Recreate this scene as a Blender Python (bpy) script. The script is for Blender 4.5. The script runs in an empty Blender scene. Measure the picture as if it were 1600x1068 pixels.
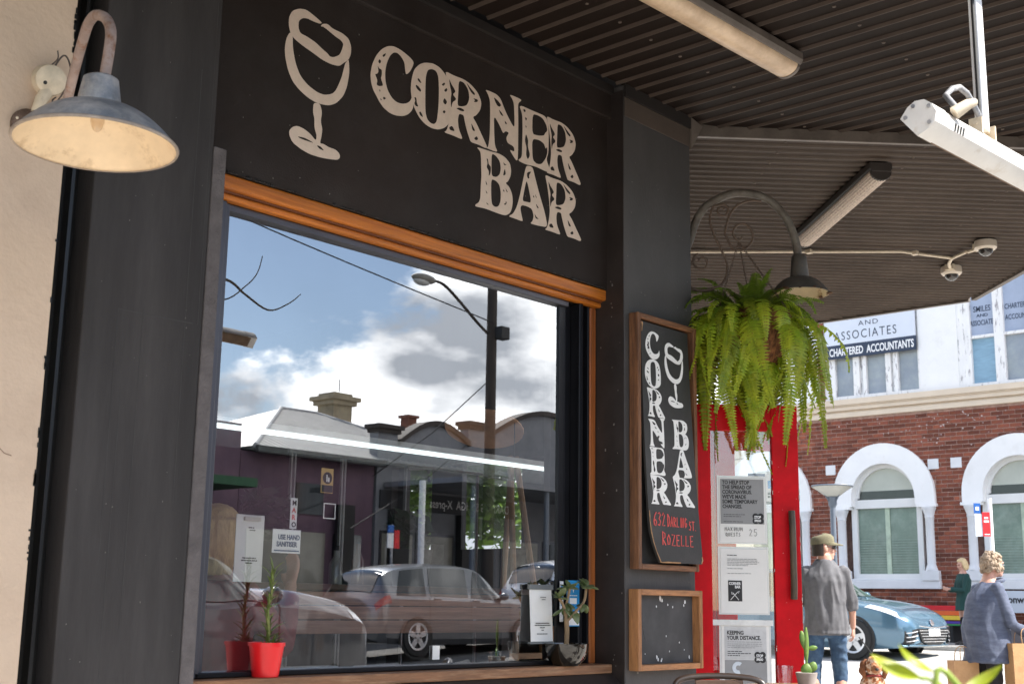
import bpy, bmesh, math, random
from mathutils import Vector, Matrix, noise
C = bpy.context.scene.collection
SC = bpy.context.scene
R = math.radians
random.seed(7)

# ------------------------------------------------------------------ camera
cam = bpy.data.cameras.new('camera')
cam_o = bpy.data.objects.new('camera', cam)
C.objects.link(cam_o)
AX = ((0.66599431, 0.15896661, 0.72882179), (-0.74580532, 0.12220688, 0.65485869), (0.01503363, -0.97969133, 0.19994723))
m = Matrix.Identity(4)
for i in range(3):
    m[i][0] = AX[i][0]
    m[i][1] = -AX[i][1]
    m[i][2] = -AX[i][2]
m.translation = (0, -3.6, 1.1)
cam_o.matrix_world = m
cam.sensor_width = 36
cam.lens = 44.89
cam.clip_start = 0.05
cam.clip_end = 2000
cam.dof.use_dof = True
cam.dof.focus_distance = 6.2
cam.dof.aperture_fstop = 8
SC.camera = cam_o

# ------------------------------------------------------------------ world and sun
SUN = Vector((0.28, -0.62, 0.73)).normalized()
EL = math.asin(SUN.z)
w = bpy.data.worlds.new('World')
SC.world = w
w.use_nodes = True
nt = w.node_tree
nt.nodes.clear()
def N(t, tree=None, **kw):
    n = (tree or nt).nodes.new(t)
    for k, v in kw.items():
        setattr(n, k, v)
    return n
out = N('ShaderNodeOutputWorld')
bg = N('ShaderNodeBackground')
bg.inputs['Strength'].default_value = 0.12
sky = N('ShaderNodeTexSky', sky_type='NISHITA')
sky.sun_disc = False
sky.sun_elevation = EL
sky.sun_rotation = math.atan2(-SUN.x, SUN.y)
sky.air_density = 1.0
sky.dust_density = 1.0
tc = N('ShaderNodeTexCoord')
mp = N('ShaderNodeMapping')
mp.inputs['Scale'].default_value = (1, 1, 1.7)
mp.inputs['Location'].default_value = (0.35, 0.1, 0.22)
n1 = N('ShaderNodeTexNoise')
n1.inputs['Scale'].default_value = 4.8
n1.inputs['Detail'].default_value = 9
n1.inputs['Roughness'].default_value = 0.62
n1.inputs['Distortion'].default_value = 0.25
dot = N('ShaderNodeVectorMath', operation='DOT_PRODUCT')
dot.inputs[1].default_value = (0.9, 0.8, -0.6)
ad = N('ShaderNodeMath', operation='MULTIPLY_ADD')
ad.inputs[1].default_value = 1.0
mr = N('ShaderNodeMapRange', interpolation_type='SMOOTHSTEP')
mr.inputs['From Min'].default_value = 0.31
mr.inputs['From Max'].default_value = 0.43
n2 = N('ShaderNodeTexNoise')
n2.inputs['Scale'].default_value = 5.5
n2.inputs['Detail'].default_value = 7
cr = N('ShaderNodeValToRGB')
cr.color_ramp.elements[0].position = 0.455
cr.color_ramp.elements[0].color = (3.2, 3.4, 3.7, 1)
cr.color_ramp.elements[1].position = 0.60
cr.color_ramp.elements[1].color = (13.0, 12.9, 12.7, 1)
mx = N('ShaderNodeMix', data_type='RGBA')
mp2 = N('ShaderNodeMapping')
mp2.inputs['Scale'].default_value = (1, 1, 2.0)
mp2.inputs['Location'].default_value = (1.3, 2.1, 0.5)
L = nt.links.new
L(tc.outputs['Generated'], mp.inputs[0]); L(mp.outputs[0], n1.inputs['Vector'])
L(tc.outputs['Generated'], mp2.inputs[0]); L(mp2.outputs[0], n2.inputs['Vector'])
L(tc.outputs['Generated'], dot.inputs[0])
L(dot.outputs['Value'], ad.inputs[0]); L(n1.outputs['Fac'], ad.inputs[2])
L(ad.outputs[0], mr.inputs['Value'])
L(n2.outputs['Fac'], cr.inputs[0])
hs_ = N('ShaderNodeHueSaturation')
hs_.inputs['Saturation'].default_value = 0.95
hs_.inputs['Value'].default_value = 0.85
L(sky.outputs[0], hs_.inputs['Color'])
L(mr.outputs[0], mx.inputs['Factor']); L(hs_.outputs[0], mx.inputs['A']); L(cr.outputs[0], mx.inputs['B'])
L(mx.outputs['Result'], bg.inputs['Color']); L(bg.outputs[0], out.inputs[0])

sun = bpy.data.lights.new('sun', 'SUN')
sun.energy = 4.2
sun.angle = R(0.53)
sun.color = (1.0, 0.95, 0.87)
sun_o = bpy.data.objects.new('sun', sun)
C.objects.link(sun_o)
sun_o.rotation_euler = SUN.to_track_quat('Z', 'Y').to_euler()
SC.view_settings.view_transform = 'Standard'
SC.view_settings.look = 'None'
SC.view_settings.gamma = 1
SC.view_settings.use_curve_mapping = False
SC.view_settings.exposure = 1.55
SC.cycles.max_bounces = 10
SC.cycles.transparent_max_bounces = 16
SC.cycles.diffuse_bounces = 5

# ------------------------------------------------------------------ materials
MATS = {}
def mat(name, col, rough=0.6, var=0.25, scale=6.0, bump=0.0, bscale=60.0, metal=0.0, spec=0.5, col2=None, lo=0.42, hi=0.62, stretch=(1, 1, 1), isl=0.0, trans=0.0, coat=0.0, emit=None, estr=0.0, obrand=0.0):
    """Principled with two scales of noise on the colour, optional second colour in patches, bump."""
    if name in MATS:
        return MATS[name]
    M_ = bpy.data.materials.new(name)
    M_.use_nodes = True
    t = M_.node_tree
    b = t.nodes['Principled BSDF']
    b.inputs['Roughness'].default_value = rough
    b.inputs['Metallic'].default_value = metal
    b.inputs['Specular IOR Level'].default_value = spec
    b.inputs['Coat Weight'].default_value = coat
    l = t.links.new
    geo = t.nodes.new('ShaderNodeTexCoord')
    mapp = t.nodes.new('ShaderNodeMapping')
    mapp.inputs['Scale'].default_value = stretch
    l(geo.outputs['Object'], mapp.inputs[0])
    nz = t.nodes.new('ShaderNodeTexNoise')
    nz.inputs['Scale'].default_value = scale
    nz.inputs['Detail'].default_value = 6
    nz.inputs['Roughness'].default_value = 0.65
    l(mapp.outputs[0], nz.inputs['Vector'])
    rp = t.nodes.new('ShaderNodeMapRange')
    rp.inputs['From Min'].default_value = 0.3
    rp.inputs['From Max'].default_value = 0.7
    rp.inputs['To Min'].default_value = 1 - var
    rp.inputs['To Max'].default_value = 1 + var
    l(nz.outputs['Fac'], rp.inputs['Value'])
    last = rp.outputs[0]
    if isl or obrand:
        oi = t.nodes.new('ShaderNodeObjectInfo')
        gi = t.nodes.new('ShaderNodeNewGeometry')
        a = t.nodes.new('ShaderNodeMath'); a.operation = 'ADD'
        fr = t.nodes.new('ShaderNodeMath'); fr.operation = 'FRACT'
        l(oi.outputs['Random'], a.inputs[0])
        if isl:
            l(gi.outputs['Random Per Island'], a.inputs[1])
        else:
            a.inputs[1].default_value = 0
        l(a.outputs[0], fr.inputs[0])
        r2 = t.nodes.new('ShaderNodeMapRange')
        k = isl or obrand
        r2.inputs['To Min'].default_value = 1 - k
        r2.inputs['To Max'].default_value = 1 + k
        l(fr.outputs[0], r2.inputs['Value'])
        mu = t.nodes.new('ShaderNodeMath'); mu.operation = 'MULTIPLY'
        l(last, mu.inputs[0]); l(r2.outputs[0], mu.inputs[1])
        last = mu.outputs[0]
    src = None
    if col2 is not None:
        n3 = t.nodes.new('ShaderNodeTexNoise')
        n3.inputs['Scale'].default_value = scale * 1.7
        n3.inputs['Detail'].default_value = 8
        n3.inputs['Roughness'].default_value = 0.7
        l(mapp.outputs[0], n3.inputs['Vector'])
        ms = t.nodes.new('ShaderNodeMapRange')
        ms.inputs['From Min'].default_value = lo
        ms.inputs['From Max'].default_value = hi
        l(n3.outputs['Fac'], ms.inputs['Value'])
        mxx = t.nodes.new('ShaderNodeMix'); mxx.data_type = 'RGBA'
        mxx.inputs['A'].default_value = (*col, 1)
        mxx.inputs['B'].default_value = (*col2, 1)
        l(ms.outputs[0], mxx.inputs['Factor'])
        src = mxx.outputs['Result']
    vm = t.nodes.new('ShaderNodeVectorMath'); vm.operation = 'SCALE'
    if src is not None:
        l(src, vm.inputs[0])
    else:
        vm.inputs[0].default_value = col
    l(last, vm.inputs['Scale'])
    l(vm.outputs[0], b.inputs['Base Color'])
    if bump:
        n4 = t.nodes.new('ShaderNodeTexNoise')
        n4.inputs['Scale'].default_value = bscale
        n4.inputs['Detail'].default_value = 5
        l(mapp.outputs[0], n4.inputs['Vector'])
        bp = t.nodes.new('ShaderNodeBump')
        bp.inputs['Strength'].default_value = bump
        bp.inputs['Distance'].default_value = 0.01
        l(n4.outputs['Fac'], bp.inputs['Height'])
        l(bp.outputs[0], b.inputs['Normal'])
    if emit:
        b.inputs['Emission Color'].default_value = (*emit, 1)
        b.inputs['Emission Strength'].default_value = estr
    if trans:
        tr = t.nodes.new('ShaderNodeBsdfTranslucent')
        l(vm.outputs[0], tr.inputs[0])
        ms2 = t.nodes.new('ShaderNodeMixShader')
        ms2.inputs[0].default_value = trans
        l(b.outputs[0], ms2.inputs[1]); l(tr.outputs[0], ms2.inputs[2])
        l(ms2.outputs[0], t.nodes['Material Output'].inputs[0])
    MATS[name] = M_
    return M_

def glass_mat(name, refl, tint, rough=0.0):
    M_ = bpy.data.materials.new(name)
    M_.use_nodes = True
    t = M_.node_tree
    t.nodes.clear()
    o = t.nodes.new('ShaderNodeOutputMaterial')
    g = t.nodes.new('ShaderNodeBsdfGlossy'); g.inputs['Roughness'].default_value = rough
    g.inputs['Color'].default_value = (0.95, 0.97, 1, 1)
    tr = t.nodes.new('ShaderNodeBsdfTransparent'); tr.inputs[0].default_value = (*tint, 1)
    mi = t.nodes.new('ShaderNodeMixShader')
    # faint smears so that the pane is not perfectly clean
    nz = t.nodes.new('ShaderNodeTexNoise'); nz.inputs['Scale'].default_value = 2.5; nz.inputs['Detail'].default_value = 6
    tcc = t.nodes.new('ShaderNodeTexCoord')
    t.links.new(tcc.outputs['Object'], nz.inputs['Vector'])
    rp = t.nodes.new('ShaderNodeMapRange')
    rp.inputs['To Min'].default_value = refl * 0.9
    rp.inputs['To Max'].default_value = refl * 1.1
    t.links.new(nz.outputs['Fac'], rp.inputs['Value'])
    t.links.new(rp.outputs[0], mi.inputs[0])
    t.links.new(tr.outputs[0], mi.inputs[1]); t.links.new(g.outputs[0], mi.inputs[2])
    t.links.new(mi.outputs[0], o.inputs[0])
    MATS[name] = M_
    return M_

# ------------------------------------------------------------------ mesh helpers
class MB:
    def __init__(s):
        s.v = []; s.f = []
    def add(s, vs, fs):
        k = len(s.v)
        s.v += [tuple(v) for v in vs]
        s.f += [tuple(i + k for i in f) for f in fs]
        return s
    def box(s, a, b, rot=None, piv=None):
        x0, y0, z0 = a; x1, y1, z1 = b
        vs = [Vector(p) for p in ((x0, y0, z0), (x1, y0, z0), (x1, y1, z0), (x0, y1, z0), (x0, y0, z1), (x1, y0, z1), (x1, y1, z1), (x0, y1, z1))]
        if rot is not None:
            piv = Vector(piv) if piv is not None else sum(vs, Vector()) / 8
            vs = [rot @ (v - piv) + piv for v in vs]
        return s.add(vs, [(0, 3, 2, 1), (4, 5, 6, 7), (0, 1, 5, 4), (1, 2, 6, 5), (2, 3, 7, 6), (3, 0, 4, 7)])
    def obox(s, o, u, v, w_, u0, u1, v0, v1, w0, w1):
        """box in the frame o, u, v, w"""
        o, u, v, w_ = map(Vector, (o, u, v, w_))
        vs = [o + u * a + v * b + w_ * c for c in (w0, w1) for a, b in ((u0, v0), (u1, v0), (u1, v1), (u0, v1))]
        fs = [(0, 3, 2, 1), (4, 5, 6, 7), (0, 1, 5, 4), (1, 2, 6, 5), (2, 3, 7, 6), (3, 0, 4, 7)]
        if u.cross(v).dot(w_) < 0:
            fs = [tuple(reversed(f)) for f in fs]
        return s.add(vs, fs)
    def tube(s, pts, r, n=10, cap=True, flat=1.0):
        pts = [Vector(p) for p in pts]
        rs = r if isinstance(r, (list, tuple)) else [r] * len(pts)
        up = None
        rings = []
        for i, p in enumerate(pts):
            t = (pts[min(i + 1, len(pts) - 1)] - pts[max(i - 1, 0)])
            if t.length < 1e-9: t = Vector((0, 0, 1))
            t.normalize()
            if up is None:
                up = Vector((0, 0, 1)) if abs(t.z) < 0.9 else Vector((1, 0, 0))
            a = t.cross(up)
            if a.length < 1e-6: a = t.orthogonal()
            a.normalize()
            b = a.cross(t).normalized()
            up = b
            rings.append([p + a * (math.cos(q) * rs[i]) + b * (math.sin(q) * rs[i] * flat) for q in [2 * math.pi * j / n for j in range(n)]])
        vs = [v for rg in rings for v in rg]
        fs = []
        for i in range(len(rings) - 1):
            for j in range(n):
                fs.append((i * n + j, i * n + (j + 1) % n, (i + 1) * n + (j + 1) % n, (i + 1) * n + j))
        if cap:
            fs.append(tuple(range(n - 1, -1, -1)))
            fs.append(tuple((len(rings) - 1) * n + j for j in range(n)))
        return s.add(vs, fs)
    def rings(s, rgs, cap=True):
        """loft through rings given as lists of points"""
        n = len(rgs[0])
        vs = [v for rg in rgs for v in rg]
        fs = []
        for i in range(len(rgs) - 1):
            for j in range(n):
                fs.append((i * n + j, i * n + (j + 1) % n, (i + 1) * n + (j + 1) % n, (i + 1) * n + j))
        if cap:
            fs.append(tuple(range(n - 1, -1, -1)))
            fs.append(tuple((len(rgs) - 1) * n + j for j in range(n)))
        return s.add(vs, fs)
    def lathe(s, prof, c=(0, 0, 0), n=32, axis=(0, 0, 1), cap=False):
        c = Vector(c); ax = Vector(axis).normalized()
        a = ax.orthogonal().normalized(); b = ax.cross(a)
        rg = [[c + ax * z + a * (math.cos(q) * r) + b * (math.sin(q) * r) for q in [2 * math.pi * j / n for j in range(n)]] for r, z in prof]
        return s.rings(rg, cap)
    def ball(s, c, r, n=12, k=8, rot=None):
        c = Vector(c)
        rx, ry, rz = r if isinstance(r, (list, tuple)) else (r, r, r)
        rg = []
        for i in range(k + 1):
            th = math.pi * min(max(i / k, 0.02), 0.98)
            rg.append([])
            for j in range(n):
                q = 2 * math.pi * j / n
                v = Vector((math.sin(th) * math.cos(q) * rx, math.sin(th) * math.sin(q) * ry, -math.cos(th) * rz))
                if rot is not None: v = rot @ v
                rg[-1].append(c + v)
        return s.rings(rg)
    def prism(s, poly, fn, d0, d1):
        """poly in 2D, fn(a, b, d) -> 3D point; extruded from d0 to d1"""
        n = len(poly)
        vs = [fn(a, b, d0) for a, b in poly] + [fn(a, b, d1) for a, b in poly]
        fs = [tuple(range(n)), tuple(range(2 * n - 1, n - 1, -1))]
        for i in range(n):
            j = (i + 1) % n
            fs.append((j, i, i + n, j + n))
        return s.add(vs, fs)
    def quad(s, a, b, c, d):
        return s.add([a, b, c, d], [(0, 1, 2, 3)])

def mesh_of(mb, name, off=(0, 0, 0), fix=True):
    me = bpy.data.meshes.new(name)
    ox, oy, oz = off
    me.from_pydata([(x - ox, y - oy, z - oz) for x, y, z in mb.v], [], mb.f)
    if fix:
        bm = bmesh.new(); bm.from_mesh(me)
        bmesh.ops.recalc_face_normals(bm, faces=bm.faces)
        bm.to_mesh(me); bm.free()
    me.update()
    return me

def smooth(me, ang=40):
    for p in me.polygons:
        p.use_smooth = True
    me.set_sharp_from_angle(angle=R(ang))

def obj(name, mb, material, parent=None, off=(0, 0, 0), sm=None, bev=0, label=None, fix=True):
    me = mb if isinstance(mb, bpy.types.Mesh) else mesh_of(mb, name, off, fix)
    if material is not None and not me.materials:
        me.materials.append(material)
    o = bpy.data.objects.new(name, me)
    C.objects.link(o)
    if parent is not None:
        o.parent = parent
    if sm: smooth(me, sm)
    if bev:
        md = o.modifiers.new('bevel', 'BEVEL'); md.width = bev; md.segments = 2; md.limit_method = 'ANGLE'; md.angle_limit = R(50)
    if label: o['label'] = label
    return o

class Thing:
    def __init__(s, name, label, cat, loc=(0, 0, 0), rz=0.0, group=None, local=False):
        e = bpy.data.objects.new(name, None)
        C.objects.link(e)
        e.location = loc; e.rotation_euler = (0, 0, rz)
        e.empty_display_size = 0.1
        e['label'] = label; e['category'] = cat
        if group: e['group'] = group
        s.e = e
        s.off = (0, 0, 0) if local else tuple(loc)
    def part(s, name, mb, material, parent=None, sm=None, bev=0, label=None, fix=True):
        return obj(name, mb, material, parent or s.e, s.off if not isinstance(mb, bpy.types.Mesh) else (0, 0, 0), sm, bev, label, fix)
    def text(s, name, txt, o, right, up, size, material, parent=None, align='LEFT', sx=1.0, space=1.0, bold=0.0, ext=0.0006, shear=0.0):
        cu = bpy.data.curves.new(name, 'FONT')
        cu.body = txt; cu.size = size; cu.align_x = align; cu.extrude = ext
        cu.space_character = space; cu.offset = bold; cu.shear = shear
        cu.resolution_u = 3
        cu.materials.append(material)
        ob = bpy.data.objects.new(name, cu)
        C.objects.link(ob)
        r = Vector(right).normalized(); u = Vector(up).normalized(); n = r.cross(u).normalized()
        m_ = Matrix.Identity(4)
        for i in range(3):
            m_[i][0] = r[i] * sx; m_[i][1] = u[i]; m_[i][2] = n[i]
            m_[i][3] = o[i] - s.off[i]
        bpy.context.view_layer.update()
        me = bpy.data.meshes.new_from_object(ob.evaluated_get(bpy.context.evaluated_depsgraph_get()))
        me.name = name
        me.transform(m_)
        bpy.data.objects.remove(ob); bpy.data.curves.remove(cu)
        ob = bpy.data.objects.new(name, me)
        C.objects.link(ob)
        ob.parent = parent or s.e
        return ob

def tag(o, label, cat, group=None):
    o['label'] = label; o['category'] = cat
    if group: o['group'] = group
    return o
def struct(name, mb, material, kind='structure', **kw):
    o = obj(name, mb, material, **kw)
    o['kind'] = kind
    return o
def dup(root, loc=None, rz=None, label=None):
    r = root.copy(); C.objects.link(r)
    if loc is not None: r.location = loc
    if rz is not None: r.rotation_euler = (0, 0, rz)
    if label: r['label'] = label
    for ch in list(root.children):
        c = ch.copy(); C.objects.link(c); c.parent = r
        for g in list(ch.children):
            d = g.copy(); C.objects.link(d); d.parent = c
    return r
def filled(name, contours, fn, material, parent, off=(0, 0, 0)):
    """flat shape with holes: contours in 2D, fn maps (a, b) to 3D; painted layer"""
    cu = bpy.data.curves.new(name, 'CURVE')
    cu.dimensions = '2D'; cu.fill_mode = 'BOTH'
    for c in contours:
        sp = cu.splines.new('POLY')
        sp.points.add(len(c) - 1)
        for i, (a, b) in enumerate(c):
            sp.points[i].co = (a, b, 0, 1)
        sp.use_cyclic_u = True
    tmp = bpy.data.objects.new('tmp', cu)
    C.objects.link(tmp)
    dg = bpy.context.evaluated_depsgraph_get()
    me = bpy.data.meshes.new_from_object(tmp.evaluated_get(dg))
    me.name = name
    bpy.data.objects.remove(tmp)
    bpy.data.curves.remove(cu)
    for v in me.vertices:
        p = fn(v.co.x, v.co.y)
        v.co = (p[0] - off[0], p[1] - off[1], p[2] - off[2])
    me.materials.clear()
    me.materials.append(material)
    o = bpy.data.objects.new(name, me)
    C.objects.link(o)
    o.parent = parent
    return o
def rounded(c, k=2):
    """Chaikin corner cutting, so traced contours read as brush curves"""
    for _ in range(k):
        q = []
        n = len(c)
        for i in range(n):
            a, b = c[i], c[(i + 1) % n]
            q.append((a[0] * .8 + b[0] * .2, a[1] * .8 + b[1] * .2))
            q.append((a[0] * .2 + b[0] * .8, a[1] * .2 + b[1] * .8))
        c = q
    return c

X_, Y_, Z_ = Vector((1, 0, 0)), Vector((0, 1, 0)), Vector((0, 0, 1))
# palette
M_charcoal = mat('charcoal wall paint', (0.034, 0.0305, 0.030), 0.68, 0.24, 2.6, 0.18, 90, stretch=(1.6, 1.6, 0.22), spec=0.3, col2=(0.053, 0.048, 0.047), lo=0.42, hi=0.72)
M_fascia = mat('brown black fascia paint', (0.021, 0.0145, 0.0118), 0.62, 0.28, 1.6, 0.14, 120, spec=0.25, col2=(0.030, 0.024, 0.0215), lo=0.42, hi=0.72)
M_black = mat('black gloss trim', (0.008, 0.0075, 0.007), 0.35, 0.25, 4)
M_brownblack = mat('brown black side paint', (0.022, 0.016, 0.014), 0.5, 0.2, 5, col2=(0.03, 0.022, 0.02))
M_render = mat('grey cement edge', (0.105, 0.092, 0.092), 0.85, 0.25, 14, 0.5, 110)
M_alu = mat('grey aluminium frame', (0.085, 0.085, 0.10), 0.35, 0.12, 5, metal=0.6, stretch=(1, 1, 0.2))
M_alud = mat('dark aluminium frame', (0.012, 0.012, 0.015), 0.3, 0.2, 5, metal=0.4)
M_beige = mat('beige painted render', (0.58, 0.445, 0.335), 0.85, 0.08, 1.4, 0.30, 45, col2=(0.47, 0.345, 0.255), lo=0.5, hi=0.8)
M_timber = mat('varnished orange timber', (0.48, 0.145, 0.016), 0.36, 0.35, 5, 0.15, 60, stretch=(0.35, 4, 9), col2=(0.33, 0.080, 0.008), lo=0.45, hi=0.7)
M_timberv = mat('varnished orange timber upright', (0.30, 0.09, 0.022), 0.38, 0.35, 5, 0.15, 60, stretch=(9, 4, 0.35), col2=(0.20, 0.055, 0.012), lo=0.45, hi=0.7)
M_sill = mat('worn timber sill', (0.22, 0.10, 0.045), 0.6, 0.4, 7, 0.3, 60, stretch=(0.5, 4, 6), col2=(0.34, 0.20, 0.11), lo=0.5, hi=0.7)
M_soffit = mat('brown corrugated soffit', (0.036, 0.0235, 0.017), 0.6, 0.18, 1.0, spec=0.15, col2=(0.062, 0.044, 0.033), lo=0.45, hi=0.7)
M_soffitd = mat('corrugated soffit painted as shaded', (0.0125, 0.0078, 0.0058), 0.65, 0.22, 0.9, spec=0.08, col2=(0.018, 0.012, 0.009), lo=0.45, hi=0.7)  # same sheet as the corner soffit; its deeper shade is put into the colour
M_rib = mat('soffit rib painted as lit', (0.105, 0.082, 0.066), 0.6, 0.25, 2.0, spec=0.2)  # paler than the pans: light caught by the ribs is put into the colour
M_ribd = mat('front soffit rib painted as lit', (0.058, 0.042, 0.033), 0.6, 0.3, 2.0, spec=0.2)  # front ribs, their caught light likewise painted in as a paler tone
M_trim = mat('taupe metal trim', (0.14, 0.115, 0.095), 0.5, 0.2, 4, col2=(0.10, 0.08, 0.065))
M_letter = mat('cream sign paint', (0.62, 0.50, 0.41), 0.8, 0.07, 20, 0.1, 150)
M_white = mat('white paint', (0.78, 0.78, 0.79), 0.6, 0.05, 4)
M_chalkw = mat('white lettering', (0.80, 0.79, 0.77), 0.8, 0.06, 30)
M_red = mat('red gloss paint', (0.55, 0.002, 0.008), 0.5, 0.13, 5, spec=0.15, col2=(0.46, 0.002, 0.006))
M_ink = mat('black ink', (0.03, 0.03, 0.032), 0.8, 0.1, 20)
M_grey = mat('poster grey', (0.27, 0.27, 0.275), 0.7, 0.06, 10)
M_paper = mat('paper', (0.74, 0.73, 0.71), 0.8, 0.04, 6)
M_galv = mat('galvanised steel', (0.24, 0.255, 0.28), 0.5, 0.35, 9, 0.2, 60, metal=0.25, col2=(0.47, 0.45, 0.44), lo=0.40, hi=0.66)
M_pipe = mat('rusty pinkish pipe', (0.33, 0.25, 0.22), 0.6, 0.25, 14, 0.2, 80, col2=(0.22, 0.10, 0.05), lo=0.52, hi=0.68)
M_cream = mat('cream enamel', (0.80, 0.63, 0.42), 0.45, 0.12, 7, col2=(0.50, 0.35, 0.20), lo=0.54, hi=0.72)
M_ceramic = mat('old cream plastic', (0.62, 0.53, 0.40), 0.5, 0.2, 16, col2=(0.34, 0.25, 0.16), lo=0.6, hi=0.8)
M_leaf = mat('leaf green', (0.09, 0.16, 0.018), 0.5, 0.35, 9, trans=0.35)
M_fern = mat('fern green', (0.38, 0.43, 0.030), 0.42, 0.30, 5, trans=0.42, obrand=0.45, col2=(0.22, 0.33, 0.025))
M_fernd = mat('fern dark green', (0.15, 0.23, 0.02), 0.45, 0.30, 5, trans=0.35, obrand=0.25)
M_dark = mat('near black', (0.012, 0.012, 0.012), 0.6, 0.2, 6)
M_glass = glass_mat('window glass', 0.37, (0.94, 0.96, 0.96))
M_clear = glass_mat('clear glass', 0.07, (0.94, 0.95, 0.95))
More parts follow.
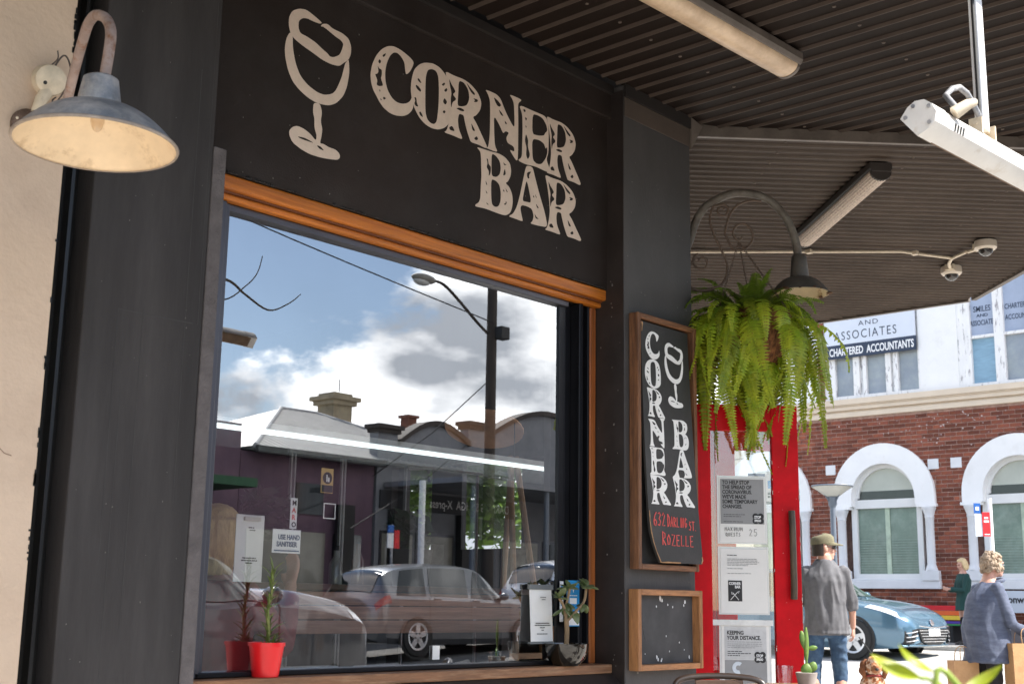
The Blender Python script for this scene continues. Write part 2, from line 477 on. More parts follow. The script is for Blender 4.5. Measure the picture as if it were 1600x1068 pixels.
GLYPHS = {'foam':[[(0.513,0.855),(0.477,0.814),(0.378,0.804),(0.279,0.813),(0.207,0.774),(0.15,0.676),(0.15,0.515),(0.183,0.41),(0.281,0.4),(0.43,0.348),(0.532,0.267),(0.622,0.212),(0.661,0.163),(0.724,0.183),(0.81,0.289),(0.838,0.38),(0.873,0.585),(0.825,0.648),(0.747,0.673),(0.669,0.716),(0.592,0.759),(0.528,0.784),(0.491,0.761),(0.519,0.84),(0.6,0.892),(0.678,0.832),(0.845,0.826),(0.951,0.763),(1.0,0.608),(1.0,0.423),(0.966,0.273),(0.891,0.155),(0.818,0.031),(0.692,0.0),(0.541,0.018),(0.389,0.09),(0.228,0.153),(0.093,0.23),(0.03,0.332),(0.0,0.491),(0.001,0.669),(0.047,0.842),(0.152,0.958),(0.26,1.0),(0.373,0.947),(0.462,0.895)]],'bowl':[[(0.102,1.0),(0.057,0.978),(0.02,0.875),(0.0,0.709),(0.015,0.547),(0.063,0.361),(0.14,0.201),(0.249,0.105),(0.381,0.031),(0.526,0.0),(0.694,0.03),(0.813,0.119),(0.917,0.283),(0.972,0.468),(1.0,0.724),(0.985,0.907),(0.973,0.943),(0.931,0.869),(0.914,0.794),(0.88,0.59),(0.803,0.342),(0.745,0.251),(0.626,0.182),(0.518,0.18),(0.372,0.236),(0.25,0.34),(0.171,0.514),(0.118,0.751),(0.112,0.879)]],'stem':[[(0.433,0.971),(0.554,1.0),(0.607,0.857),(0.586,0.672),(0.629,0.541),(0.615,0.389),(0.59,0.264),(0.667,0.275),(0.761,0.248),(0.901,0.25),(0.981,0.202),(1.0,0.135),(0.956,0.071),(0.802,0.035),(0.619,0.006),(0.407,0.0),(0.226,0.041),(0.075,0.106),(0.01,0.212),(0.0,0.295),(0.059,0.387),(0.145,0.437),(0.265,0.429),(0.403,0.375),(0.513,0.282),(0.523,0.387),(0.471,0.515),(0.463,0.688),(0.427,0.792)],[(0.155,0.247),(0.303,0.269),(0.486,0.229),(0.365,0.223),(0.216,0.225)],[(0.529,0.209),(0.608,0.212),(0.688,0.151),(0.581,0.159)]],'C':[[(0.979,0.891),(0.92,0.932),(0.79,0.969),(0.637,0.998),(0.487,1.0),(0.364,0.965),(0.234,0.885),(0.119,0.762),(0.032,0.602),(0.0,0.452),(0.024,0.333),(0.078,0.237),(0.154,0.171),(0.218,0.109),(0.319,0.041),(0.468,0.0),(0.617,0.001),(0.777,0.035),(0.887,0.09),(0.96,0.156),(1.0,0.223),(0.99,0.317),(0.969,0.384),(0.927,0.301),(0.854,0.246),(0.743,0.208),(0.618,0.197),(0.504,0.231),(0.401,0.315),(0.341,0.434),(0.325,0.573),(0.354,0.708),(0.421,0.839),(0.504,0.911),(0.591,0.928),(0.68,0.897),(0.76,0.83),(0.778,0.73),(0.807,0.657),(0.892,0.729),(0.951,0.819)],[(0.334,0.855),(0.251,0.799),(0.265,0.771),(0.312,0.8)],[(0.194,0.727),(0.16,0.678),(0.198,0.652),(0.232,0.698)],[(0.152,0.62),(0.19,0.583),(0.251,0.584),(0.256,0.506),(0.235,0.453),(0.28,0.386),(0.289,0.356),(0.205,0.326),(0.144,0.333),(0.164,0.402),(0.1,0.479),(0.147,0.492),(0.181,0.533)],[(0.31,0.204),(0.371,0.196),(0.336,0.163),(0.299,0.17)],[(0.239,0.166),(0.277,0.148),(0.253,0.129)],[(0.208,0.287),(0.24,0.272),(0.222,0.244)]],'O':[[(0.367,0.967),(0.528,1.0),(0.693,0.986),(0.834,0.923),(0.921,0.844),(0.979,0.672),(1.0,0.439),(0.988,0.267),(0.972,0.179),(0.871,0.087),(0.71,0.019),(0.548,0.0),(0.386,0.019),(0.237,0.081),(0.113,0.189),(0.042,0.294),(0.0,0.448),(0.012,0.616),(0.069,0.781),(0.183,0.887),(0.287,0.942)],[(0.399,0.863),(0.505,0.909),(0.614,0.905),(0.673,0.828),(0.697,0.598),(0.694,0.361),(0.664,0.136),(0.599,0.074),(0.504,0.073),(0.422,0.11),(0.372,0.213),(0.357,0.509),(0.356,0.742)],[(0.167,0.675),(0.208,0.669),(0.263,0.617),(0.21,0.62),(0.156,0.647)],[(0.12,0.563),(0.187,0.555),(0.255,0.515),(0.244,0.479),(0.163,0.499),(0.122,0.53)],[(0.091,0.365),(0.143,0.37),(0.16,0.292),(0.203,0.245),(0.137,0.237),(0.096,0.267),(0.12,0.315)],[(0.245,0.19),(0.3,0.154),(0.321,0.11),(0.248,0.125),(0.22,0.159)],[(0.826,0.784),(0.849,0.765),(0.802,0.718),(0.754,0.731)],[(0.885,0.715),(0.914,0.688),(0.869,0.64),(0.818,0.655)],[(0.837,0.547),(0.914,0.502),(0.869,0.44),(0.799,0.472)],[(0.832,0.354),(0.882,0.342),(0.848,0.3),(0.8,0.313)]],'N':[[(0.0,0.907),(0.384,0.905),(0.551,0.694),(0.799,0.482),(0.791,0.679),(0.772,0.884),(0.722,0.946),(0.639,0.997),(1.0,1.0),(0.902,0.927),(0.887,0.885),(0.901,0.592),(0.906,0.027),(0.855,0.0),(0.663,0.135),(0.809,0.126),(0.791,0.207),(0.613,0.221),(0.578,0.297),(0.656,0.391),(0.559,0.395),(0.497,0.337),(0.398,0.449),(0.246,0.561),(0.26,0.322),(0.283,0.106),(0.374,0.012),(0.006,0.013),(0.113,0.029),(0.148,0.221),(0.149,0.555),(0.135,0.775),(0.07,0.86)],[(0.227,0.845),(0.355,0.813),(0.436,0.768),(0.39,0.728),(0.332,0.732),(0.277,0.774)],[(0.359,0.692),(0.456,0.651),(0.505,0.607),(0.425,0.615)],[(0.523,0.555),(0.604,0.519),(0.556,0.498)]],'E':[[(0.011,0.995),(0.454,0.992),(0.869,1.0),(0.941,0.844),(0.953,0.588),(0.949,0.372),(0.883,0.228),(1.0,0.083),(0.925,0.013),(0.549,0.035),(0.255,0.0),(0.0,0.015),(0.124,0.096),(0.131,0.265),(0.138,0.562),(0.124,0.855)],[(0.436,0.933),(0.604,0.955),(0.756,0.939),(0.872,0.849),(0.912,0.751),(0.844,0.702),(0.8,0.637),(0.612,0.592),(0.433,0.58)],[(0.428,0.494),(0.651,0.526),(0.802,0.498),(0.861,0.411),(0.898,0.467),(0.919,0.365),(0.864,0.245),(0.734,0.113),(0.585,0.085),(0.454,0.13)],[(0.158,0.959),(0.232,0.946),(0.203,0.9),(0.152,0.921)],[(0.198,0.82),(0.272,0.817),(0.237,0.755)],[(0.241,0.545),(0.317,0.436),(0.302,0.326),(0.379,0.196),(0.307,0.096),(0.251,0.167),(0.266,0.297),(0.208,0.41)],[(0.22,0.687),(0.261,0.666),(0.239,0.629)]],'R':[[(0.001,0.999),(0.188,0.987),(0.428,1.0),(0.603,0.961),(0.762,0.874),(0.845,0.743),(0.818,0.605),(0.731,0.495),(0.644,0.44),(0.732,0.366),(0.821,0.258),(0.928,0.133),(1.0,0.042),(0.965,0.008),(0.788,0.023),(0.613,0.013),(0.578,0.069),(0.507,0.201),(0.454,0.338),(0.436,0.408),(0.332,0.403),(0.307,0.3),(0.329,0.156),(0.423,0.02),(0.389,0.001),(0.202,0.008),(0.0,0.0),(0.066,0.048),(0.114,0.208),(0.135,0.383),(0.109,0.59),(0.065,0.792),(0.026,0.909)],[(0.308,0.945),(0.429,0.946),(0.534,0.856),(0.56,0.711),(0.503,0.587),(0.383,0.534),(0.29,0.52),(0.301,0.727)],[(0.087,0.905),(0.139,0.833),(0.208,0.777),(0.242,0.733),(0.175,0.672),(0.254,0.629),(0.245,0.594),(0.177,0.544),(0.151,0.43),(0.133,0.575),(0.151,0.687),(0.105,0.803)],[(0.47,0.972),(0.569,0.908),(0.692,0.844),(0.675,0.807),(0.587,0.837)],[(0.64,0.754),(0.763,0.765),(0.746,0.717),(0.659,0.693),(0.693,0.735)],[(0.257,0.466),(0.348,0.508),(0.452,0.498),(0.435,0.466),(0.349,0.456)],[(0.183,0.162),(0.252,0.084),(0.133,0.075),(0.116,0.113)],[(0.61,0.335),(0.663,0.283),(0.716,0.221),(0.646,0.214)],[(0.752,0.154),(0.787,0.109),(0.735,0.075),(0.682,0.094)]],'B':[[(0.0,0.964),(0.214,0.974),(0.404,0.982),(0.596,1.0),(0.763,0.981),(0.905,0.912),(0.942,0.802),(0.925,0.695),(0.858,0.595),(0.789,0.554),(0.902,0.512),(0.975,0.418),(1.0,0.305),(0.981,0.182),(0.927,0.087),(0.817,0.027),(0.707,0.015),(0.515,0.017),(0.272,0.024),(0.007,0.0),(0.006,0.032),(0.096,0.085),(0.134,0.167),(0.133,0.348),(0.148,0.517),(0.135,0.68),(0.125,0.827),(0.108,0.915)],[(0.405,0.954),(0.515,0.947),(0.627,0.88),(0.658,0.769),(0.633,0.662),(0.539,0.593),(0.416,0.587),(0.405,0.76)],[(0.404,0.534),(0.527,0.537),(0.624,0.492),(0.669,0.384),(0.668,0.233),(0.621,0.139),(0.54,0.102),(0.444,0.118),(0.414,0.228)],[(0.272,0.846),(0.313,0.839),(0.329,0.759),(0.395,0.733),(0.388,0.622),(0.336,0.56),(0.346,0.646),(0.277,0.697),(0.302,0.77)],[(0.724,0.895),(0.752,0.868),(0.823,0.859),(0.739,0.839)],[(0.769,0.795),(0.799,0.7),(0.722,0.657),(0.742,0.738)],[(0.257,0.484),(0.313,0.413),(0.273,0.412)],[(0.723,0.447),(0.779,0.409),(0.738,0.399)],[(0.791,0.479),(0.868,0.411),(0.821,0.418)],[(0.811,0.264),(0.84,0.236),(0.786,0.183),(0.757,0.21),(0.798,0.219)],[(0.282,0.133),(0.364,0.101),(0.31,0.098)],[(0.262,0.327),(0.323,0.274),(0.285,0.274)]],'A':[[(0.42,0.981),(0.525,1.0),(0.593,0.982),(0.663,0.804),(0.775,0.565),(0.915,0.296),(1.0,0.049),(0.757,0.021),(0.531,0.01),(0.596,0.063),(0.627,0.158),(0.579,0.27),(0.46,0.285),(0.316,0.277),(0.278,0.216),(0.306,0.118),(0.348,0.014),(0.322,0.0),(0.154,0.004),(0.0,0.003),(0.012,0.023),(0.101,0.079),(0.188,0.212),(0.261,0.421),(0.321,0.646),(0.382,0.874)],[(0.425,0.725),(0.466,0.665),(0.564,0.372),(0.432,0.357),(0.328,0.35),(0.376,0.555)],[(0.435,0.87),(0.554,0.918),(0.489,0.831),(0.504,0.772),(0.445,0.775)],[(0.609,0.524),(0.642,0.479),(0.602,0.478)],[(0.654,0.553),(0.709,0.486),(0.674,0.496)],[(0.67,0.397),(0.765,0.323),(0.712,0.319)],[(0.642,0.214),(0.701,0.158),(0.769,0.138),(0.675,0.125)]]}

# ================================================================== GROUND
def gz(x):
    if x < 12.4: return -0.12
    return -0.12 + 0.0576 * min(x - 12.4, 9.2)
M_road = mat('grey asphalt', (0.085, 0.083, 0.08), 0.9, 0.22, 0.9, 0.6, 140, col2=(0.115, 0.112, 0.107), lo=0.42, hi=0.65)
M_conc = mat('pale concrete paving', (0.42, 0.40, 0.37), 0.9, 0.16, 1.3, 0.3, 80, col2=(0.50, 0.475, 0.44), lo=0.42, hi=0.62)
M_kerb = mat('dark stone kerb', (0.16, 0.15, 0.14), 0.9, 0.25, 5, 0.3, 60)
M_line = mat('road marking paint', (0.62, 0.61, 0.58), 0.8, 0.15, 6)
xs = [-300, -80, -20, 5, 12.4, 14, 16, 18, 20, 21.6, 26, 60, 300]
ys = [-300, -80, -30, -16, -4.2, 4, 12, 30, 80, 300]
mb = MB()
for i in range(len(xs) - 1):
    for j in range(len(ys) - 1):
        mb.quad((xs[i], ys[j], gz(xs[i])), (xs[i + 1], ys[j], gz(xs[i + 1])), (xs[i + 1], ys[j + 1], gz(xs[i + 1])), (xs[i], ys[j + 1], gz(xs[i])))
struct('road', mb, M_road, fix=False)
# bar side footpath as flags, cut corner at the crossing
mb = MB()
fp = [(-40, -4.15), (11.2, -4.15), (12.3, -3.0), (12.3, 40), (-40, 40)]
mb.prism(fp, lambda a, b, d: (a, b, d), -0.2, 0.0)
fpo = struct('footpath', mb, M_conc)
mb = MB()
kp = [(-40, -4.3), (11.27, -4.3), (12.45, -3.06), (12.45, 40), (12.3, 40), (12.3, -3.0), (11.2, -4.15), (-40, -4.15)]
mb.prism(kp, lambda a, b, d: (a, b, d), -0.2, -0.004)
struct('kerb', mb, M_kerb)
# joints of the paving slabs as recessed-looking saw cuts: separate slabs near the camera
slab = MB().box((0.004, 0.004, 0), (0.896, 0.896, 0.012))
slab_me = mesh_of(slab, 'paving_slab'); slab_me.materials.append(mat('paving slab concrete', (0.42, 0.40, 0.37), 0.9, 0.14, 1.6, 0.3, 80, col2=(0.49, 0.465, 0.43), lo=0.42, hi=0.62, obrand=0.08))
for i in range(1, 11):
    for j in range(3):
        o = bpy.data.objects.new('paving_slab', slab_me); C.objects.link(o)
        o.parent = fpo; o.location = (1.0 + i * 0.9, -4.1 + j * 0.9, 0.002)
# far footpath in front of the brick building
mb = MB().box((21.75, -14, 0.2), (25.2, 40, gz(22) + 0.075))
struct('footpath', mb, mat('far footpath', (0.24, 0.235, 0.23), 0.9, 0.15, 2, 0.2, 80))
mb = MB().box((21.58, -14, 0.2), (21.75, 40, gz(22) + 0.07))
struct('kerb', mb, mat('pale worn kerb', (0.34, 0.33, 0.31), 0.9, 0.2, 5))
# footpath over the street
mb = MB().box((-30, -19.5, -0.3), (21, -15.9, 0.0))
struct('footpath', mb, mat('opposite footpath', (0.2, 0.195, 0.19), 0.9, 0.15, 2, 0.2, 80))
mb = MB().box((21, -19.5, -0.3), (60, -15.9, 0.28))
struct('footpath', mb, MATS['opposite footpath'])
mb = MB()
xs2 = [12.46, 14, 16, 18, 20, 21.57]
for a, b in zip(xs2[:-1], xs2[1:]):
    mb.quad((a, -3.0, gz(a) + .005), (b, -3.0, gz(b) + .005), (b, 40, gz(b) + .005), (a, 40, gz(a) + .005))
struct('side_street', mb, mat('sun bleached concrete road', (0.40, 0.385, 0.36), 0.9, 0.12, 0.8, 0.3, 90, col2=(0.46, 0.445, 0.42)), fix=False)
# pale gutter strip, centre line dashes
mb = MB()
for k in range(-6, 6):
    mb.box((k * 5.0, -10.05, -0.118), (k * 5.0 + 2.4, -9.93, -0.115))
struct('centre_line', mb, M_line, kind='structure')
mb = MB()
mb.box((12.55, -3.9, gz(12.55) + 0.004), (12.9, 6, gz(12.9) + 0.006))
struct('crossing_line', mb, M_line)

# ================================================================== THE BAR
bar = Thing('bar_building', 'charcoal corner bar with cream hand painted lettering over its wide timber framed window', 'building', (4, 0, 0))
G = GLYPHS
mb = MB().box((2.0, 0.0, 0), (2.44, 0.4, 3.62))
bar.part('pier', mb, M_charcoal, bev=0.006)
mb = MB().box((2.44, -0.004, 0.70), (2.492, 0.3, 2.64))
bar.part('pier_edge', mb, M_render, bev=0.004)
mb = MB().box((1.88, 0.09, 0), (1.95, 0.4, 3.62)).box((1.95, 0.05, 0), (1.962, 0.4, 3.62)).box((1.962, 0.10, 0), (2.0, 0.4, 3.62))
bar.part('dark_channel', mb, M_black)
# fascia over the window with its top board
mb = MB().box((2.44, 0.10, 2.602), (4.81, 0.40, 3.62))
bar.part('fascia', mb, M_fascia)
mb = MB().box((2.44, 0.075, 3.475), (4.81, 0.10, 3.64))
bar.part('fascia_top_board', mb, M_fascia, bev=0.004)
mb = MB().box((4.81, 0.0, 0), (5.39, 0.5, 3.64))
pil = bar.part('pilaster', mb, mat('charcoal pilaster paint', (0.052, 0.048, 0.046), 0.6, 0.2, 3, 0.15, 80, stretch=(1, 1, 0.4), col2=(0.064, 0.058, 0.056), lo=0.45, hi=0.75), bev=0.006)
mb = MB().box((4.814, -0.004, 3.475), (5.386, -0.001, 3.575))
bar.part('pilaster_cap_board', mb, mat('brown trim board', (0.075, 0.055, 0.042), 0.6, 0.2, 5), bev=0.004)
# thin painted face on the window side of the pilaster
mb = MB().box((4.806, 0.001, 0.5), (4.8095, 0.2, 3.61))
bar.part('pilaster_side', mb, M_brownblack)
# lower wall, ledge, timber sill and head
mb = MB().box((2.44, 0.0, 0), (4.81, 0.35, 0.735))
bar.part('lower_wall', mb, M_charcoal, bev=0.005)
mb = MB()
mb.prism([(0.0, 0.737), (0.10, 0.737), (0.10, 0.79), (0.075, 0.79)], lambda a, b, d: (d, a, b), 2.44, 4.806)
bar.part('sloping_ledge', mb, M_brownblack)
mb = MB().box((2.495, 0.07, 0.792), (4.806, 0.19, 0.832))
bar.part('sill', mb, M_sill, bev=0.005)
mb = MB().box((2.495, 0.108, 2.546), (4.825, 0.15, 2.601))
bar.part('head_moulding', mb, M_timber, bev=0.009)
mb = MB().box((2.50, 0.138, 2.516), (4.825, 0.18, 2.540))
bar.part('head_moulding', mb, M_timber, bev=0.008)
mb = MB().box((2.50, 0.128, 2.539), (4.802, 0.15, 2.547))
bar.part('head_moulding', mb, mat('dark timber groove', (0.13, 0.04, 0.012), 0.5, 0.3, 8))
mb = MB().box((4.757, 0.165, 0.833), (4.803, 0.21, 2.515))
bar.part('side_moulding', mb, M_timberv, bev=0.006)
# window: aluminium frame, deep dark jamb, one big pane
mb = MB().box((2.502, 0.13, 0.834), (2.545, 0.215, 2.515)).box((2.545, 0.15, 0.834), (2.615, 0.215, 2.515)).box((2.615, 0.168, 0.834), (2.642, 0.215, 2.515))
wn = bar.part('window', mb, M_alu, bev=0.004)
mb = MB().box((2.60, 0.172, 2.488), (4.60, 0.215, 2.515))
bar.part('frame', mb, M_alu, wn, bev=0.003)
mb = MB().box((2.60, 0.15, 0.834), (4.60, 0.215, 0.852))
bar.part('frame', mb, M_alud, wn, bev=0.003)
mb = MB()
for x0, x1, y0 in ((4.552, 4.60, 0.190), (4.603, 4.66, 0.21), (4.662, 4.69, 0.155), (4.692, 4.74, 0.20), (4.742, 4.755, 0.168)):
    mb.box((x0, y0, 0.834), (x1, 0.24, 2.515))
bar.part('frame', mb, M_alud, wn, bev=0.003)
mb = MB().box((2.60, 0.20, 0.85), (4.57, 0.206, 2.512))
gl = bar.part('glass', mb, M_glass, wn, fix=True)
gl.data.materials.append(MATS['clear glass'])
for p in gl.data.polygons:
    p.material_index = 0 if p.normal.y < -0.5 else 1
M_clear0 = bpy.data.materials.new('clear pane back'); M_clear0.use_nodes = True
_t = M_clear0.node_tree; _t.nodes.clear()
_o = _t.nodes.new('ShaderNodeOutputMaterial'); _b = _t.nodes.new('ShaderNodeBsdfTransparent'); _t.links.new(_b.outputs[0], _o.inputs[0])
gl.data.materials[1] = M_clear0
# chamfered corner with door opening, side wall, upper storey
s2 = 0.70710678
def ch(u, d=0.0):   # along the chamfer from its street end; d outward
    return (5.40 + u * s2 + d * s2, 0.02 + u * s2 - d * s2)
mb = MB().obox((5.40, 0.02, 0), (s2, s2, 0), (-s2, s2, 0), Z_, 0.0, 0.16, 0.0, 0.25, 0, 3.6)
mb.obox((5.40, 0.02, 0), (s2, s2, 0), (-s2, s2, 0), Z_, 1.9, 2.33, 0.0, 0.25, 0, 3.6)
mb.obox((5.40, 0.02, 0), (s2, s2, 0), (-s2, s2, 0), Z_, 0.16, 1.9, 0.0, 0.25, 2.3, 3.6)
bar.part('corner_wall', mb, M_charcoal)
mb = MB().box((6.85, 1.67, 0), (7.05, 2.2, 3.6)).box((6.85, 2.2, 0), (7.05, 3.8, 1.48)).box((6.85, 2.2, 2.12), (7.05, 3.8, 3.6)).box((6.85, 3.8, 0), (7.05, 9, 3.6))
bar.part('side_wall', mb, M_charcoal)
mb = MB()
for y, y2 in ((2.2, 2.5), (3.1, 3.42), (3.74, 3.8)): mb.box((6.92, y, 1.48), (6.97, y2, 2.12))
bar.part('side_window', mb, M_alud)
mb = MB().prism([(1.9, 0.05), (5.38, 0.05), (7.03, 1.7), (7.03, 9), (1.9, 9)], lambda a, b, d: (a, b, d), 3.90, 5.6)
bar.part('upper_wall', mb, M_charcoal)
M_int = mat('interior brown wall', (0.05, 0.04, 0.034), 0.7, 0.3, 2)
mb = MB().box((1.95, 0.42, 0.0), (2.05, 9, 3.4))
bar.part('inner_wall', mb, M_int)
mb = MB().box((1.95, 8.9, 0.0), (7.0, 9.0, 3.4))
bar.part('inner_wall', mb, M_int)
mb = MB().prism([(1.9, 0.3), (5.3, 0.3), (6.85, 1.8), (6.85, 9), (1.9, 9)], lambda a, b, d: (a, b, d), 3.40, 3.48)
bar.part('ceiling', mb, M_int)
mb = MB().prism([(1.9, 0.36), (5.3, 0.36), (6.84, 1.8), (6.84, 9), (1.9, 9)], lambda a, b, d: (a, b, d), 0.005, 0.03)
bar.part('inner_floor', mb, mat('timber floor inside', (0.10, 0.06, 0.035), 0.4, 0.3, 3, stretch=(1, 8, 1)))
# painted lettering on the fascia
def face(y):
    return lambda a, b: (a, y, b)
def glyph(key, box, y, material, parent, name='lettering', off=(0, 0, 0)):
    x0, x1, z0, z1 = box
    cs = [[(x0 + (x1 - x0) * a, z0 + (z1 - z0) * b) for a, b in rounded(c, 2)] for c in G[key]]
    return filled(name, cs, face(y), material, parent, off)
FB = {'foam': (2.806, 3.122, 3.169, 3.35), 'bowl': (2.793, 3.118, 2.987, 3.232), 'stem': (2.834, 3.089, 2.772, 2.99), 'C': (3.229, 3.474, 3.063, 3.36), 'O': (3.455, 3.694, 3.069, 3.362), 'N': (3.908, 4.161, 3.073, 3.379), 'E': (4.134, 4.363, 3.073, 3.35), 'R': (4.337, 4.597, 3.074, 3.354), 'B': (3.861, 4.107, 2.791, 3.075), 'A': (4.083, 4.352, 2.797, 3.074)}
k = 0
for key, bx in list(FB.items()) + [('R', (3.656, 3.93, 3.072, 3.352)), ('R', (4.33, 4.602, 2.795, 3.062))]:
    k += 1
    nm = 'painted_wine_glass' if key in ('foam', 'bowl', 'stem') else 'painted_letter'
    glyph(key, bx, 0.0985 - 0.0004 * (k % 4), M_letter, bar.e, nm, bar.off)
# paint flecks and scuffs on the dark walls
mb = MB()
rr = random.Random(44)
for i in range(46):
    x = rr.uniform(4.83, 5.37); z = rr.uniform(0.8, 3.4); r_ = rr.uniform(.0012, .004)
    mb.box((x, -0.0012, z), (x + r_, 0.0, z + r_ * rr.uniform(1, 2.4)))
for i in range(40):
    x = rr.uniform(2.02, 2.42); z = rr.uniform(0.8, 3.3); r_ = rr.uniform(.0008, .002)
    mb.box((x, -0.0010, z), (x + r_, 0.0, z + r_ * rr.uniform(1, 3)))
for i in range(26):
    y = rr.uniform(0.01, 0.16); z = rr.uniform(0.8, 3.0); r_ = rr.uniform(.002, .006)
    mb.box((4.8045, y, z), (4.806, y + r_, z + r_ * rr.uniform(1, 2.2)))
for i in range(40):
    x = rr.uniform(2.6, 4.75); z = rr.uniform(2.58, 3.4); r_ = rr.uniform(.001, .0025)
    mb.box((x, 0.0988, z), (x + r_, 0.10, z + r_ * rr.uniform(1, 3)))
for x, z, w_ in ((4.84, 0.93, .02), (4.90, 0.79, .03), (4.60, .70, .015), (3.3, .69, .02), (3.9, .725, .012)):
    mb.box((x, -0.0012, z), (x + w_ * .4, 0.0, z + w_ * .3))
fk = bar.part('paint_flecks', mb, mat('pale paint fleck', (0.19, 0.175, 0.16), 0.9)); fk['kind'] = 'stuff'
# crumbled edge under the fascia, over the timber
mb = MB()
for i in range(90):
    x = rr.uniform(2.5, 4.78); 
    mb.ball((x, 0.097, 2.603), (rr.uniform(.004, .016), .004, rr.uniform(.002, .007)), 6, 4)
ce = bar.part('crumbled_edge', mb, M_black); ce['kind'] = 'stuff'
# faint streaks down the pier
mb = MB()
for x, z0, z1 in ((2.12, 1.2, 2.0), (2.15, .8, 1.75), (2.21, 1.0, 2.02), (2.37, 1.4, 2.9), (2.42, 2.0, 3.4)):
    mb.box((x, -0.0007, z0), (x + .0022, 0.0, z1))
mb.box((2.12, -.0007, 2.0), (2.40, 0.0, 2.0035))
bar.part('scuff_streaks', mb, mat('faint scuff', (0.042, 0.039, 0.039), 0.8))['kind'] = 'stuff'
# round sticker on the wall below the sill
st = Thing('sticker', 'round white sticker with a black number on the wall under the bar window', 'sticker', (4.478, -0.001, 0.70))
mb = MB().lathe([(0.0, 0), (0.036, 0), (0.036, 0.0015), (0.0, 0.0015)], (4.478, -0.001, 0.702), 28, (0, -1, 0))
st.part('disc', mb, M_white)
st.text('number', '00', (4.458, -0.0034, 0.692), X_, Z_, 0.04, M_ink, sx=0.9, bold=0.001)

# ------------------------------------------------------------------ neighbour wall
nb = Thing('neighbour_building', 'beige rendered wall next to the bar with hairline cracks and chipped edge', 'building', (0, 0, 0))
mb = MB().box((-8, -0.02, 0), (1.88, 0.4, 3.64))
nb.part('wall', mb, M_beige)
mb = MB().box((-8, 0.02, 3.9), (1.88, 6, 5.4))
nb.part('upper_wall', mb, M_beige)
# chips of dark paint along its edge, shallow flakes
mb = MB()
rr = random.Random(3)
for i in range(46):
    z = rr.choice([rr.uniform(2.5, 3.2), rr.uniform(1.1, 1.6), rr.uniform(0.8, 2.9)])
    a = rr.uniform(0.002, 0.007); h = rr.uniform(0.004, 0.022)
    x = 1.88 - a
    mb.box((x, -0.0225, z), (1.8815, -0.0195, z + h))
fl = nb.part('paint_chips', mb, M_black); fl['kind'] = 'stuff'
mb = MB()
for z0, x0, ln in ((1.52, 1.60, 0.2), (2.02, 1.55, 0.14)):
    pts = [(x0 + ln * t + rr.uniform(-.003, .003), -0.0205, z0 + rr.uniform(-.006, .006) + 0.03 * math.sin(t * 4)) for t in [i / 9 for i in range(10)]]
    mb.tube(pts, 0.0013, 5)
nb.part('crack', mb, mat('crack shadow brown', (0.22, 0.14, 0.10), 0.9))
mb = MB().ball((1.565, -0.022, 1.79), (0.012, 0.006, 0.014), 8, 6).tube([(1.565, -0.02, 1.79), (1.567, -0.045, 1.785)], 0.004, 6)
tag(obj('wall_hook', mb, M_pipe), 'small rusty stub sticking out of the beige wall', 'hook')

# ================================================================== AWNING
aw = Thing('awning', 'brown corrugated street awning wrapping round the corner of the bar', 'awning', (4, -1.5, 3.6))
# front soffit, ribs running out from the wall
PITCH = 0.118
def rib_profile(a0, n):
    pts = []
    for i in range(n):
        a = a0 + i * PITCH
        pts += [(a, 0.0), (a + PITCH - 0.026, 0.0), (a + PITCH - 0.016, -0.012), (a + PITCH - 0.010, -0.012)]
    return pts
mb = MB()
ribf = []
zf = 3.645
pr = rib_profile(-5.0, 108)
def front_ext(x):
    y1 = 0.02 if x < 5.4 else min(0.02, 5.56 - x)
    y0 = max(-2.72, x - 9.66)
    return (y0, y1) if y1 > y0 + 0.001 else None
for (a, za), (b, zb) in zip(pr[:-1], pr[1:]):
    ea, eb = front_ext(a), front_ext(b)
    if ea is None or eb is None: continue
    ribf.append(not (za == 0.0 and zb == 0.0))
    mb.quad((a, ea[0], zf + za), (a, ea[1], zf + za), (b, eb[1], zf + zb), (b, eb[0], zf + zb))
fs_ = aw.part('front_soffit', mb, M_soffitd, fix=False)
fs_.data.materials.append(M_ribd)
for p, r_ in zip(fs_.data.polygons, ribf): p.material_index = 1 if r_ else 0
# corner soffit, ribs square to the chamfer
PITCH = 0.125
mb = MB()
ribf = []
zc = 3.60
pr = rib_profile(5.62, 104)
def corner_ext(s):
    t1 = min(9.66, 2 * 10.06 - s)
    t0 = max(5.36, 14.1 - s) if s > 8.7 else 5.36
    t0 = max(t0, s - 18.0)
    return (t0, t1) if t1 > t0 + 0.001 else None
for (a, za), (b, zb) in zip(pr[:-1], pr[1:]):
    ea, eb = corner_ext(a), corner_ext(b)
    if ea is None or eb is None: continue
    P = lambda s, t, z: ((s + t) / 2, (s - t) / 2, z)
    ribf.append(not (za == 0.0 and zb == 0.0))
    mb.quad(P(a, ea[0], zc + za), P(a, ea[1], zc + za), P(b, eb[1], zc + zb), P(b, eb[0], zc + zb))
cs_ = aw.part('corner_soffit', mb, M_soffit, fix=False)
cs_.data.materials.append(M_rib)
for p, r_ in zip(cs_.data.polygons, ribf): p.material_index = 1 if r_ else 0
mb = MB()
rr = random.Random(15)
for s_ in range(0, 34, 2):
    sv = 5.62 + s_ * PITCH + 0.05
    for tv in (6.2, 7.3, 8.4, 9.4):
        if corner_ext(sv) and corner_ext(sv)[0] < tv < corner_ext(sv)[1]:
            mb.lathe([(0, -.005), (.008, -.004), (.009, 0)], ((sv + tv) / 2, (sv - tv) / 2, zc), 7)
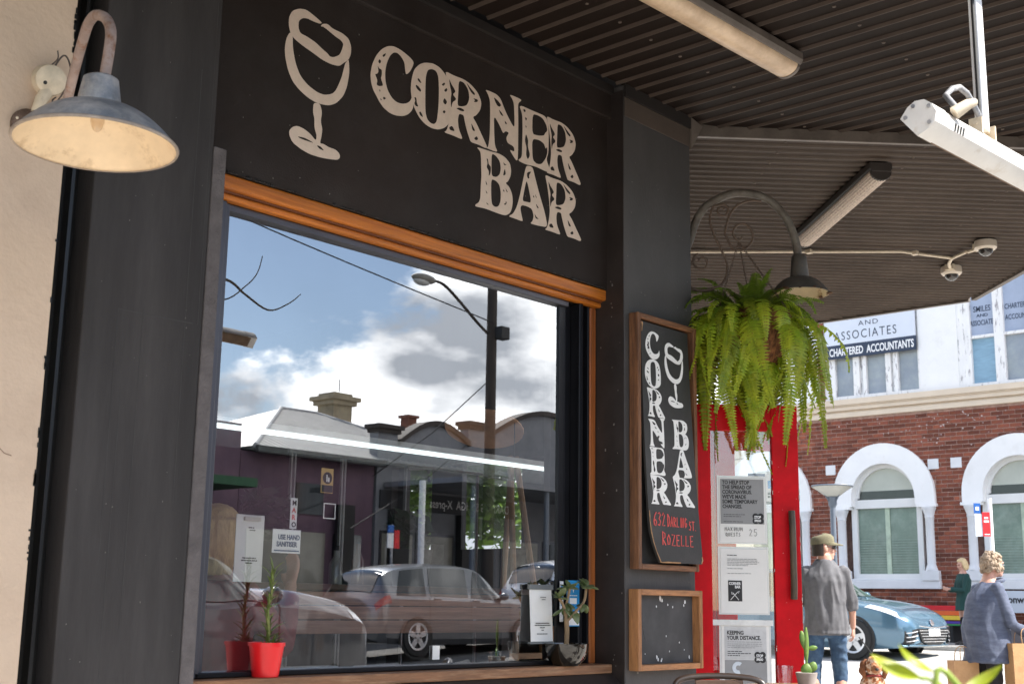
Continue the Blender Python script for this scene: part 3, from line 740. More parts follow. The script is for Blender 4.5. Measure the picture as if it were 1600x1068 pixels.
for i in range(60, 106, 2):
    xv = -5.0 + i * 0.118 + 0.045
    for yv in (-0.4, -1.2, -2.0):
        if front_ext(xv) and front_ext(xv)[0] < yv < front_ext(xv)[1]:
            mb.lathe([(0, -.005), (.008, -.004), (.009, 0)], (xv, yv, zf), 7)
sw_ = aw.part('screw_heads', mb, M_rib); sw_['kind'] = 'stuff'
# seam trim between both
mb = MB().obox((5.46, 0.12, 0), (s2, -s2, 0), (s2, s2, 0), Z_, 0, 3.08, -0.015, 0.012, 3.583, 3.68)
aw.part('seam_trim', mb, M_trim, bev=0.003)
# little bracket where the trim meets the pilaster
mb = MB().prism([(5.39, 3.46), (5.50, 3.62), (5.39, 3.64)], lambda a, b, d: (a, d, b), -0.012, 0.03)
aw.part('corner_flashing', mb, M_trim)
# wall angle under the soffit
mb = MB().box((2.0, 0.055, 3.60), (4.80, 0.074, 3.642))
aw.part('wall_angle', mb, mat('black brown angle', (0.02, 0.016, 0.014), 0.5, 0.2, 6))
mb = MB().box((4.81, -0.012, 3.576), (5.39, -0.002, 3.642))
aw.part('wall_angle', mb, MATS['black brown angle'])
# outer boards
mb = MB().box((-5, -2.76, 3.58), (6.90, -2.72, 3.86))
aw.part('fascia_board', mb, M_trim)
mb = MB().obox((6.90, -2.76, 0), (s2, s2, 0), (s2, -s2, 0), Z_, 0, 4.46, 0, 0.04, 3.575, 3.84)
aw.part('fascia_board', mb, M_trim)
mb = MB().box((10.06, 0.42, 3.575), (10.10, 12, 3.84))
aw.part('fascia_board', mb, M_trim)
# roof sheet above keeps daylight out
mb = MB().prism([(-5, -2.72), (6.92, -2.72), (10.06, 0.42), (10.06, 12), (7.0, 12), (7.0, 1.7), (5.4, 0.1), (-5, 0.1)], lambda a, b, d: (a, b, d), 3.78, 3.80)
aw.part('roof_sheet', mb, M_galv)

# batten lights on the soffits
M_diff = mat('yellowed diffuser', (0.66, 0.49, 0.33), 0.35, 0.12, 5, col2=(0.52, 0.37, 0.24))
M_diff2 = mat('dusty ribbed diffuser', (0.58, 0.47, 0.38), 0.5, 0.2, 9, stretch=(6, 6, 6), col2=(0.34, 0.26, 0.21))
def batten(name, label, p0, p1, w_, ztop, rib):
    p0, p1 = Vector(p0), Vector(p1)
    u = (p1 - p0).normalized(); v = u.cross(Z_).normalized(); Ln = (p1 - p0).length
    t = Thing('batten_light', label, 'ceiling light', tuple(p0), group='batten lights under the awning')
    sec = [(-w_ * .5, 0), (w_ * .5, 0), (w_ * .5, -0.035), (w_ * .42, -0.055), (-w_ * .42, -0.055), (-w_ * .5, -0.035)]
    f = lambda a, b, d: tuple(p0 + u * d + v * a + Vector((0, 0, b + ztop)))
    mb = MB().prism(sec, f, -0.01, Ln + 0.01)
    t.part('housing', mb, M_trim if not rib else MATS['dark trim housing'], bev=0.004)
    dsec = [(w_ * .40 * math.cos(q), -0.056 - 0.045 * math.sin(q)) for q in [math.pi * i / 12 for i in range(13)]]
    if rib:
        dsec = [(a, b - (0.005 if i % 2 else 0)) for i, (a, b) in enumerate([(w_ * .46 * math.cos(q), -0.05 - 0.05 * math.sin(q)) for q in [math.pi * i / 22 for i in range(23)]])]
    mb = MB().prism(dsec, f, 0.015, Ln - 0.015)
    t.part('diffuser', mb, M_diff2 if rib else M_diff, sm=30)
    mb = MB().prism([(a * 1.02, b * 1.03) for a, b in dsec], f, Ln - 0.014, Ln + 0.004)
    t.part('end_cap', mb, M_trim if not rib else MATS['dark trim housing'])
    mb = MB().prism([(a * 1.02, b * 1.03) for a, b in dsec], f, -0.004, 0.014)
    t.part('end_cap', mb, M_trim if not rib else MATS['dark trim housing'])
    return t
mat('dark trim housing', (0.035, 0.028, 0.024), 0.5, 0.2, 6)
batten('b', 'long beige batten light under the dark front part of the awning', (3.45, -0.74, 0), (5.02, -0.80, 0), 0.16, 3.628, False)
batten('b', 'grey ribbed batten light on the corner part of the awning above the fern', (6.53, -0.53, 0), (7.50, 0.50, 0), 0.13, 3.583, True)
# conduit with two dome cameras
t = Thing('conduit', 'thin white conduit running along the corner ceiling to the cameras', 'conduit', (7, 0, 3.58))
mb = MB().tube([(6.6, 2.1, 3.572), (7.35, 1.38, 3.57), (8.3, 0.18, 3.57), (8.68, -0.02, 3.57)], 0.011, 8)
t.part('pipe', mb, M_ceramic, sm=50)
for p in ((7.2, 1.52), (7.9, 0.68), (8.4, 0.12)):
    t.part('clip', MB().box((p[0] - .02, p[1] - .02, 3.556), (p[0] + .02, p[1] + .02, 3.583)), M_ceramic)
def dome(x, y, label, dx, dy):
    t = Thing('dome_camera', label, 'security camera', (x, y, 3.58), group='dome cameras on the corner soffit')
    prof = [(0.0, 0.003), (0.072, 0.003), (0.075, -0.01), (0.075, -0.045), (0.062, -0.058), (0.05, -0.058), (0.0, -0.058)]
    mb = MB().lathe(prof, (x, y, 3.58), 28)
    t.part('housing', mb, mat('cream white plastic', (0.66, 0.58, 0.48), 0.4, 0.06, 8), sm=35)
    mb = MB().lathe([(0.049 * math.cos(q), -0.058 - 0.046 * math.sin(q)) for q in [math.pi / 2 * i / 8 for i in range(9)]], (x, y, 3.58), 24)
    t.part('dome', mb, mat('smoked dome', (0.03, 0.026, 0.024), 0.08, 0.1, 8, coat=0.6), sm=60)
    mb = MB().tube([(x + dx * .06, y + dy * .06, 3.555), (x + dx * .12, y + dy * .12, 3.555), (x + dx * .2, y + dy * .2, 3.562)], 0.013, 8)
    mb.box((x + dx * .08 - .03, y + dy * .08 - .03, 3.54), (x + dx * .08 + .03, y + dy * .08 + .03, 3.583))
    t.part('junction', mb, M_ceramic, sm=40)
dome(8.46, -0.36, 'upper white dome camera at the end of the conduit, nearer the street', 0.55, 0.83)
dome(8.97, 0.10, 'lower white dome camera on the corner soffit beside the conduit joint', -0.9, -0.3)
mb = MB().tube([(8.57, -0.18, 3.563), (8.68, -0.03, 3.566), (8.79, 0.04, 3.563)], 0.012, 8)
t.part('elbow', mb, M_ceramic, sm=50)

# radiant heaters on drop poles
M_heat = mat('white heater enamel', (0.70, 0.68, 0.65), 0.4, 0.08, 9, col2=(0.52, 0.45, 0.36), lo=0.58, hi=0.8)
def heater(label, x0, x1, y, z, polex):
    t = Thing('patio_heater', label, 'heater', (x0, y, z), group='white patio heaters hung under the awning')
    sec = [(a * .72, b * .72) for a, b in [(-0.062, 0.0), (-0.058, 0.035), (-0.035, 0.062), (0, 0.07), (0.035, 0.062), (0.058, 0.035), (0.062, 0.0), (0.05, -0.045), (-0.05, -0.045)]]
    tilt = R(52)
    def f(a, b, d):
        ca, sa = math.cos(tilt), math.sin(tilt)
        return (d, y + a * ca - b * sa - (d - x0) * 0.065, z + a * sa + b * ca)
    mb = MB().prism(sec, f, x0, x1)
    t.part('body', mb, M_heat, sm=28)
    mb = MB().prism([(a * 1.06, b * 1.06) for a, b in sec], f, x0 - 0.02, x0 + 0.055)
    ec = t.part('end_cap', mb, M_heat, sm=28)
    mb = MB().prism([(a * 1.06, b * 1.06) for a, b in sec], f, x1 - 0.055, x1 + 0.02)
    t.part('end_cap', mb, M_heat, sm=28)
    mb = MB()
    for a, b in ((-0.036, 0.014), (0.0, 0.044), (0.036, 0.014), (0.028, -0.022)):
        p = f(a, b, x0 - 0.021)
        mb.lathe([(0.0, 0), (0.006, 0), (0.006, 0.003), (0, 0.003)], p, 10, (-1, 0, 0))
    t.part('screw', mb, M_galv, ec)
    mb = MB()
    for xx in (x0 + 0.10, x1 - 0.16):
        for i in range(4):
            p0 = f(-0.0428, 0.023, xx + i * 0.016); p1 = f(-0.026, 0.0446, xx + i * 0.016)
            mb.obox(p0, Vector(p1) - Vector(p0), X_, (Vector(p1) - Vector(p0)).cross(X_).normalized(), 0.1, 0.9, -0.003, 0.003, -0.002, 0.002)
    t.part('vent_slot', mb, M_dark)
    mb = MB().prism([(-0.034, -0.0332), (0.034, -0.0332), (0.028, -0.038), (-0.028, -0.038)], f, x0 + 0.03, x1 - 0.03)
    t.part('grille', mb, mat('rusty heater mesh', (0.16, 0.10, 0.06), 0.7, 0.4, 20))
    # bracket and pole
    mb = MB().box((polex - 0.055, y - 0.02, z + 0.045), (polex - 0.047, y + 0.02, z + 0.125)).box((polex + 0.047, y - 0.02, z + 0.06), (polex + 0.055, y + 0.02, z + 0.125)).box((polex - 0.055, y - 0.02, z + 0.068), (polex + 0.055, y + 0.02, z + 0.074))
    mb.tube([(polex - 0.06, y, z + 0.108), (polex + 0.06, y, z + 0.108)], 0.007, 8)
    t.part('bracket', mb, M_ceramic)
    mb = MB().box((polex - 0.024, y - 0.014, z + 0.10), (polex + 0.024, y + 0.014, 3.64))
    t.part('drop_pole', mb, mat('white steel pole', (0.74, 0.74, 0.75), 0.35, 0.08, 5), bev=0.004)
    mb = MB().tube([f(0.0, 0.07, x0 + 0.12)] + [(x0 + 0.12 + (polex - 0.05 - x0 - 0.12) * q, y - 0.01, z + 0.09 + 0.09 * math.sin(math.pi * q * 0.85)) for q in (0.12, 0.3, 0.5, 0.7, 0.88, 1.0)], 0.009, 8)
    t.part('cable', mb, M_galv, sm=60)
    mb = MB().tube([f(0, 0.06, x0 + 0.10), f(0, 0.10, x0 + 0.12), f(0, 0.115, x0 + 0.14)], [0.02, 0.016, 0.011], 8)
    t.part('cable_gland', mb, M_ceramic, sm=50)
    mb = MB()
    for i in range(8):
        zz = z + 0.2 + i * 0.07
    mb.tube([(polex - 0.03, y - 0.004, z + 0.13), (polex - 0.031, y - 0.004, z + 0.3), (polex - 0.030, y - 0.004, 3.62)], 0.006, 6)
    t.part('pole_cable', mb, M_dark)
    return t
heater('white patio heater on a pole in the top right corner, under the awning', 3.245, 4.09, -2.2, 2.43, 3.69)
heater('white patio heater seen mirrored at the edge of the bar window', 3.90, 4.90, -2.62, 2.74, 4.4)

# ================================================================== LAMPS
def shade_profile(rad, h_neck, r_neck, h_dome):
    """outer profile bottom to top"""
    p = []
    for i in range(13):
        q = i / 12
        p.append((rad - (rad - r_neck) * q, h_dome * (math.sin(q * math.pi / 2) ** 0.85)))
    p += [(r_neck * 0.98, h_dome + h_neck * 0.1), (r_neck * 0.86, h_dome + h_neck * 0.6), (r_neck * 0.78, h_dome + h_neck * 0.93), (r_neck * 0.62, h_dome + h_neck), (0.012, h_dome + h_neck)]
    return p
gl_ = Thing('wall_lamp', 'galvanised gooseneck wall lamp with cream inside on the beige wall', 'wall lamp', (1.77, -0.02, 2.54))
path = [(1.765, -0.022, 2.485), (1.80, -0.07, 2.485), (1.806, -0.13, 2.515), (1.765, -0.25, 2.605), (1.70, -0.42, 2.668), (1.672, -0.5, 2.676), (1.652, -0.57, 2.66), (1.640, -0.64, 2.622), (1.634, -0.68, 2.572), (1.628, -0.69, 2.51), (1.620, -0.69, 2.42)]
def smoothpath(p, n=6):
    p = [Vector(q) for q in p]; o = []
    for i in range(len(p) - 1):
        a, b, c, d = p[max(i - 1, 0)], p[i], p[i + 1], p[min(i + 2, len(p) - 1)]
        for k in range(n):
            t = k / n
            o.append(0.5 * ((2 * b) + (c - a) * t + (2 * a - 5 * b + 4 * c - d) * t * t + (3 * b - a - 3 * c + d) * t ** 3))
    o.append(p[-1])
    return o
mb = MB().tube(smoothpath(path), 0.0145, 14)
gl_.part('arm', mb, M_pipe, sm=60)
SHC = (1.612, -0.69, 2.246)
prof = shade_profile(0.207, 0.085, 0.058, 0.10)
outer = [(r, z) for r, z in prof]
mb = MB().lathe(outer, SHC, 48)
sh = gl_.part('shade', mb, M_galv, sm=40)
mb = MB().lathe([(r - 0.003 if i else r - 0.001, z - 0.003) for i, (r, z) in enumerate(prof[:13])] + [(0.0, 0.097)], SHC, 48)
gl_.part('inner_enamel', mb, M_cream, sh, sm=40)
mb = MB().lathe([(0.203, -0.003), (0.209, -0.004), (0.211, 0.001), (0.208, 0.005), (0.203, 0.002)], SHC, 48)
gl_.part('rim', mb, mat('worn steel rim', (0.33, 0.27, 0.22), 0.5, 0.3, 20), sh, sm=60)
mb = MB().lathe([(0.0, 0.095), (0.018, 0.09), (0.018, 0.06), (0.014, 0.055)], SHC, 16).ball((SHC[0], SHC[1], SHC[2] + 0.06), (0.016, 0.016, 0.026), 14, 9)
gl_.part('bulb', mb, mat('frosted bulb', (0.66, 0.49, 0.31), 0.35, 0.05, 5), sm=60)
mb = MB().lathe([(0.0, 0.0), (0.055, 0.0), (0.055, 0.012), (0.03, 0.02), (0.022, 0.035), (0.0, 0.035)], (1.752, -0.02, 2.50), 24, (0, -1, 0))
gl_.part('wall_plate', mb, mat('rusty brown iron', (0.10, 0.06, 0.04), 0.7, 0.35, 20, col2=(0.18, 0.12, 0.09)), sm=40)
mb = MB()
for q in (0.7, 2.8, 4.9):
    mb.ball((1.752 + 0.042 * math.cos(q), -0.034, 2.50 + 0.042 * math.sin(q)), (0.006, 0.004, 0.006), 8, 5)
gl_.part('screw', mb, M_ceramic)
jb = Thing('junction_box', 'round cream junction box above the wall lamp base on the beige wall', 'junction box', (1.80, -0.02, 2.66))
mb = MB().lathe([(0.0, 0), (0.052, 0), (0.05, 0.03), (0.046, 0.055), (0.034, 0.062), (0.0, 0.064)], (1.803, -0.02, 2.665), 28, Vector((-0.25, -1, -0.25)))
jb.part('box', mb, M_ceramic, sm=40)
mb = MB()
for a, b in ((-0.022, -0.016), (0.022, 0.018)):
    mb.lathe([(0.006, 0), (0.006, 0.003), (0, 0.003)], (1.787 + a, -0.083, 2.648 + b), 10, (-0.25, -1, -0.25))
jb.part('screw', mb, M_dark)
mb = MB().tube([(1.79, -0.05, 2.62), (1.775, -0.05, 2.59), (1.765, -0.045, 2.545)], [0.022, 0.02, 0.017], 12)
jb.part('conduit', mb, M_ceramic, sm=50)
mb = MB().tube(smoothpath([(1.81, -0.03, 2.70), (1.83, -0.05, 2.75), (1.845, -0.06, 2.74), (1.852, -0.07, 2.69), (1.835, -0.07, 2.63), (1.815, -0.06, 2.585), (1.80, -0.05, 2.565)]), 0.0028, 6)
mb.tube(smoothpath([(1.80, -0.03, 2.71), (1.815, -0.05, 2.735), (1.81, -0.055, 2.76)]), 0.0022, 6)
mb.tube(smoothpath([(1.82, -0.05, 2.61), (1.805, -0.06, 2.59), (1.825, -0.06, 2.575), (1.80, -0.05, 2.55)]), 0.0025, 6)
jb.part('wire', mb, mat('old grey wire', (0.09, 0.07, 0.06), 0.7))

# corner lamp on a bent arm, with wrought scrolls; lies in the plane square to the chamfer
BO = Vector((5.40, 0.10, 0)); BU = Vector((s2, -s2, 0)); BN = Vector((s2, s2, 0))
def bp(u, z, d=0.0):
    return tuple(BO + BU * u + BN * d + Z_ * z)
M_iron = mat('grey green iron', (0.13, 0.115, 0.095), 0.6, 0.25, 10, 0.2, 60, col2=(0.09, 0.07, 0.055))
M_scroll = mat('brown wrought iron', (0.10, 0.065, 0.045), 0.6, 0.3, 14)
cl = Thing('corner_lamp', 'dark bent-arm street lamp with iron scrolls above the hanging fern', 'wall lamp', bp(0, 2.9))
mb = MB().tube(smoothpath([bp(-0.02, 2.80), bp(0.035, 2.90), bp(0.074, 2.99), bp(0.117, 3.113), bp(0.187, 3.195), bp(0.325, 3.255), bp(0.48, 3.235), bp(0.585, 3.135), bp(0.635, 3.02), bp(0.65, 2.92)]), 0.0215, 14)
cl.part('arm', mb, M_iron, sm=60)
SC2 = bp(0.655, 2.713)
prof2 = shade_profile(0.152, 0.125, 0.05, 0.085)
mb = MB().lathe(prof2, SC2, 40)
sh2 = cl.part('shade', mb, mat('weathered dark lamp enamel', (0.075, 0.065, 0.055), 0.5, 0.3, 10, 0.2, 60, col2=(0.13, 0.085, 0.05), lo=0.55, hi=0.7), sm=40)
mb = MB().lathe([(r - 0.003, z - 0.003) for r, z in prof2[:13]] + [(0.0, 0.083)], SC2, 40)
cl.part('inner_enamel', mb, mat('chipped cream enamel', (0.80, 0.64, 0.44), 0.5, 0.12, 12, col2=(0.42, 0.25, 0.12), lo=0.58, hi=0.66), sh2, sm=40)
mb = MB()
rr = random.Random(8)
for i in range(26):
    q = rr.uniform(0, 6.28); s = rr.uniform(0.006, 0.02)
    p = (SC2[0] + 0.151 * math.cos(q), SC2[1] + 0.151 * math.sin(q), SC2[2] + rr.uniform(-.002, .008))
    mb.ball(p, (s, s, s * .35), 7, 4)
rc = cl.part('rust_crust', mb, mat('brown rust', (0.11, 0.055, 0.025), 0.9, 0.4, 20), sh2); rc['kind'] = 'stuff'
def spiral(c, r0, r1, a0, turns, n=26):
    return [bp(c[0] + (r0 + (r1 - r0) * i / n) * math.cos(a0 + turns * 2 * math.pi * i / n), c[1] + (r0 + (r1 - r0) * i / n) * math.sin(a0 + turns * 2 * math.pi * i / n)) for i in range(n + 1)]
br = Thing('hanger_bracket', 'brown wrought iron scroll bracket carrying the hanging fern basket', 'bracket', bp(0, 2.75))
mb = MB().tube(spiral((0.247, 3.155), 0.012, 0.038, 0.3, 1.15) + smoothpath([bp(0.205, 3.18), bp(0.182, 3.11), bp(0.20, 3.03), bp(0.24, 2.94), bp(0.272, 2.86), bp(0.262, 2.79), bp(0.235, 2.745)]), 0.0065, 8)
br.part('scroll', mb, M_scroll, sm=60)
mb = MB().tube(smoothpath([bp(0.46, 3.215), bp(0.40, 3.215), bp(0.33, 3.185), bp(0.285, 3.12), bp(0.262, 3.03)]) + smoothpath([bp(0.262, 3.03), bp(0.30, 2.955), bp(0.36, 2.945), bp(0.405, 2.99), bp(0.408, 3.045), bp(0.37, 3.085), bp(0.325, 3.075), bp(0.305, 3.03), bp(0.33, 2.995), bp(0.352, 3.01)]), 0.0065, 8)
br.part('scroll', mb, M_scroll, sm=60)
mb = MB().tube(spiral((0.135, 2.87), 0.018, 0.05, 2.6, -1.1) + [bp(0.07, 2.84)], 0.006, 8)
br.part('scroll', mb, M_scroll, sm=60)
mb = MB().tube(smoothpath([bp(-0.01, 2.79), bp(0.03, 2.76), bp(0.10, 2.72), bp(0.17, 2.72), bp(0.235, 2.745)]), 0.008, 8)
br.part('stay', mb, M_scroll, sm=60)

# ------------------------------------------------------------------ fern basket
FCn = Vector(bp(0.40, 2.42))
fe = Thing('hanging_fern', 'big yellow-green Boston fern spilling from a coir basket at the bar corner', 'hanging plant', tuple(FCn))
# coir bowl with uneven ridges
mb = MB()
rg = []
rr = random.Random(5)
for i in range(9):
    q = i / 8
    z = 0.17 - 0.30 * q
    r0 = 0.20 * math.sqrt(max(1 - (q * 0.96) ** 2.2, 0.01))
    rg.append([FCn + Vector((math.cos(a) * r0 * (1 + 0.05 * math.sin(7 * a + i)), math.sin(a) * r0 * (1 + 0.05 * math.sin(7 * a + i)), z)) for a in [2 * math.pi * j / 36 for j in range(36)]])
mb.rings(rg)
fe.part('coir_bowl', mb, mat('coconut coir', (0.25, 0.10, 0.04), 0.95, 0.5, 26, 0.9, 140, stretch=(1, 1, 0.3), col2=(0.09, 0.032, 0.014)), sm=60)
def chain(p0, p1, name='chain'):
    p0, p1 = Vector(p0), Vector(p1); n = int((p1 - p0).length / 0.014)
    mb = MB(); d = (p1 - p0).normalized(); a = d.orthogonal().normalized(); b = d.cross(a)
    for i in range(n):
        c = p0 + (p1 - p0) * ((i + .5) / n); sd = a if i % 2 else b
        mb.tube([c + d * (0.010 * math.cos(q)) + sd * (0.0048 * math.sin(q)) for q in [2 * math.pi * j / 8 for j in range(9)]], 0.0017, 5, cap=False)
    fe.part(name, mb, M_scroll)
top = bp(0.335, 2.985)
for a in (0.5, 2.6, 4.7):
    chain(top, FCn + Vector((0.20 * math.cos(a), 0.20 * math.sin(a), 0.18)))
def frond_mesh(seed, length, rise, droop, w0, k0=0.5):
    rd = random.Random(seed)
    n = max(22, int(length / 0.0195))
    p = Vector((0, 0, 0)); ang = rise; pts = [p.copy()]
    side = rd.uniform(-.25, .25)
    for i in range(n):
        ang -= droop / n * (k0 + (2 - 2 * k0) * i / n)
        ang = max(ang, -1.52)
        yaw = side * (i / n)
        p = p + Vector((math.cos(ang) * math.cos(yaw), math.cos(ang) * math.sin(yaw), math.sin(ang))) * (length / n)
        pts.append(p.copy())
    mb = MB().tube(pts[::3] + [pts[-1]], [0.0022] * (len(pts[::3])) + [0.0006], 4)
    tw = rd.uniform(-.5, .5)
    for i in range(2, n + 1):
        q = i / n
        t = (pts[min(i + 1, n)] - pts[i - 1]).normalized()
        s = t.cross(Z_)
        s = s.normalized() if s.length > .05 else Vector((0, 1, 0))
        up = s.cross(t).normalized()
        rot = Matrix.Rotation(tw, 3, t)
        s = rot @ s; up = rot @ up
        wl = 1.08 * w0 * min(1, 0.45 + q * 3.0) * (1 - max(0, q - .45) / .55 * 0.80) 
        for sg in (-1, 1):
            L_ = wl * rd.uniform(0.85, 1.12)
            d = (s * sg + t * 0.28 + up * rd.uniform(-.30, .12)).normalized()
            wd = length / n * 0.50
            a = pts[i] ; bq = a + d * L_ * .5 + t * wd + up * 0.003; c = a + d * L_ - up * L_ * 0.12; e = a + d * L_ * .5 - t * wd + up * 0.003
            mb.add([a - t * wd * .7, e, c, bq, a + t * wd * .7], [(0, 1, 2, 3, 4)] if sg > 0 else [(4, 3, 2, 1, 0)])
    return mesh_of(mb, 'frond', fix=False)
# three kinds: upright young ones, arching ones, long hanging ones
kinds = [[frond_mesh(10 + i + int(L_ * 100), L_, r_, d_, w_, k_) for i, (L_, r_, d_, w_, k_) in enumerate(v)] for v in (
    [(0.28, 1.25, 1.6, 0.046, .6), (0.32, 1.05, 1.9, 0.050, .6), (0.24, 1.3, 1.2, 0.042, .6), (0.34, 0.8, 1.9, 0.052, .6)],
    [(0.44, 0.75, 2.7, 0.060, .9), (0.50, 0.6, 2.5, 0.064, .9), (0.40, 0.9, 3.0, 0.056, .9), (0.54, 0.35, 1.9, 0.060, .8)],
    [(0.62, 0.55, 3.6, 0.070, 1.3), (0.74, 0.35, 3.4, 0.074, 1.3), (0.56, 0.6, 3.4, 0.064, 1.3), (0.84, 0.15, 3.0, 0.070, 1.4), (0.72, -0.1, 2.6, 0.066, 1.4)])]
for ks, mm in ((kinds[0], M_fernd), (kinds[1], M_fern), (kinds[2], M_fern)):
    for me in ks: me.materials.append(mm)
rr = random.Random(21)
GAP = math.atan2(-0.90, -0.40)
for cnt, ks, rad, zz, kk in ((40, kinds[0], 0.12, 0.19, 0), (30, kinds[1], 0.14, 0.17, 1), (56, kinds[2], 0.18, 0.15, 2)):
    for i in range(cnt):
        a = 2 * math.pi * (i + rr.uniform(-.45, .45)) / cnt
        da = abs((a - GAP + math.pi) % (2 * math.pi) - math.pi)
        s = rr.uniform(0.72, 1.10) if kk < 2 else rr.uniform(0.85, 1.30)
        if kk and da < 0.42:
            if rr.random() < .8: continue
            s *= .7
        if kk and abs((a - math.pi * .93 + math.pi) % (2 * math.pi) - math.pi) < 1.0: s *= .78
        if kk == 2 and abs((a + .5 + math.pi) % (2 * math.pi) - math.pi) < 1.1: s = min(s * .82, .92)
        if kk == 1 and abs((a + .79 + math.pi) % (2 * math.pi) - math.pi) < .8: s *= .72
        r_ = rad * rr.uniform(0.3, 1.1)
        o = bpy.data.objects.new('frond', rr.choice(ks)); C.objects.link(o); o.parent = fe.e
        o.location = (math.cos(a) * r_, math.sin(a) * r_, zz + rr.uniform(-.05, .03))
        o.rotation_euler = (rr.uniform(-.32, .32), rr.uniform(-.25, .22), a)
        o.scale = (s, s, s)
for i in range(24):
    a = 2 * math.pi * (i + rr.uniform(-.4, .4)) / 24
    if abs((a - GAP + math.pi) % (2 * math.pi) - math.pi) < .22: continue
    o = bpy.data.objects.new('frond', kinds[2][(0, 2, 3, 4)[i % 4]]); C.objects.link(o); o.parent = fe.e
    s = rr.uniform(.62, .92); r_ = rr.uniform(.02, .13)
    o.location = (math.cos(a) * r_, math.sin(a) * r_, rr.uniform(-.06, .04)); o.rotation_euler = (rr.uniform(-.3, .3), rr.uniform(.1, .5), a); o.scale = (s * .8, s, s)
for i in range(4):
    me = kinds[2][i % 5].copy(); me.materials.clear(); me.materials.append(mat('dry frond', (0.30, 0.17, 0.05), 0.7, 0.3, 8, trans=.2))
    a = rr.uniform(0, 6.28); o = bpy.data.objects.new('frond', me); C.objects.link(o); o.parent = fe.e
    s = rr.uniform(.5, .9); o.location = (math.cos(a) * .1, math.sin(a) * .1, .10); o.rotation_euler = (rr.uniform(-.4, .4), rr.uniform(-.1, .3), a); o.scale = (s, s, s)
# a few long sprays thrown out towards the street
for i, (da, s, dy) in enumerate(((-0.2, 0.95, .10), (0.3, 0.8, .12))):
    o = bpy.data.objects.new('frond', kinds[1][3]); C.objects.link(o); o.parent = fe.e
    o.location = (0.09, -0.10, 0.14); o.rotation_euler = (0, dy, math.atan2(-.70, .72) + da); o.scale = (s, s * .75, s)

# ================================================================== SIGN BOARDS ON THE PILASTER
M_oldwood = mat('weathered brown timber', (0.20, 0.085, 0.035), 0.6, 0.4, 8, 0.25, 70, stretch=(6, 6, 0.5), col2=(0.10, 0.04, 0.018), lo=0.4, hi=0.62)
M_oldwoodh = mat('weathered brown timber rail', (0.22, 0.095, 0.04), 0.6, 0.4, 8, 0.25, 70, stretch=(0.5, 6, 6), col2=(0.11, 0.045, 0.02), lo=0.4, hi=0.62)
M_frame = mat('orange brown timber', (0.36, 0.16, 0.06), 0.55, 0.35, 9, 0.2, 70, stretch=(5, 5, 0.6), col2=(0.17, 0.065, 0.025), lo=0.5, hi=0.7)
M_frameh = mat('orange brown timber rail', (0.38, 0.17, 0.065), 0.55, 0.35, 9, 0.2, 70, stretch=(0.6, 5, 5), col2=(0.17, 0.065, 0.025), lo=0.5, hi=0.7)
M_board = mat('black sign board', (0.030, 0.028, 0.027), 0.6, 0.25, 4, 0.1, 80, col2=(0.045, 0.041, 0.039), lo=0.5, hi=0.75)
M_chalk = mat('chalk board', (0.055, 0.054, 0.055), 0.8, 0.25, 5, col2=(0.075, 0.073, 0.074), lo=0.45, hi=0.7)
M_rawedge = mat('torn raw board edge', (0.40, 0.24, 0.13), 0.9, 0.3, 30)
def framed(t, x0, x1, z0, z1, wd, yb, yf, mv, mh, bev=0.004):
    mb = MB().box((x0, yf, z0), (x0 + wd, yb, z1)); t.part('upright', mb, mv, bev=bev)
    mb = MB().box((x1 - wd, yf, z0), (x1, yb, z1)); t.part('upright', mb, mv, bev=bev)
    mb = MB().box((x0 + wd, yf, z1 - wd), (x1 - wd, yb, z1)); t.part('rail', mb, mh, bev=bev)
    mb = MB().box((x0 + wd, yf, z0), (x1 - wd, yb, z0 + wd)); t.part('rail', mb, mh, bev=bev)
sg = Thing('bar_sign', 'tall framed black sign with white bar name, wine glass and red street address', 'sign', (5.09, -0.03, 1.26))
framed(sg, 4.845, 5.345, 1.262, 2.478, 0.026, -0.001, -0.055, M_oldwood, M_oldwoodh)
mb = MB().box((4.87, -0.012, 1.285), (5.32, -0.002, 2.455))
sg.part('backing', mb, M_board)
# the panel has slipped: leans out to the right and low
PO = Vector((4.885, -0.03, 2.442))
def pan(a, b, d=0.0):   # a from left edge, b down from the top, d forward
    k = b / 1.15
    return tuple(PO + Vector((a + 0.048 * k ** 2.2, -0.026 * k - d - 0.02 * (a / .4) * k, -b)))
out_ = [(0, 0), (0.395, 0), (0.397, 0.5), (0.400, 0.9), (0.396, 1.125), (0.385, 1.148), (0.20, 1.142), (0.10, 1.135), (0.06, 1.115), (0.035, 1.07), (0.02, 1.0), (0.0, 0.88)]
mb = MB()
NB = 24
rows = []
for i in range(NB + 1):
    b = 1.145 * i / NB
    lft = 0.0 if b < 0.97 else 0.06 * ((b - 0.97) / 0.175) ** 1.7
    rows.append((lft, 0.397 - (0.012 * ((b - 1.10) / 0.045) if b > 1.10 else 0), b))
vs = []; fs = []
for l, r_, b in rows:
    vs += [pan(l, b, 0), pan(r_, b, 0), pan(r_, b, 0.012), pan(l, b, 0.012)]
for i in range(NB):
    for j in range(4):
        fs.append((i * 4 + j, i * 4 + (j + 1) % 4, i * 4 + 4 + (j + 1) % 4, i * 4 + 4 + j))
fs += [(0, 3, 2, 1), (NB * 4, NB * 4 + 1, NB * 4 + 2, NB * 4 + 3)]
mb.add(vs, fs)
pn = sg.part('panel', mb, M_board)
rr = random.Random(4)
mb = MB()
edge = [(rows[i][0] + 0.004, rows[i][2]) for i in range(19, NB + 1)] + [(0.06 + q * 0.05, 1.143) for q in range(1, 4)]
mb.tube([pan(a, b, 0.0125) for a, b in edge], [0.002 + rr.uniform(0, 0.007) for _ in edge], 6, flat=0.5)
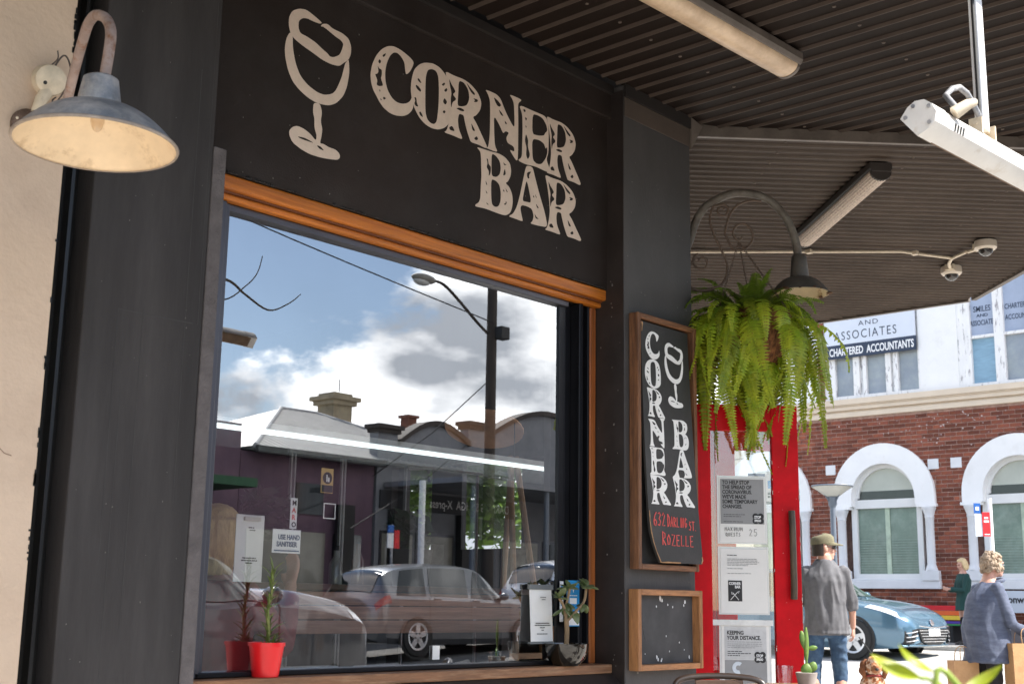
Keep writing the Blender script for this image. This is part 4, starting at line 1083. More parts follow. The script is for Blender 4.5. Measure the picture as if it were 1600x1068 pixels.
sg.part('torn_edge', mb, M_rawedge, pn)
mb = MB().tube([pan(0.004, 0.004, 0.0125), pan(0.012, 0.012, 0.0125), pan(0.006, 0.05, 0.0125)], [0.006, 0.005, 0.002], 6)
sg.part('torn_edge', mb, M_rawedge, pn)
mb = MB()
mb.tube([pan(0.39, 1.11, 0.0125), pan(0.392, 1.125, 0.0125), pan(0.382, 1.142, 0.0125)], [0.003, 0.004, 0.003], 6)
sg.part('torn_edge', mb, M_rawedge, pn)
SG = [('C', (4.918, 5.035, 2.266, 2.404)), ('O', (4.908, 5.038, 2.122, 2.266)), ('R', (4.920, 5.062, 1.982, 2.122)), ('N', (4.921, 5.062, 1.838, 1.983)), ('E', (4.926, 5.054, 1.703, 1.838)), ('R', (4.930, 5.088, 1.566, 1.704)), ('B', (5.113, 5.252, 1.842, 1.992)), ('A', (5.107, 5.268, 1.706, 1.845)), ('R', (5.106, 5.282, 1.566, 1.708))]
gb = (5.071, 5.233, 2.048, 2.37)
for key, (a0, a1, c0, c1) in {'foam': (0.038, 1.0, 0.687, 1.0), 'bowl': (0, 0.988, 0.371, 0.795), 'stem': (0.126, 0.9, 0, 0.377)}.items():
    W_, H_ = gb[1] - gb[0], gb[3] - gb[2]
    SG.append((key, (gb[0] + a0 * W_, gb[0] + a1 * W_, gb[2] + c0 * H_, gb[2] + c1 * H_)))
for k, (key, bx) in enumerate(SG):
    x0, x1, z0, z1 = bx
    cs = [[(x0 + (x1 - x0) * a, z0 + (z1 - z0) * b) for a, b in rounded(c, 2)] for c in G[key]]
    def fn(a, b, k=k):
        bb = PO.z - b; kk = bb / 1.15
        return pan(a - PO.x - 0.048 * kk ** 2.2, bb, 0.0126 + 0.0004 * (k % 4))
    filled('painted_wine_glass' if key in ('foam', 'bowl', 'stem') else 'painted_letter', cs, fn, M_chalkw, pn, sg.off)
M_redink = mat('red chalk paint', (0.72, 0.12, 0.11), 0.8, 0.1, 20)
# hand lettered address as brush strokes
def strokes(t, parent, segs, fn, r, material, name):
    mb = MB()
    for s in segs:
        mb.tube([fn(a, b) for a, b in s], r, 5)
    return t.part(name, mb, material, parent)
HAND = {
 '6': [[(0.8, 1), (0.35, 0.75), (0.1, 0.35), (0.2, 0.05), (0.6, 0), (0.8, 0.25), (0.55, 0.45), (0.15, 0.35)]],
 '3': [[(0.1, 0.9), (0.5, 1), (0.75, 0.8), (0.35, 0.55), (0.75, 0.35), (0.5, 0.02), (0.05, 0.1)]],
 '2': [[(0.1, 0.8), (0.4, 1), (0.75, 0.8), (0.1, 0.02), (0.8, 0.05)]],
 'D': [[(0.15, 0), (0.15, 1), (0.7, 0.75), (0.85, 0.4), (0.5, 0.05), (0.05, 0)]],
 'A': [[(0, 0), (0.45, 1), (0.85, 0)], [(0.2, 0.4), (0.7, 0.4)]],
 'R': [[(0.12, 0), (0.12, 1), (0.7, 0.85), (0.65, 0.55), (0.15, 0.45), (0.85, 0)]],
 'L': [[(0.15, 1), (0.1, 0.02), (0.75, 0.05)]],
 'I': [[(0.4, 1), (0.35, 0)]],
 'N': [[(0.1, 0), (0.15, 1), (0.7, 0.05), (0.75, 1)]],
 'G': [[(0.8, 0.85), (0.4, 1), (0.1, 0.5), (0.35, 0.02), (0.75, 0.2), (0.75, 0.45), (0.45, 0.45)]],
 'S': [[(0.75, 0.9), (0.35, 1), (0.15, 0.75), (0.7, 0.35), (0.5, 0.02), (0.05, 0.1)]],
 'T': [[(0.0, 1), (0.9, 1)], [(0.45, 1), (0.4, 0)]],
 'O': [[(0.45, 1), (0.1, 0.6), (0.25, 0.05), (0.65, 0.1), (0.8, 0.6), (0.45, 1)]],
 'Z': [[(0.1, 1), (0.8, 1), (0.1, 0), (0.85, 0)]],
 'E': [[(0.8, 1), (0.15, 1), (0.12, 0), (0.8, 0)], [(0.15, 0.5), (0.65, 0.52)]],
 'M': [[(0.05, 0), (0.15, 1), (0.45, 0.3), (0.75, 1), (0.85, 0)]],
 'U': [[(0.1, 1), (0.12, 0.2), (0.4, 0), (0.7, 0.2), (0.75, 1)]],
 'X': [[(0.1, 1), (0.8, 0)], [(0.8, 1), (0.1, 0)]],
 'Q': [[(0.45, 1), (0.1, 0.6), (0.25, 0.05), (0.65, 0.1), (0.8, 0.6), (0.45, 1)], [(0.5, 0.3), (0.9, -0.1)]],
 '5': [[(0.75, 1), (0.2, 1), (0.15, 0.55), (0.6, 0.6), (0.8, 0.3), (0.5, 0), (0.1, 0.1)]],
 '.': [[(0.1, 0), (0.2, 0.04)]], ' ': []}
def hand(txt, a0, b0, h, wd, cap=None):
    """strokes in board coordinates; b grows downwards"""
    o = []; a = a0
    for i, c_ in enumerate(txt):
        hh = h * (1.25 if cap and i in cap else 1.0)
        for s in HAND[c_]:
            o.append([(a + q[0] * wd * .86, b0 - q[1] * hh) for q in s])
        a += wd * (0.55 if c_ in 'I. ' else 1.0)
    return o
pf = lambda a, b: pan(a - 0.048 * (b / 1.15) ** 2.2, b, 0.0132)
strokes(sg, pn, hand('632', 0.062, 0.975, 0.062, 0.032), pf, 0.0027, M_redink, 'address_lettering')
strokes(sg, pn, hand('DARLING', 0.168, 0.975, 0.047, 0.0245, (0,)) + hand('ST.', 0.338, 0.985, 0.042, 0.025), pf, 0.0025, M_redink, 'address_lettering')
strokes(sg, pn, hand('ROZELLE', 0.125, 1.063, 0.05, 0.036, (0,)), pf, 0.0026, M_redink, 'address_lettering')
# small empty chalkboard
cb = Thing('chalkboard', 'small blank chalkboard in an orange timber frame with white paint spots', 'chalkboard', (5.09, -0.03, 0.81))
framed(cb, 4.835, 5.365, 0.805, 1.172, 0.027, -0.001, -0.058, M_frame, M_frameh)
mb = MB().box((4.86, -0.014, 0.83), (5.34, -0.002, 1.148))
bd = cb.part('board', mb, M_chalk)
mb = MB()
rr = random.Random(12)
spots = [(0.20, 0.30, .016), (0.215, 0.29, .012), (0.40, 0.285, .012), (0.05, 0.26, .006), (0.05, 0.225, .009), (0.17, 0.262, .007), (0.26, 0.27, .007), (0.30, 0.26, .006), (0.39, 0.268, .007), (0.245, 0.125, .006), (0.35, 0.095, .006), (0.05, 0.10, .006), (0.03, 0.022, .011), (0.045, 0.022, .009), (0.17, 0.03, .012), (0.18, 0.018, .010), (0.205, 0.012, .009), (0.21, 0.02, .006), (0.43, 0.025, .010), (0.27, 0.055, .005), (0.08, 0.046, .004), (0.39, 0.06, .004)]
for a, b, r_ in spots:
    c = (4.862 + a * 1.03, -0.0145, 0.832 + b)
    n = 9
    ring = [(c[0] + math.cos(2 * math.pi * i / n) * r_ * .5 * rr.uniform(.6, 1.2), c[2] + math.sin(2 * math.pi * i / n) * r_ * .8 * rr.uniform(.6, 1.3)) for i in range(n)]
    mb.prism(ring, lambda p, q, d: (p, d, q), -0.0155, -0.0142)
cb.part('paint_spot', mb, M_white, bd)
mb = MB()
mb.tube(smoothpath([(4.905, -0.0146, 1.09), (4.89, -0.0146, 1.04), (4.90, -0.0146, 1.02), (4.93, -0.0146, 0.985), (4.94, -0.0146, 0.955)]), [0.003, 0.005, 0.006, 0.005, 0.002] + [0.002] * 20, 5, flat=0.15)
mb.tube([(4.912, -0.0146, 1.03), (4.914, -0.0146, 0.86)], 0.0012, 4, flat=0.3)
mb.tube([(4.935, -0.0146, 0.965), (4.955, -0.0146, 0.94)], 0.0012, 4, flat=0.3)
cb.part('chalk_smear', mb, mat('chalk smear', (0.16, 0.16, 0.165), 0.9), bd)

# ================================================================== RED DOOR
DO = Vector((5.50, 0.10, 0)); DU = Vector((s2, -s2, 0)); DN = Vector((-s2, -s2, 0))   # DN faces the camera
def dp(u, z, d=0.0):
    return tuple(DO + DU * u + DN * d + Z_ * z)
def door_leaf(t, o, wd, hinge_w, stile_w, top, rail, flip=False):
    f = lambda u, z, d: tuple(Vector(o) + DU * u + DN * d + Z_ * z)
    def bar_(name, u0, u1, z0, z1):
        mb = MB().obox(o, DU, DN, Z_, u0, u1, -0.02, 0.02, z0, z1)
        return t.part(name, mb, M_red, bev=0.004)
    bar_('stile', 0, hinge_w, 0.02, top)
    bar_('stile', wd - stile_w, wd, 0.02, top)
    bar_('rail', hinge_w, wd - stile_w, top - rail, top)
    bar_('rail', hinge_w, wd - stile_w, 0.02, 0.26)
    mb = MB().obox(o, DU, DN, Z_, hinge_w, wd - stile_w, -0.003, 0.003, 0.26, top - rail)
    g = t.part('glass_pane', mb, MATS['clear glass'])
    return f
dr = Thing('red_door', 'open red door leaf at the bar corner with notices on its glass', 'door', tuple(DO), group='red double door of the bar')
door_leaf(dr, DO, 0.563, 0.105, 0.138, 2.125, 0.135)
mb = MB().tube([dp(0.513, 1.58, 0.045), dp(0.513, 1.50, 0.055), dp(0.513, 1.20, 0.055), dp(0.513, 1.14, 0.045)], 0.017, 12)
mb.tube([dp(0.513, 1.53, 0.02), dp(0.513, 1.53, 0.055)], 0.008, 8).tube([dp(0.513, 1.19, 0.02), dp(0.513, 1.19, 0.055)], 0.008, 8)
dr.part('handle', mb, mat('dark timber handle', (0.09, 0.06, 0.035), 0.5, 0.35, 8, stretch=(4, 4, 0.6), col2=(0.05, 0.035, 0.025)), sm=60)
mb = MB()
rr = random.Random(19)
for i in range(26):
    z = rr.uniform(0.75, 2.1); u = 0.563 if rr.random() < .7 else 0.425
    mb.obox(DO, DU, DN, Z_, u - rr.uniform(.001, .004), u + .001, 0.0185, 0.0207, z, z + rr.uniform(.004, .03))
for i in range(10):
    z = rr.uniform(0.7, 2.0); u = rr.uniform(.44, .55); q = rr.uniform(.001, .004)
    mb.obox(DO, DU, DN, Z_, u, u + q, 0.0195, 0.0205, z, z + q)
dr.part('paint_chips', mb, mat('primer chip', (0.50, 0.42, 0.38), 0.9))['kind'] = 'stuff'
d2o = Vector((6.33, 0.49, 0))
mb = MB().obox((6.33, 0.49, 0), DU, DN, Z_, -0.40, -0.006, -0.03, 0.03, 0.0, 2.2)
bar.part('door_jamb', mb, M_red, bev=0.004)
dr2 = Thing('red_door', 'second red door leaf seen behind the glass of the one with notices', 'door', tuple(d2o), group='red double door of the bar')
door_leaf(dr2, d2o, 0.49, 0.12, 0.09, 2.125, 0.13)
ps = Thing('push_label', 'small white sticker with the word push on the rear red door', 'sticker', tuple(d2o + Z_ * 1.36))
mb = MB().obox(d2o, DU, DN, Z_, 0.015, 0.118, 0.021, 0.0225, 1.365, 1.425)
ps.part('label', mb, M_white)
ps.text('lettering', 'PUSH', d2o + DU * 0.025 + DN * 0.0235 + Z_ * 1.382, DU, Z_, 0.035, M_ink, sx=0.85, bold=0.0006)
tag(obj('door_number_sticker', MB().obox(d2o, DU, DN, Z_, 0.20, 0.30, 0.004, 0.006, 1.70, 1.86), mat('navy sticker', (0.02, 0.035, 0.14), 0.4)), 'navy sticker with white writing on the rear door glass', 'sticker')
ws = Thing('wine_sticker', 'pale card payment sticker beside the navy one on the rear door glass', 'sticker', tuple(d2o + Z_ * 1.7))
mb = MB().obox(d2o, DU, DN, Z_, 0.302, 0.375, 0.004, 0.006, 1.70, 1.86)
ws.part('sheet', mb, M_paper)
mb = MB().obox(d2o, DU, DN, Z_, 0.315, 0.362, 0.0065, 0.0075, 1.775, 1.82)
ws.part('blue_square', mb, mat('sky blue print', (0.05, 0.25, 0.55), 0.5))
mb = MB()
for i in range(3):
    for j in range(2):
        mb.obox(d2o, DU, DN, Z_, 0.313 + i * .018, 0.327 + i * .018, 0.0065, 0.0075, 1.72 + j * .018, 1.733 + j * .018)
ws.part('print', mb, M_ink)
hs = ws.text('script', 'Best Wine', d2o + DU * 0.21 + DN * 0.0075 + Z_ * 1.825, DU, Z_, 0.024, M_white, sx=0.8, shear=0.3)
# notices
def notice(label, u0, u1, z0, z1, sleeve=True):
    t = Thing('notice', label, 'notice', dp((u0 + u1) / 2, z0, 0.01), group='notices on the red door glass')
    if sleeve:
        mb = MB().obox(DO, DU, DN, Z_, u0 - 0.012, u1 + 0.010, 0.004, 0.006, z0 - 0.008, z1 + 0.012)
        t.part('sleeve', mb, mat('plastic sleeve', (0.62, 0.63, 0.63), 0.25, 0.05, 6, coat=0.4))
    mb = MB().obox(DO, DU, DN, Z_, u0, u1, 0.0065, 0.0085, z0, z1)
    t.part('sheet', mb, M_paper)
    return t
def dbox(t, name, m_, u0, u1, z0, z1, d0=0.009, d1=0.010):
    return t.part(name, MB().obox(DO, DU, DN, Z_, u0, u1, d0, d1, z0, z1), m_)
def small_print(t, rows, m_=None, seed=1, d0=0.0105, d1=0.0112, h=0.0035):
    rd = random.Random(seed); mb = MB()
    for u0, u1, z in rows:
        u = u0
        while u < u1 - 0.004:
            w_ = min(rd.uniform(0.006, 0.02), u1 - u)
            mb.obox(DO, DU, DN, Z_, u, u + w_, d0, d1, z, z + h)
            u += w_ + 0.003
    p = t.part('small_print', mb, m_ or M_ink)
    return p
def stamp(t, u, z, r):
    mb = MB()
    for a, b in ((-.5, .45), (.5, .45), (-.5, -.45), (.5, -.45)):
        mb.prism([(u + a * r + .62 * r * math.cos(q), z + b * r + .6 * r * math.sin(q)) for q in [2 * math.pi * i / 14 for i in range(14)]], lambda p, q, d: dp(p, q, d), 0.0105 + (a + b * 2) * 0.0002, 0.0117 + (a + b * 2) * 0.0002)
    s = t.part('badge', mb, M_ink)
    t.text('badge_lettering', 'STOP', dp(u - r * .75, z + r * .02, 0.0125), DU, Z_, r * .75, M_white, sx=0.72, bold=0.0006)
    t.text('badge_lettering', 'SPREAD', dp(u - r * .75, z - r * .6, 0.0125), DU, Z_, r * .6, M_white, sx=0.62, bold=0.0006)
# u of a pixel column: 1124 -> 0.154, 1195 -> 0.382
n1_ = notice('grey notice headed to help stop the spread of coronavirus on the red door', 0.150, 0.385, 1.420, 1.745)
dbox(n1_, 'grey_field', M_grey, 0.155, 0.380, 1.512, 1.740)
for i, l_ in enumerate(('TO HELP STOP', 'THE SPREAD OF', 'CORONAVIRUS.', "WE'VE MADE", 'SOME TEMPORARY', 'CHANGES.')):
    n1_.text('headline', l_, dp(0.165, 1.714 - i * 0.0245, 0.0105), DU, Z_, 0.0265, M_ink, sx=0.80, bold=0.0008)
small_print(n1_, [(0.17, 0.28, 1.558), (0.17, 0.26, 1.548), (0.17, 0.27, 1.522)], seed=3, h=0.0022)
stamp(n1_, 0.348, 1.54, 0.026)
def dhand(txt, u, z, h, wd):
    return [[(a, 2 * z - b) for a, b in s] for s in [[(p[0], p[1]) for p in q] for q in hand(txt, u, z, h, wd)]]
strokes(n1_, None, dhand('MAXIMUM', 0.175, 1.476, 0.019, 0.0145) + dhand('QUESTS', 0.178, 1.449, 0.018, 0.0135) + dhand('25', 0.300, 1.452, 0.034, 0.024), lambda a, b: dp(a, b, 0.010), 0.0011, M_ink, 'handwriting')
n2_ = notice('plain white letter with a small black bar logo on the red door', 0.150, 0.388, 1.068, 1.385)
small_print(n2_, [(0.185, 0.235, 1.352)], seed=1)
small_print(n2_, [(0.185, 0.335, 1.334), (0.185, 0.345, 1.326), (0.185, 0.35, 1.318), (0.185, 0.34, 1.310), (0.185, 0.29, 1.302), (0.185, 0.268, 1.286), (0.185, 0.305, 1.262)], seed=2, h=0.0026, m_=mat('grey print', (0.25, 0.25, 0.26), 0.8))
dbox(n2_, 'logo', M_ink, 0.187, 0.258, 1.125, 1.228)
n2_.text('logo_lettering', 'CORNER', dp(0.191, 1.207, 0.0105), DU, Z_, 0.019, M_white, sx=0.78, bold=0.0006)
n2_.text('logo_lettering', 'BAR', dp(0.221, 1.190, 0.0105), DU, Z_, 0.019, M_white, sx=0.8, bold=0.0006)
strokes(n2_, None, [[(0.198, 1.132), (0.235, 1.172)], [(0.24, 1.132), (0.21, 1.168)], [(0.205, 1.172), (0.205, 1.16), (0.215, 1.162)], [(0.232, 1.170), (0.244, 1.176), (0.238, 1.165)]], lambda a, b: dp(a, b, 0.0105), 0.0016, M_white, 'crossed_cutlery')
n3_ = notice('grey notice headed keeping your distance at the bottom of the red door', 0.150, 0.390, 0.640, 1.020)
dbox(n3_, 'clip_bar', mat('pale plastic strip', (0.66, 0.66, 0.65), 0.4), 0.105, 0.412, 1.006, 1.034, 0.010, 0.016)
dbox(n3_, 'grey_field', mat('light poster grey', (0.52, 0.52, 0.525), 0.7), 0.163, 0.376, 0.84, 1.002)
dbox(n3_, 'dark_field', M_grey, 0.163, 0.376, 0.645, 0.838)
n3_.text('headline', 'KEEPING', dp(0.176, 0.962, 0.0105), DU, Z_, 0.027, M_ink, sx=0.80, bold=0.0008)
n3_.text('headline', 'YOUR DISTANCE.', dp(0.176, 0.937, 0.0105), DU, Z_, 0.027, M_ink, sx=0.80, bold=0.0008)
small_print(n3_, [(0.178, 0.355, 0.925), (0.178, 0.355, 0.915), (0.178, 0.35, 0.906), (0.178, 0.32, 0.897)], seed=4, h=0.0024, m_=MATS['grey print'])
small_print(n3_, [(0.178, 0.25, 0.878), (0.178, 0.295, 0.868), (0.178, 0.24, 0.858)], seed=5, h=0.0034)
stamp(n3_, 0.342, 0.852, 0.026)
mb = MB().prism([(0.23 + 0.03 * math.cos(q), 0.80 + 0.03 * math.sin(q)) for q in [0.9 + 4.2 * i / 14 for i in range(15)]] + [(0.23 + 0.012 * math.cos(q), 0.80 + 0.012 * math.sin(q)) for q in [5.1 - 4.2 * i / 14 for i in range(15)]], lambda p, q, d: dp(p, q, d), 0.0105, 0.0113)
n3_.part('round_print', mb, mat('pale blue print', (0.55, 0.60, 0.66), 0.7))
mb = MB()
for q in range(12):
    a = q * math.pi / 6
    mb.prism([(0.212 + 0.011 * math.cos(a - .25), 0.742 + 0.011 * math.sin(a - .25)), (0.212 + 0.024 * math.cos(a), 0.742 + 0.024 * math.sin(a)), (0.212 + 0.011 * math.cos(a + .25), 0.742 + 0.011 * math.sin(a + .25))], lambda p, q_, d: dp(p, q_, d), 0.0105, 0.0113)
mb.prism([(0.212 + 0.0105 * math.cos(a), 0.742 + 0.0105 * math.sin(a)) for a in [2 * math.pi * i / 16 for i in range(16)]], lambda p, q_, d: dp(p, q_, d), 0.0105, 0.0113)
n3_.part('sun_print', mb, mat('pale orange print', (0.80, 0.50, 0.30), 0.7))
# ------------------------------------------------------------------ bench-top table with cactus, chair in front
M_ctop = mat('cafe table top', (0.22, 0.12, 0.06), 0.35, 0.3, 5, stretch=(1, 6, 1))
ct = Thing('cafe_table', 'small round cafe table in front of the red door', 'table', (5.16, -0.74, 0))
mb = MB().lathe([(0, 0.735), (0.30, 0.735), (0.305, 0.745), (0.30, 0.76), (0, 0.76)], (5.16, -0.74, 0), 36); ct.part('table_top', mb, M_ctop, sm=40)
mb = MB().tube([(5.16, -0.74, 0.02), (5.16, -0.74, 0.735)], 0.03, 12); ct.part('stem', mb, M_dark, sm=40)
mb = MB().lathe([(0, 0.0), (0.22, 0.0), (0.21, 0.015), (0.04, 0.03), (0, 0.03)], (5.16, -0.74, 0), 28); ct.part('foot', mb, M_dark, sm=40)
M_pad = mat('cactus pad', (0.10, 0.20, 0.035), 0.5, 0.25, 14, col2=(0.17, 0.25, 0.05), trans=0.1)
cc = Thing('cactus', 'small prickly pear cactus in a grey pot on the cafe table', 'potted plant', (5.17, -0.72, 0.76))
mb = MB().lathe([(0, 0), (0.035, 0), (0.048, 0.06), (0.044, 0.062), (0.04, 0.05), (0, 0.05)], (5.17, -0.72, 0.76), 24); cc.part('pot', mb, mat('grey clay', (0.30, 0.27, 0.25), 0.8, 0.2, 10), sm=40)
def pad(c, ln, wd, th, dirv):
    d = Vector(dirv).normalized(); s = (d.cross(Vector((-.73, -.65, 0)))).normalized(); n_ = d.cross(s)
    rg = []
    for i in range(9):
        q = i / 8; r_ = wd * math.sin(math.pi * min(max(q, 0.06), 0.97)) ** 0.6 * (0.75 + .35 * q)
        rg.append([Vector(c) + d * (q * ln) + s * (math.cos(a) * r_) + n_ * (math.sin(a) * th * (r_ / wd)) for a in [2 * math.pi * j / 12 for j in range(12)]])
    return MB().rings(rg)
b0 = Vector((5.172, -0.72, 0.80))
for (c_, ln, wd, th, dv) in ((b0, 0.06, 0.028, 0.012, (0.02, 0, 1)), (b0 + Vector((0.0, 0.0, 0.05)), 0.165, 0.013, 0.009, (0.01, -0.01, 1)), (b0 + Vector((-0.003, 0.003, 0.115)), 0.085, 0.016, 0.007, (-0.12, 0.13, 1)), (b0 + Vector((0.004, -0.004, 0.122)), 0.045, 0.012, 0.006, (0.66, -0.74, 0.15)), (b0 + Vector((0.012, -0.012, 0.02)), 0.05, 0.022, 0.009, (0.3, -0.3, 1))):
    cc.part('pad', pad(c_, ln, wd, th, dv), M_pad, sm=70)
gt = Thing('glass_tumbler', 'clear glass tumbler on the cafe table beside the cactus', 'glass', (5.10, -0.68, 0.76))
mb = MB().lathe([(0, 0.004), (0.028, 0.004), (0.036, 0.09), (0.034, 0.09), (0.026, 0.01), (0, 0.01)], (5.09, -0.66, 0.76), 24); gt.part('tumbler', mb, MATS['clear glass'], sm=40)
# chair, its curved top rail is what shows
chh = Thing('cafe_chair', 'dark bentwood cafe chair with its curved back rail against the red door', 'chair', (4.60, -0.68, 0))
cu_ = Vector((0.666, -0.746, 0)); cn_ = Vector((-0.729, -0.655, 0)); cc0 = Vector((4.66, -0.60, 0))
def cp(u, d, z): return tuple(cc0 + cu_ * u + cn_ * d + Z_ * z)
M_bent = mat('dark bentwood', (0.030, 0.018, 0.013), 0.35, 0.3, 8, coat=0.2)
arc = [cp(-0.195, 0.02, 0.50), cp(-0.195, 0.01, 0.70), cp(-0.185, 0, 0.775), cp(-0.15, -0.01, 0.803), cp(-0.06, -0.02, 0.814), cp(0.06, -0.02, 0.814), cp(0.15, -0.01, 0.803), cp(0.185, 0, 0.775), cp(0.195, 0.01, 0.70), cp(0.195, 0.02, 0.50)]
mb = MB().tube(smoothpath(arc, 5), 0.013, 10); chh.part('back_rail', mb, M_bent, sm=60)
mb = MB().obox(cc0, cu_, cn_, Z_, -0.10, 0.10, -0.022, -0.010, 0.52, 0.80); chh.part('backrest', mb, mat('brown ply', (0.10, 0.05, 0.03), 0.4, 0.3, 8), bev=0.004)
mb = MB().lathe([(0, 0.45), (0.20, 0.45), (0.21, 0.465), (0.20, 0.48), (0, 0.48)], cp(0, 0.20, 0), 28); chh.part('seat', mb, M_bent, sm=40)
for u, d in ((-0.18, 0.02), (0.18, 0.02), (-0.16, 0.37), (0.16, 0.37)):
    mb = MB().tube([cp(u * 1.1, d, 0.0), cp(u, d, 0.46)], [0.011, 0.015], 8); chh.part('leg', mb, M_bent, sm=60)

# ================================================================== THINGS AT THE WINDOW
rp_ = Thing('potted_succulent', 'tall spiky green succulent in a bright red pot on the window sill', 'potted plant', (2.88, 0.13, 0.832))
c0 = Vector((2.88, 0.131, 0.833))
mb = MB().lathe([(0, 0), (0.047, 0), (0.062, 0.105), (0.066, 0.105), (0.066, 0.118), (0.058, 0.118), (0.056, 0.10), (0, 0.10)], c0, 32)
rp_.part('pot', mb, mat('bright red plastic', (0.75, 0.012, 0.016), 0.35, 0.06, 5), sm=35)
mb = MB().lathe([(0, 0.100), (0.0555, 0.098), (0.0555, 0.09)], c0, 24); rp_.part('soil', mb, mat('potting soil', (0.04, 0.028, 0.02), 0.95, 0.4, 40, 0.5, 90))
stem_pts = smoothpath([c0 + Vector(p) for p in ((0, 0, 0.09), (0.004, -0.002, 0.16), (-0.004, 0.0, 0.22), (0.008, -0.003, 0.29), (0.006, -0.003, 0.37))], 5)
mb = MB().tube(stem_pts, [0.008 - 0.004 * i / len(stem_pts) for i in range(len(stem_pts))], 8); rp_.part('stem', mb, mat('olive stem', (0.16, 0.17, 0.04), 0.6, 0.3, 20), sm=60)
def spike(seed, L_):
    rd = random.Random(seed); rg = []
    for i in range(6):
        q = i / 5; wd = 0.0068 * (1 - q) ** 0.7 + 0.0004
        x = L_ * q; z = L_ * (0.62 * q - 0.30 * q * q)
        rg.append([Vector((x, wd, z + wd * .4)), Vector((x - .001, 0, z - wd * .35)), Vector((x, -wd, z + wd * .4))])
    return mesh_of(MB().rings(rg), 'leaf')
spk = [spike(i, L_) for i, L_ in enumerate((0.05, 0.062, 0.072))]
M_spk = mat('succulent green', (0.14, 0.19, 0.04), 0.45, 0.3, 10, trans=0.15, obrand=0.3)
for me in spk: me.materials.append(M_spk); smooth(me, 60)
rr = random.Random(6)
for i in range(54):
    q = i / 53
    p = stem_pts[min(int(q * (len(stem_pts) - 1)), len(stem_pts) - 1)]
    o = bpy.data.objects.new('leaf', rr.choice(spk)); C.objects.link(o); o.parent = rp_.e
    o.location = Vector(p) - Vector(rp_.off); s = rr.uniform(.75, 1.1) * (0.75 if 0.25 < q < 0.8 else 0.95)
    o.rotation_euler = (0, rr.uniform(-.55, .15) - 0.45 * q, i * 2.4 + rr.uniform(-.3, .3)); o.scale = (s, s, s)
for i in range(9):
    o = bpy.data.objects.new('leaf', spk[i % 3]); C.objects.link(o); o.parent = rp_.e
    o.location = Vector((0.02 + rr.uniform(-.008, .01), -0.004, 0.10)); o.rotation_euler = (0, rr.uniform(-.6, 0), i * 2.4)
# jade plant in a black glazed bowl
jp = Thing('jade_plant', 'small jade plant with thick leaves in a glossy black bowl on the sill', 'potted plant', (4.52, 0.12, 0.832))
j0 = Vector((4.50, 0.092, 0.833))
mb = MB().lathe([(0, 0), (0.055, 0), (0.085, 0.03), (0.098, 0.065), (0.10, 0.095), (0.093, 0.095), (0.09, 0.08), (0, 0.08)], j0, 40)
jp.part('bowl', mb, mat('black glaze', (0.012, 0.009, 0.006), 0.08, 0.3, 6, coat=0.7), sm=35)
mb = MB().lathe([(0, 0.088), (0.089, 0.084), (0.089, 0.078)], j0, 28); jp.part('soil', mb, mat('ochre gravel', (0.20, 0.13, 0.05), 0.95, 0.4, 60, 0.6, 120))
M_jst = mat('jade stem', (0.23, 0.15, 0.08), 0.7, 0.25, 20)
br_ = [[(0, 0, .08), (0.004, 0, .15), (-0.002, 0, .20)], [(-0.002, 0, .19), (-0.03, -.01, .25), (-0.062, -.01, .29)], [(0, 0, .19), (0.01, .01, .25), (0.022, 0, .335)], [(0.003, 0, .19), (0.05, -.02, .24), (0.10, -.02, .28), (0.115, -.02, .345)]]
mb = MB()
for b_ in br_: mb.tube(smoothpath([j0 + Vector(p) for p in b_], 5), 0.0065 if b_ is not br_[0] else 0.011, 8)
jp.part('stem', mb, M_jst, sm=60)
def jade(L_, wd):
    rg = []
    for i in range(7):
        q = i / 6; w_ = wd * math.sin(math.pi * min(max(q, .05), .98)) ** .7
        rg.append([Vector((L_ * q, math.cos(a) * w_, 0.12 * L_ * q * (1.6 - q) + math.sin(a) * w_ * .3)) for a in [2 * math.pi * j / 8 for j in range(8)]])
    return mesh_of(MB().rings(rg), 'leaf')
jm = [jade(0.05, 0.015), jade(0.064, 0.018), jade(0.038, 0.011)]
M_jade = mat('jade leaf', (0.10, 0.145, 0.05), 0.35, 0.25, 12, trans=0.15, obrand=0.3, col2=(0.17, 0.19, 0.09))
for me in jm: me.materials.append(M_jade); smooth(me, 70)
rr = random.Random(9)
for tip, n_, dn in (((-0.064, -.01, .292), 9, 0), ((-0.03, -.01, .245), 4, 1), ((0.022, 0, .335), 10, 0), ((0.012, 0.0, .27), 5, 1), ((0.115, -.02, .345), 10, 0), ((0.09, -.02, .27), 5, 1), ((0.04, -.01, .235), 5, 1)):
    for i in range(n_):
        o = bpy.data.objects.new('leaf', rr.choice(jm)); C.objects.link(o); o.parent = jp.e
        o.location = j0 + Vector(tip) - Vector(jp.off)
        o.rotation_euler = (rr.uniform(-.3, .3), (rr.uniform(0.3, 1.2) if dn else rr.uniform(-1.0, 0.3)), i * 2.4 + rr.uniform(-.4, .4))
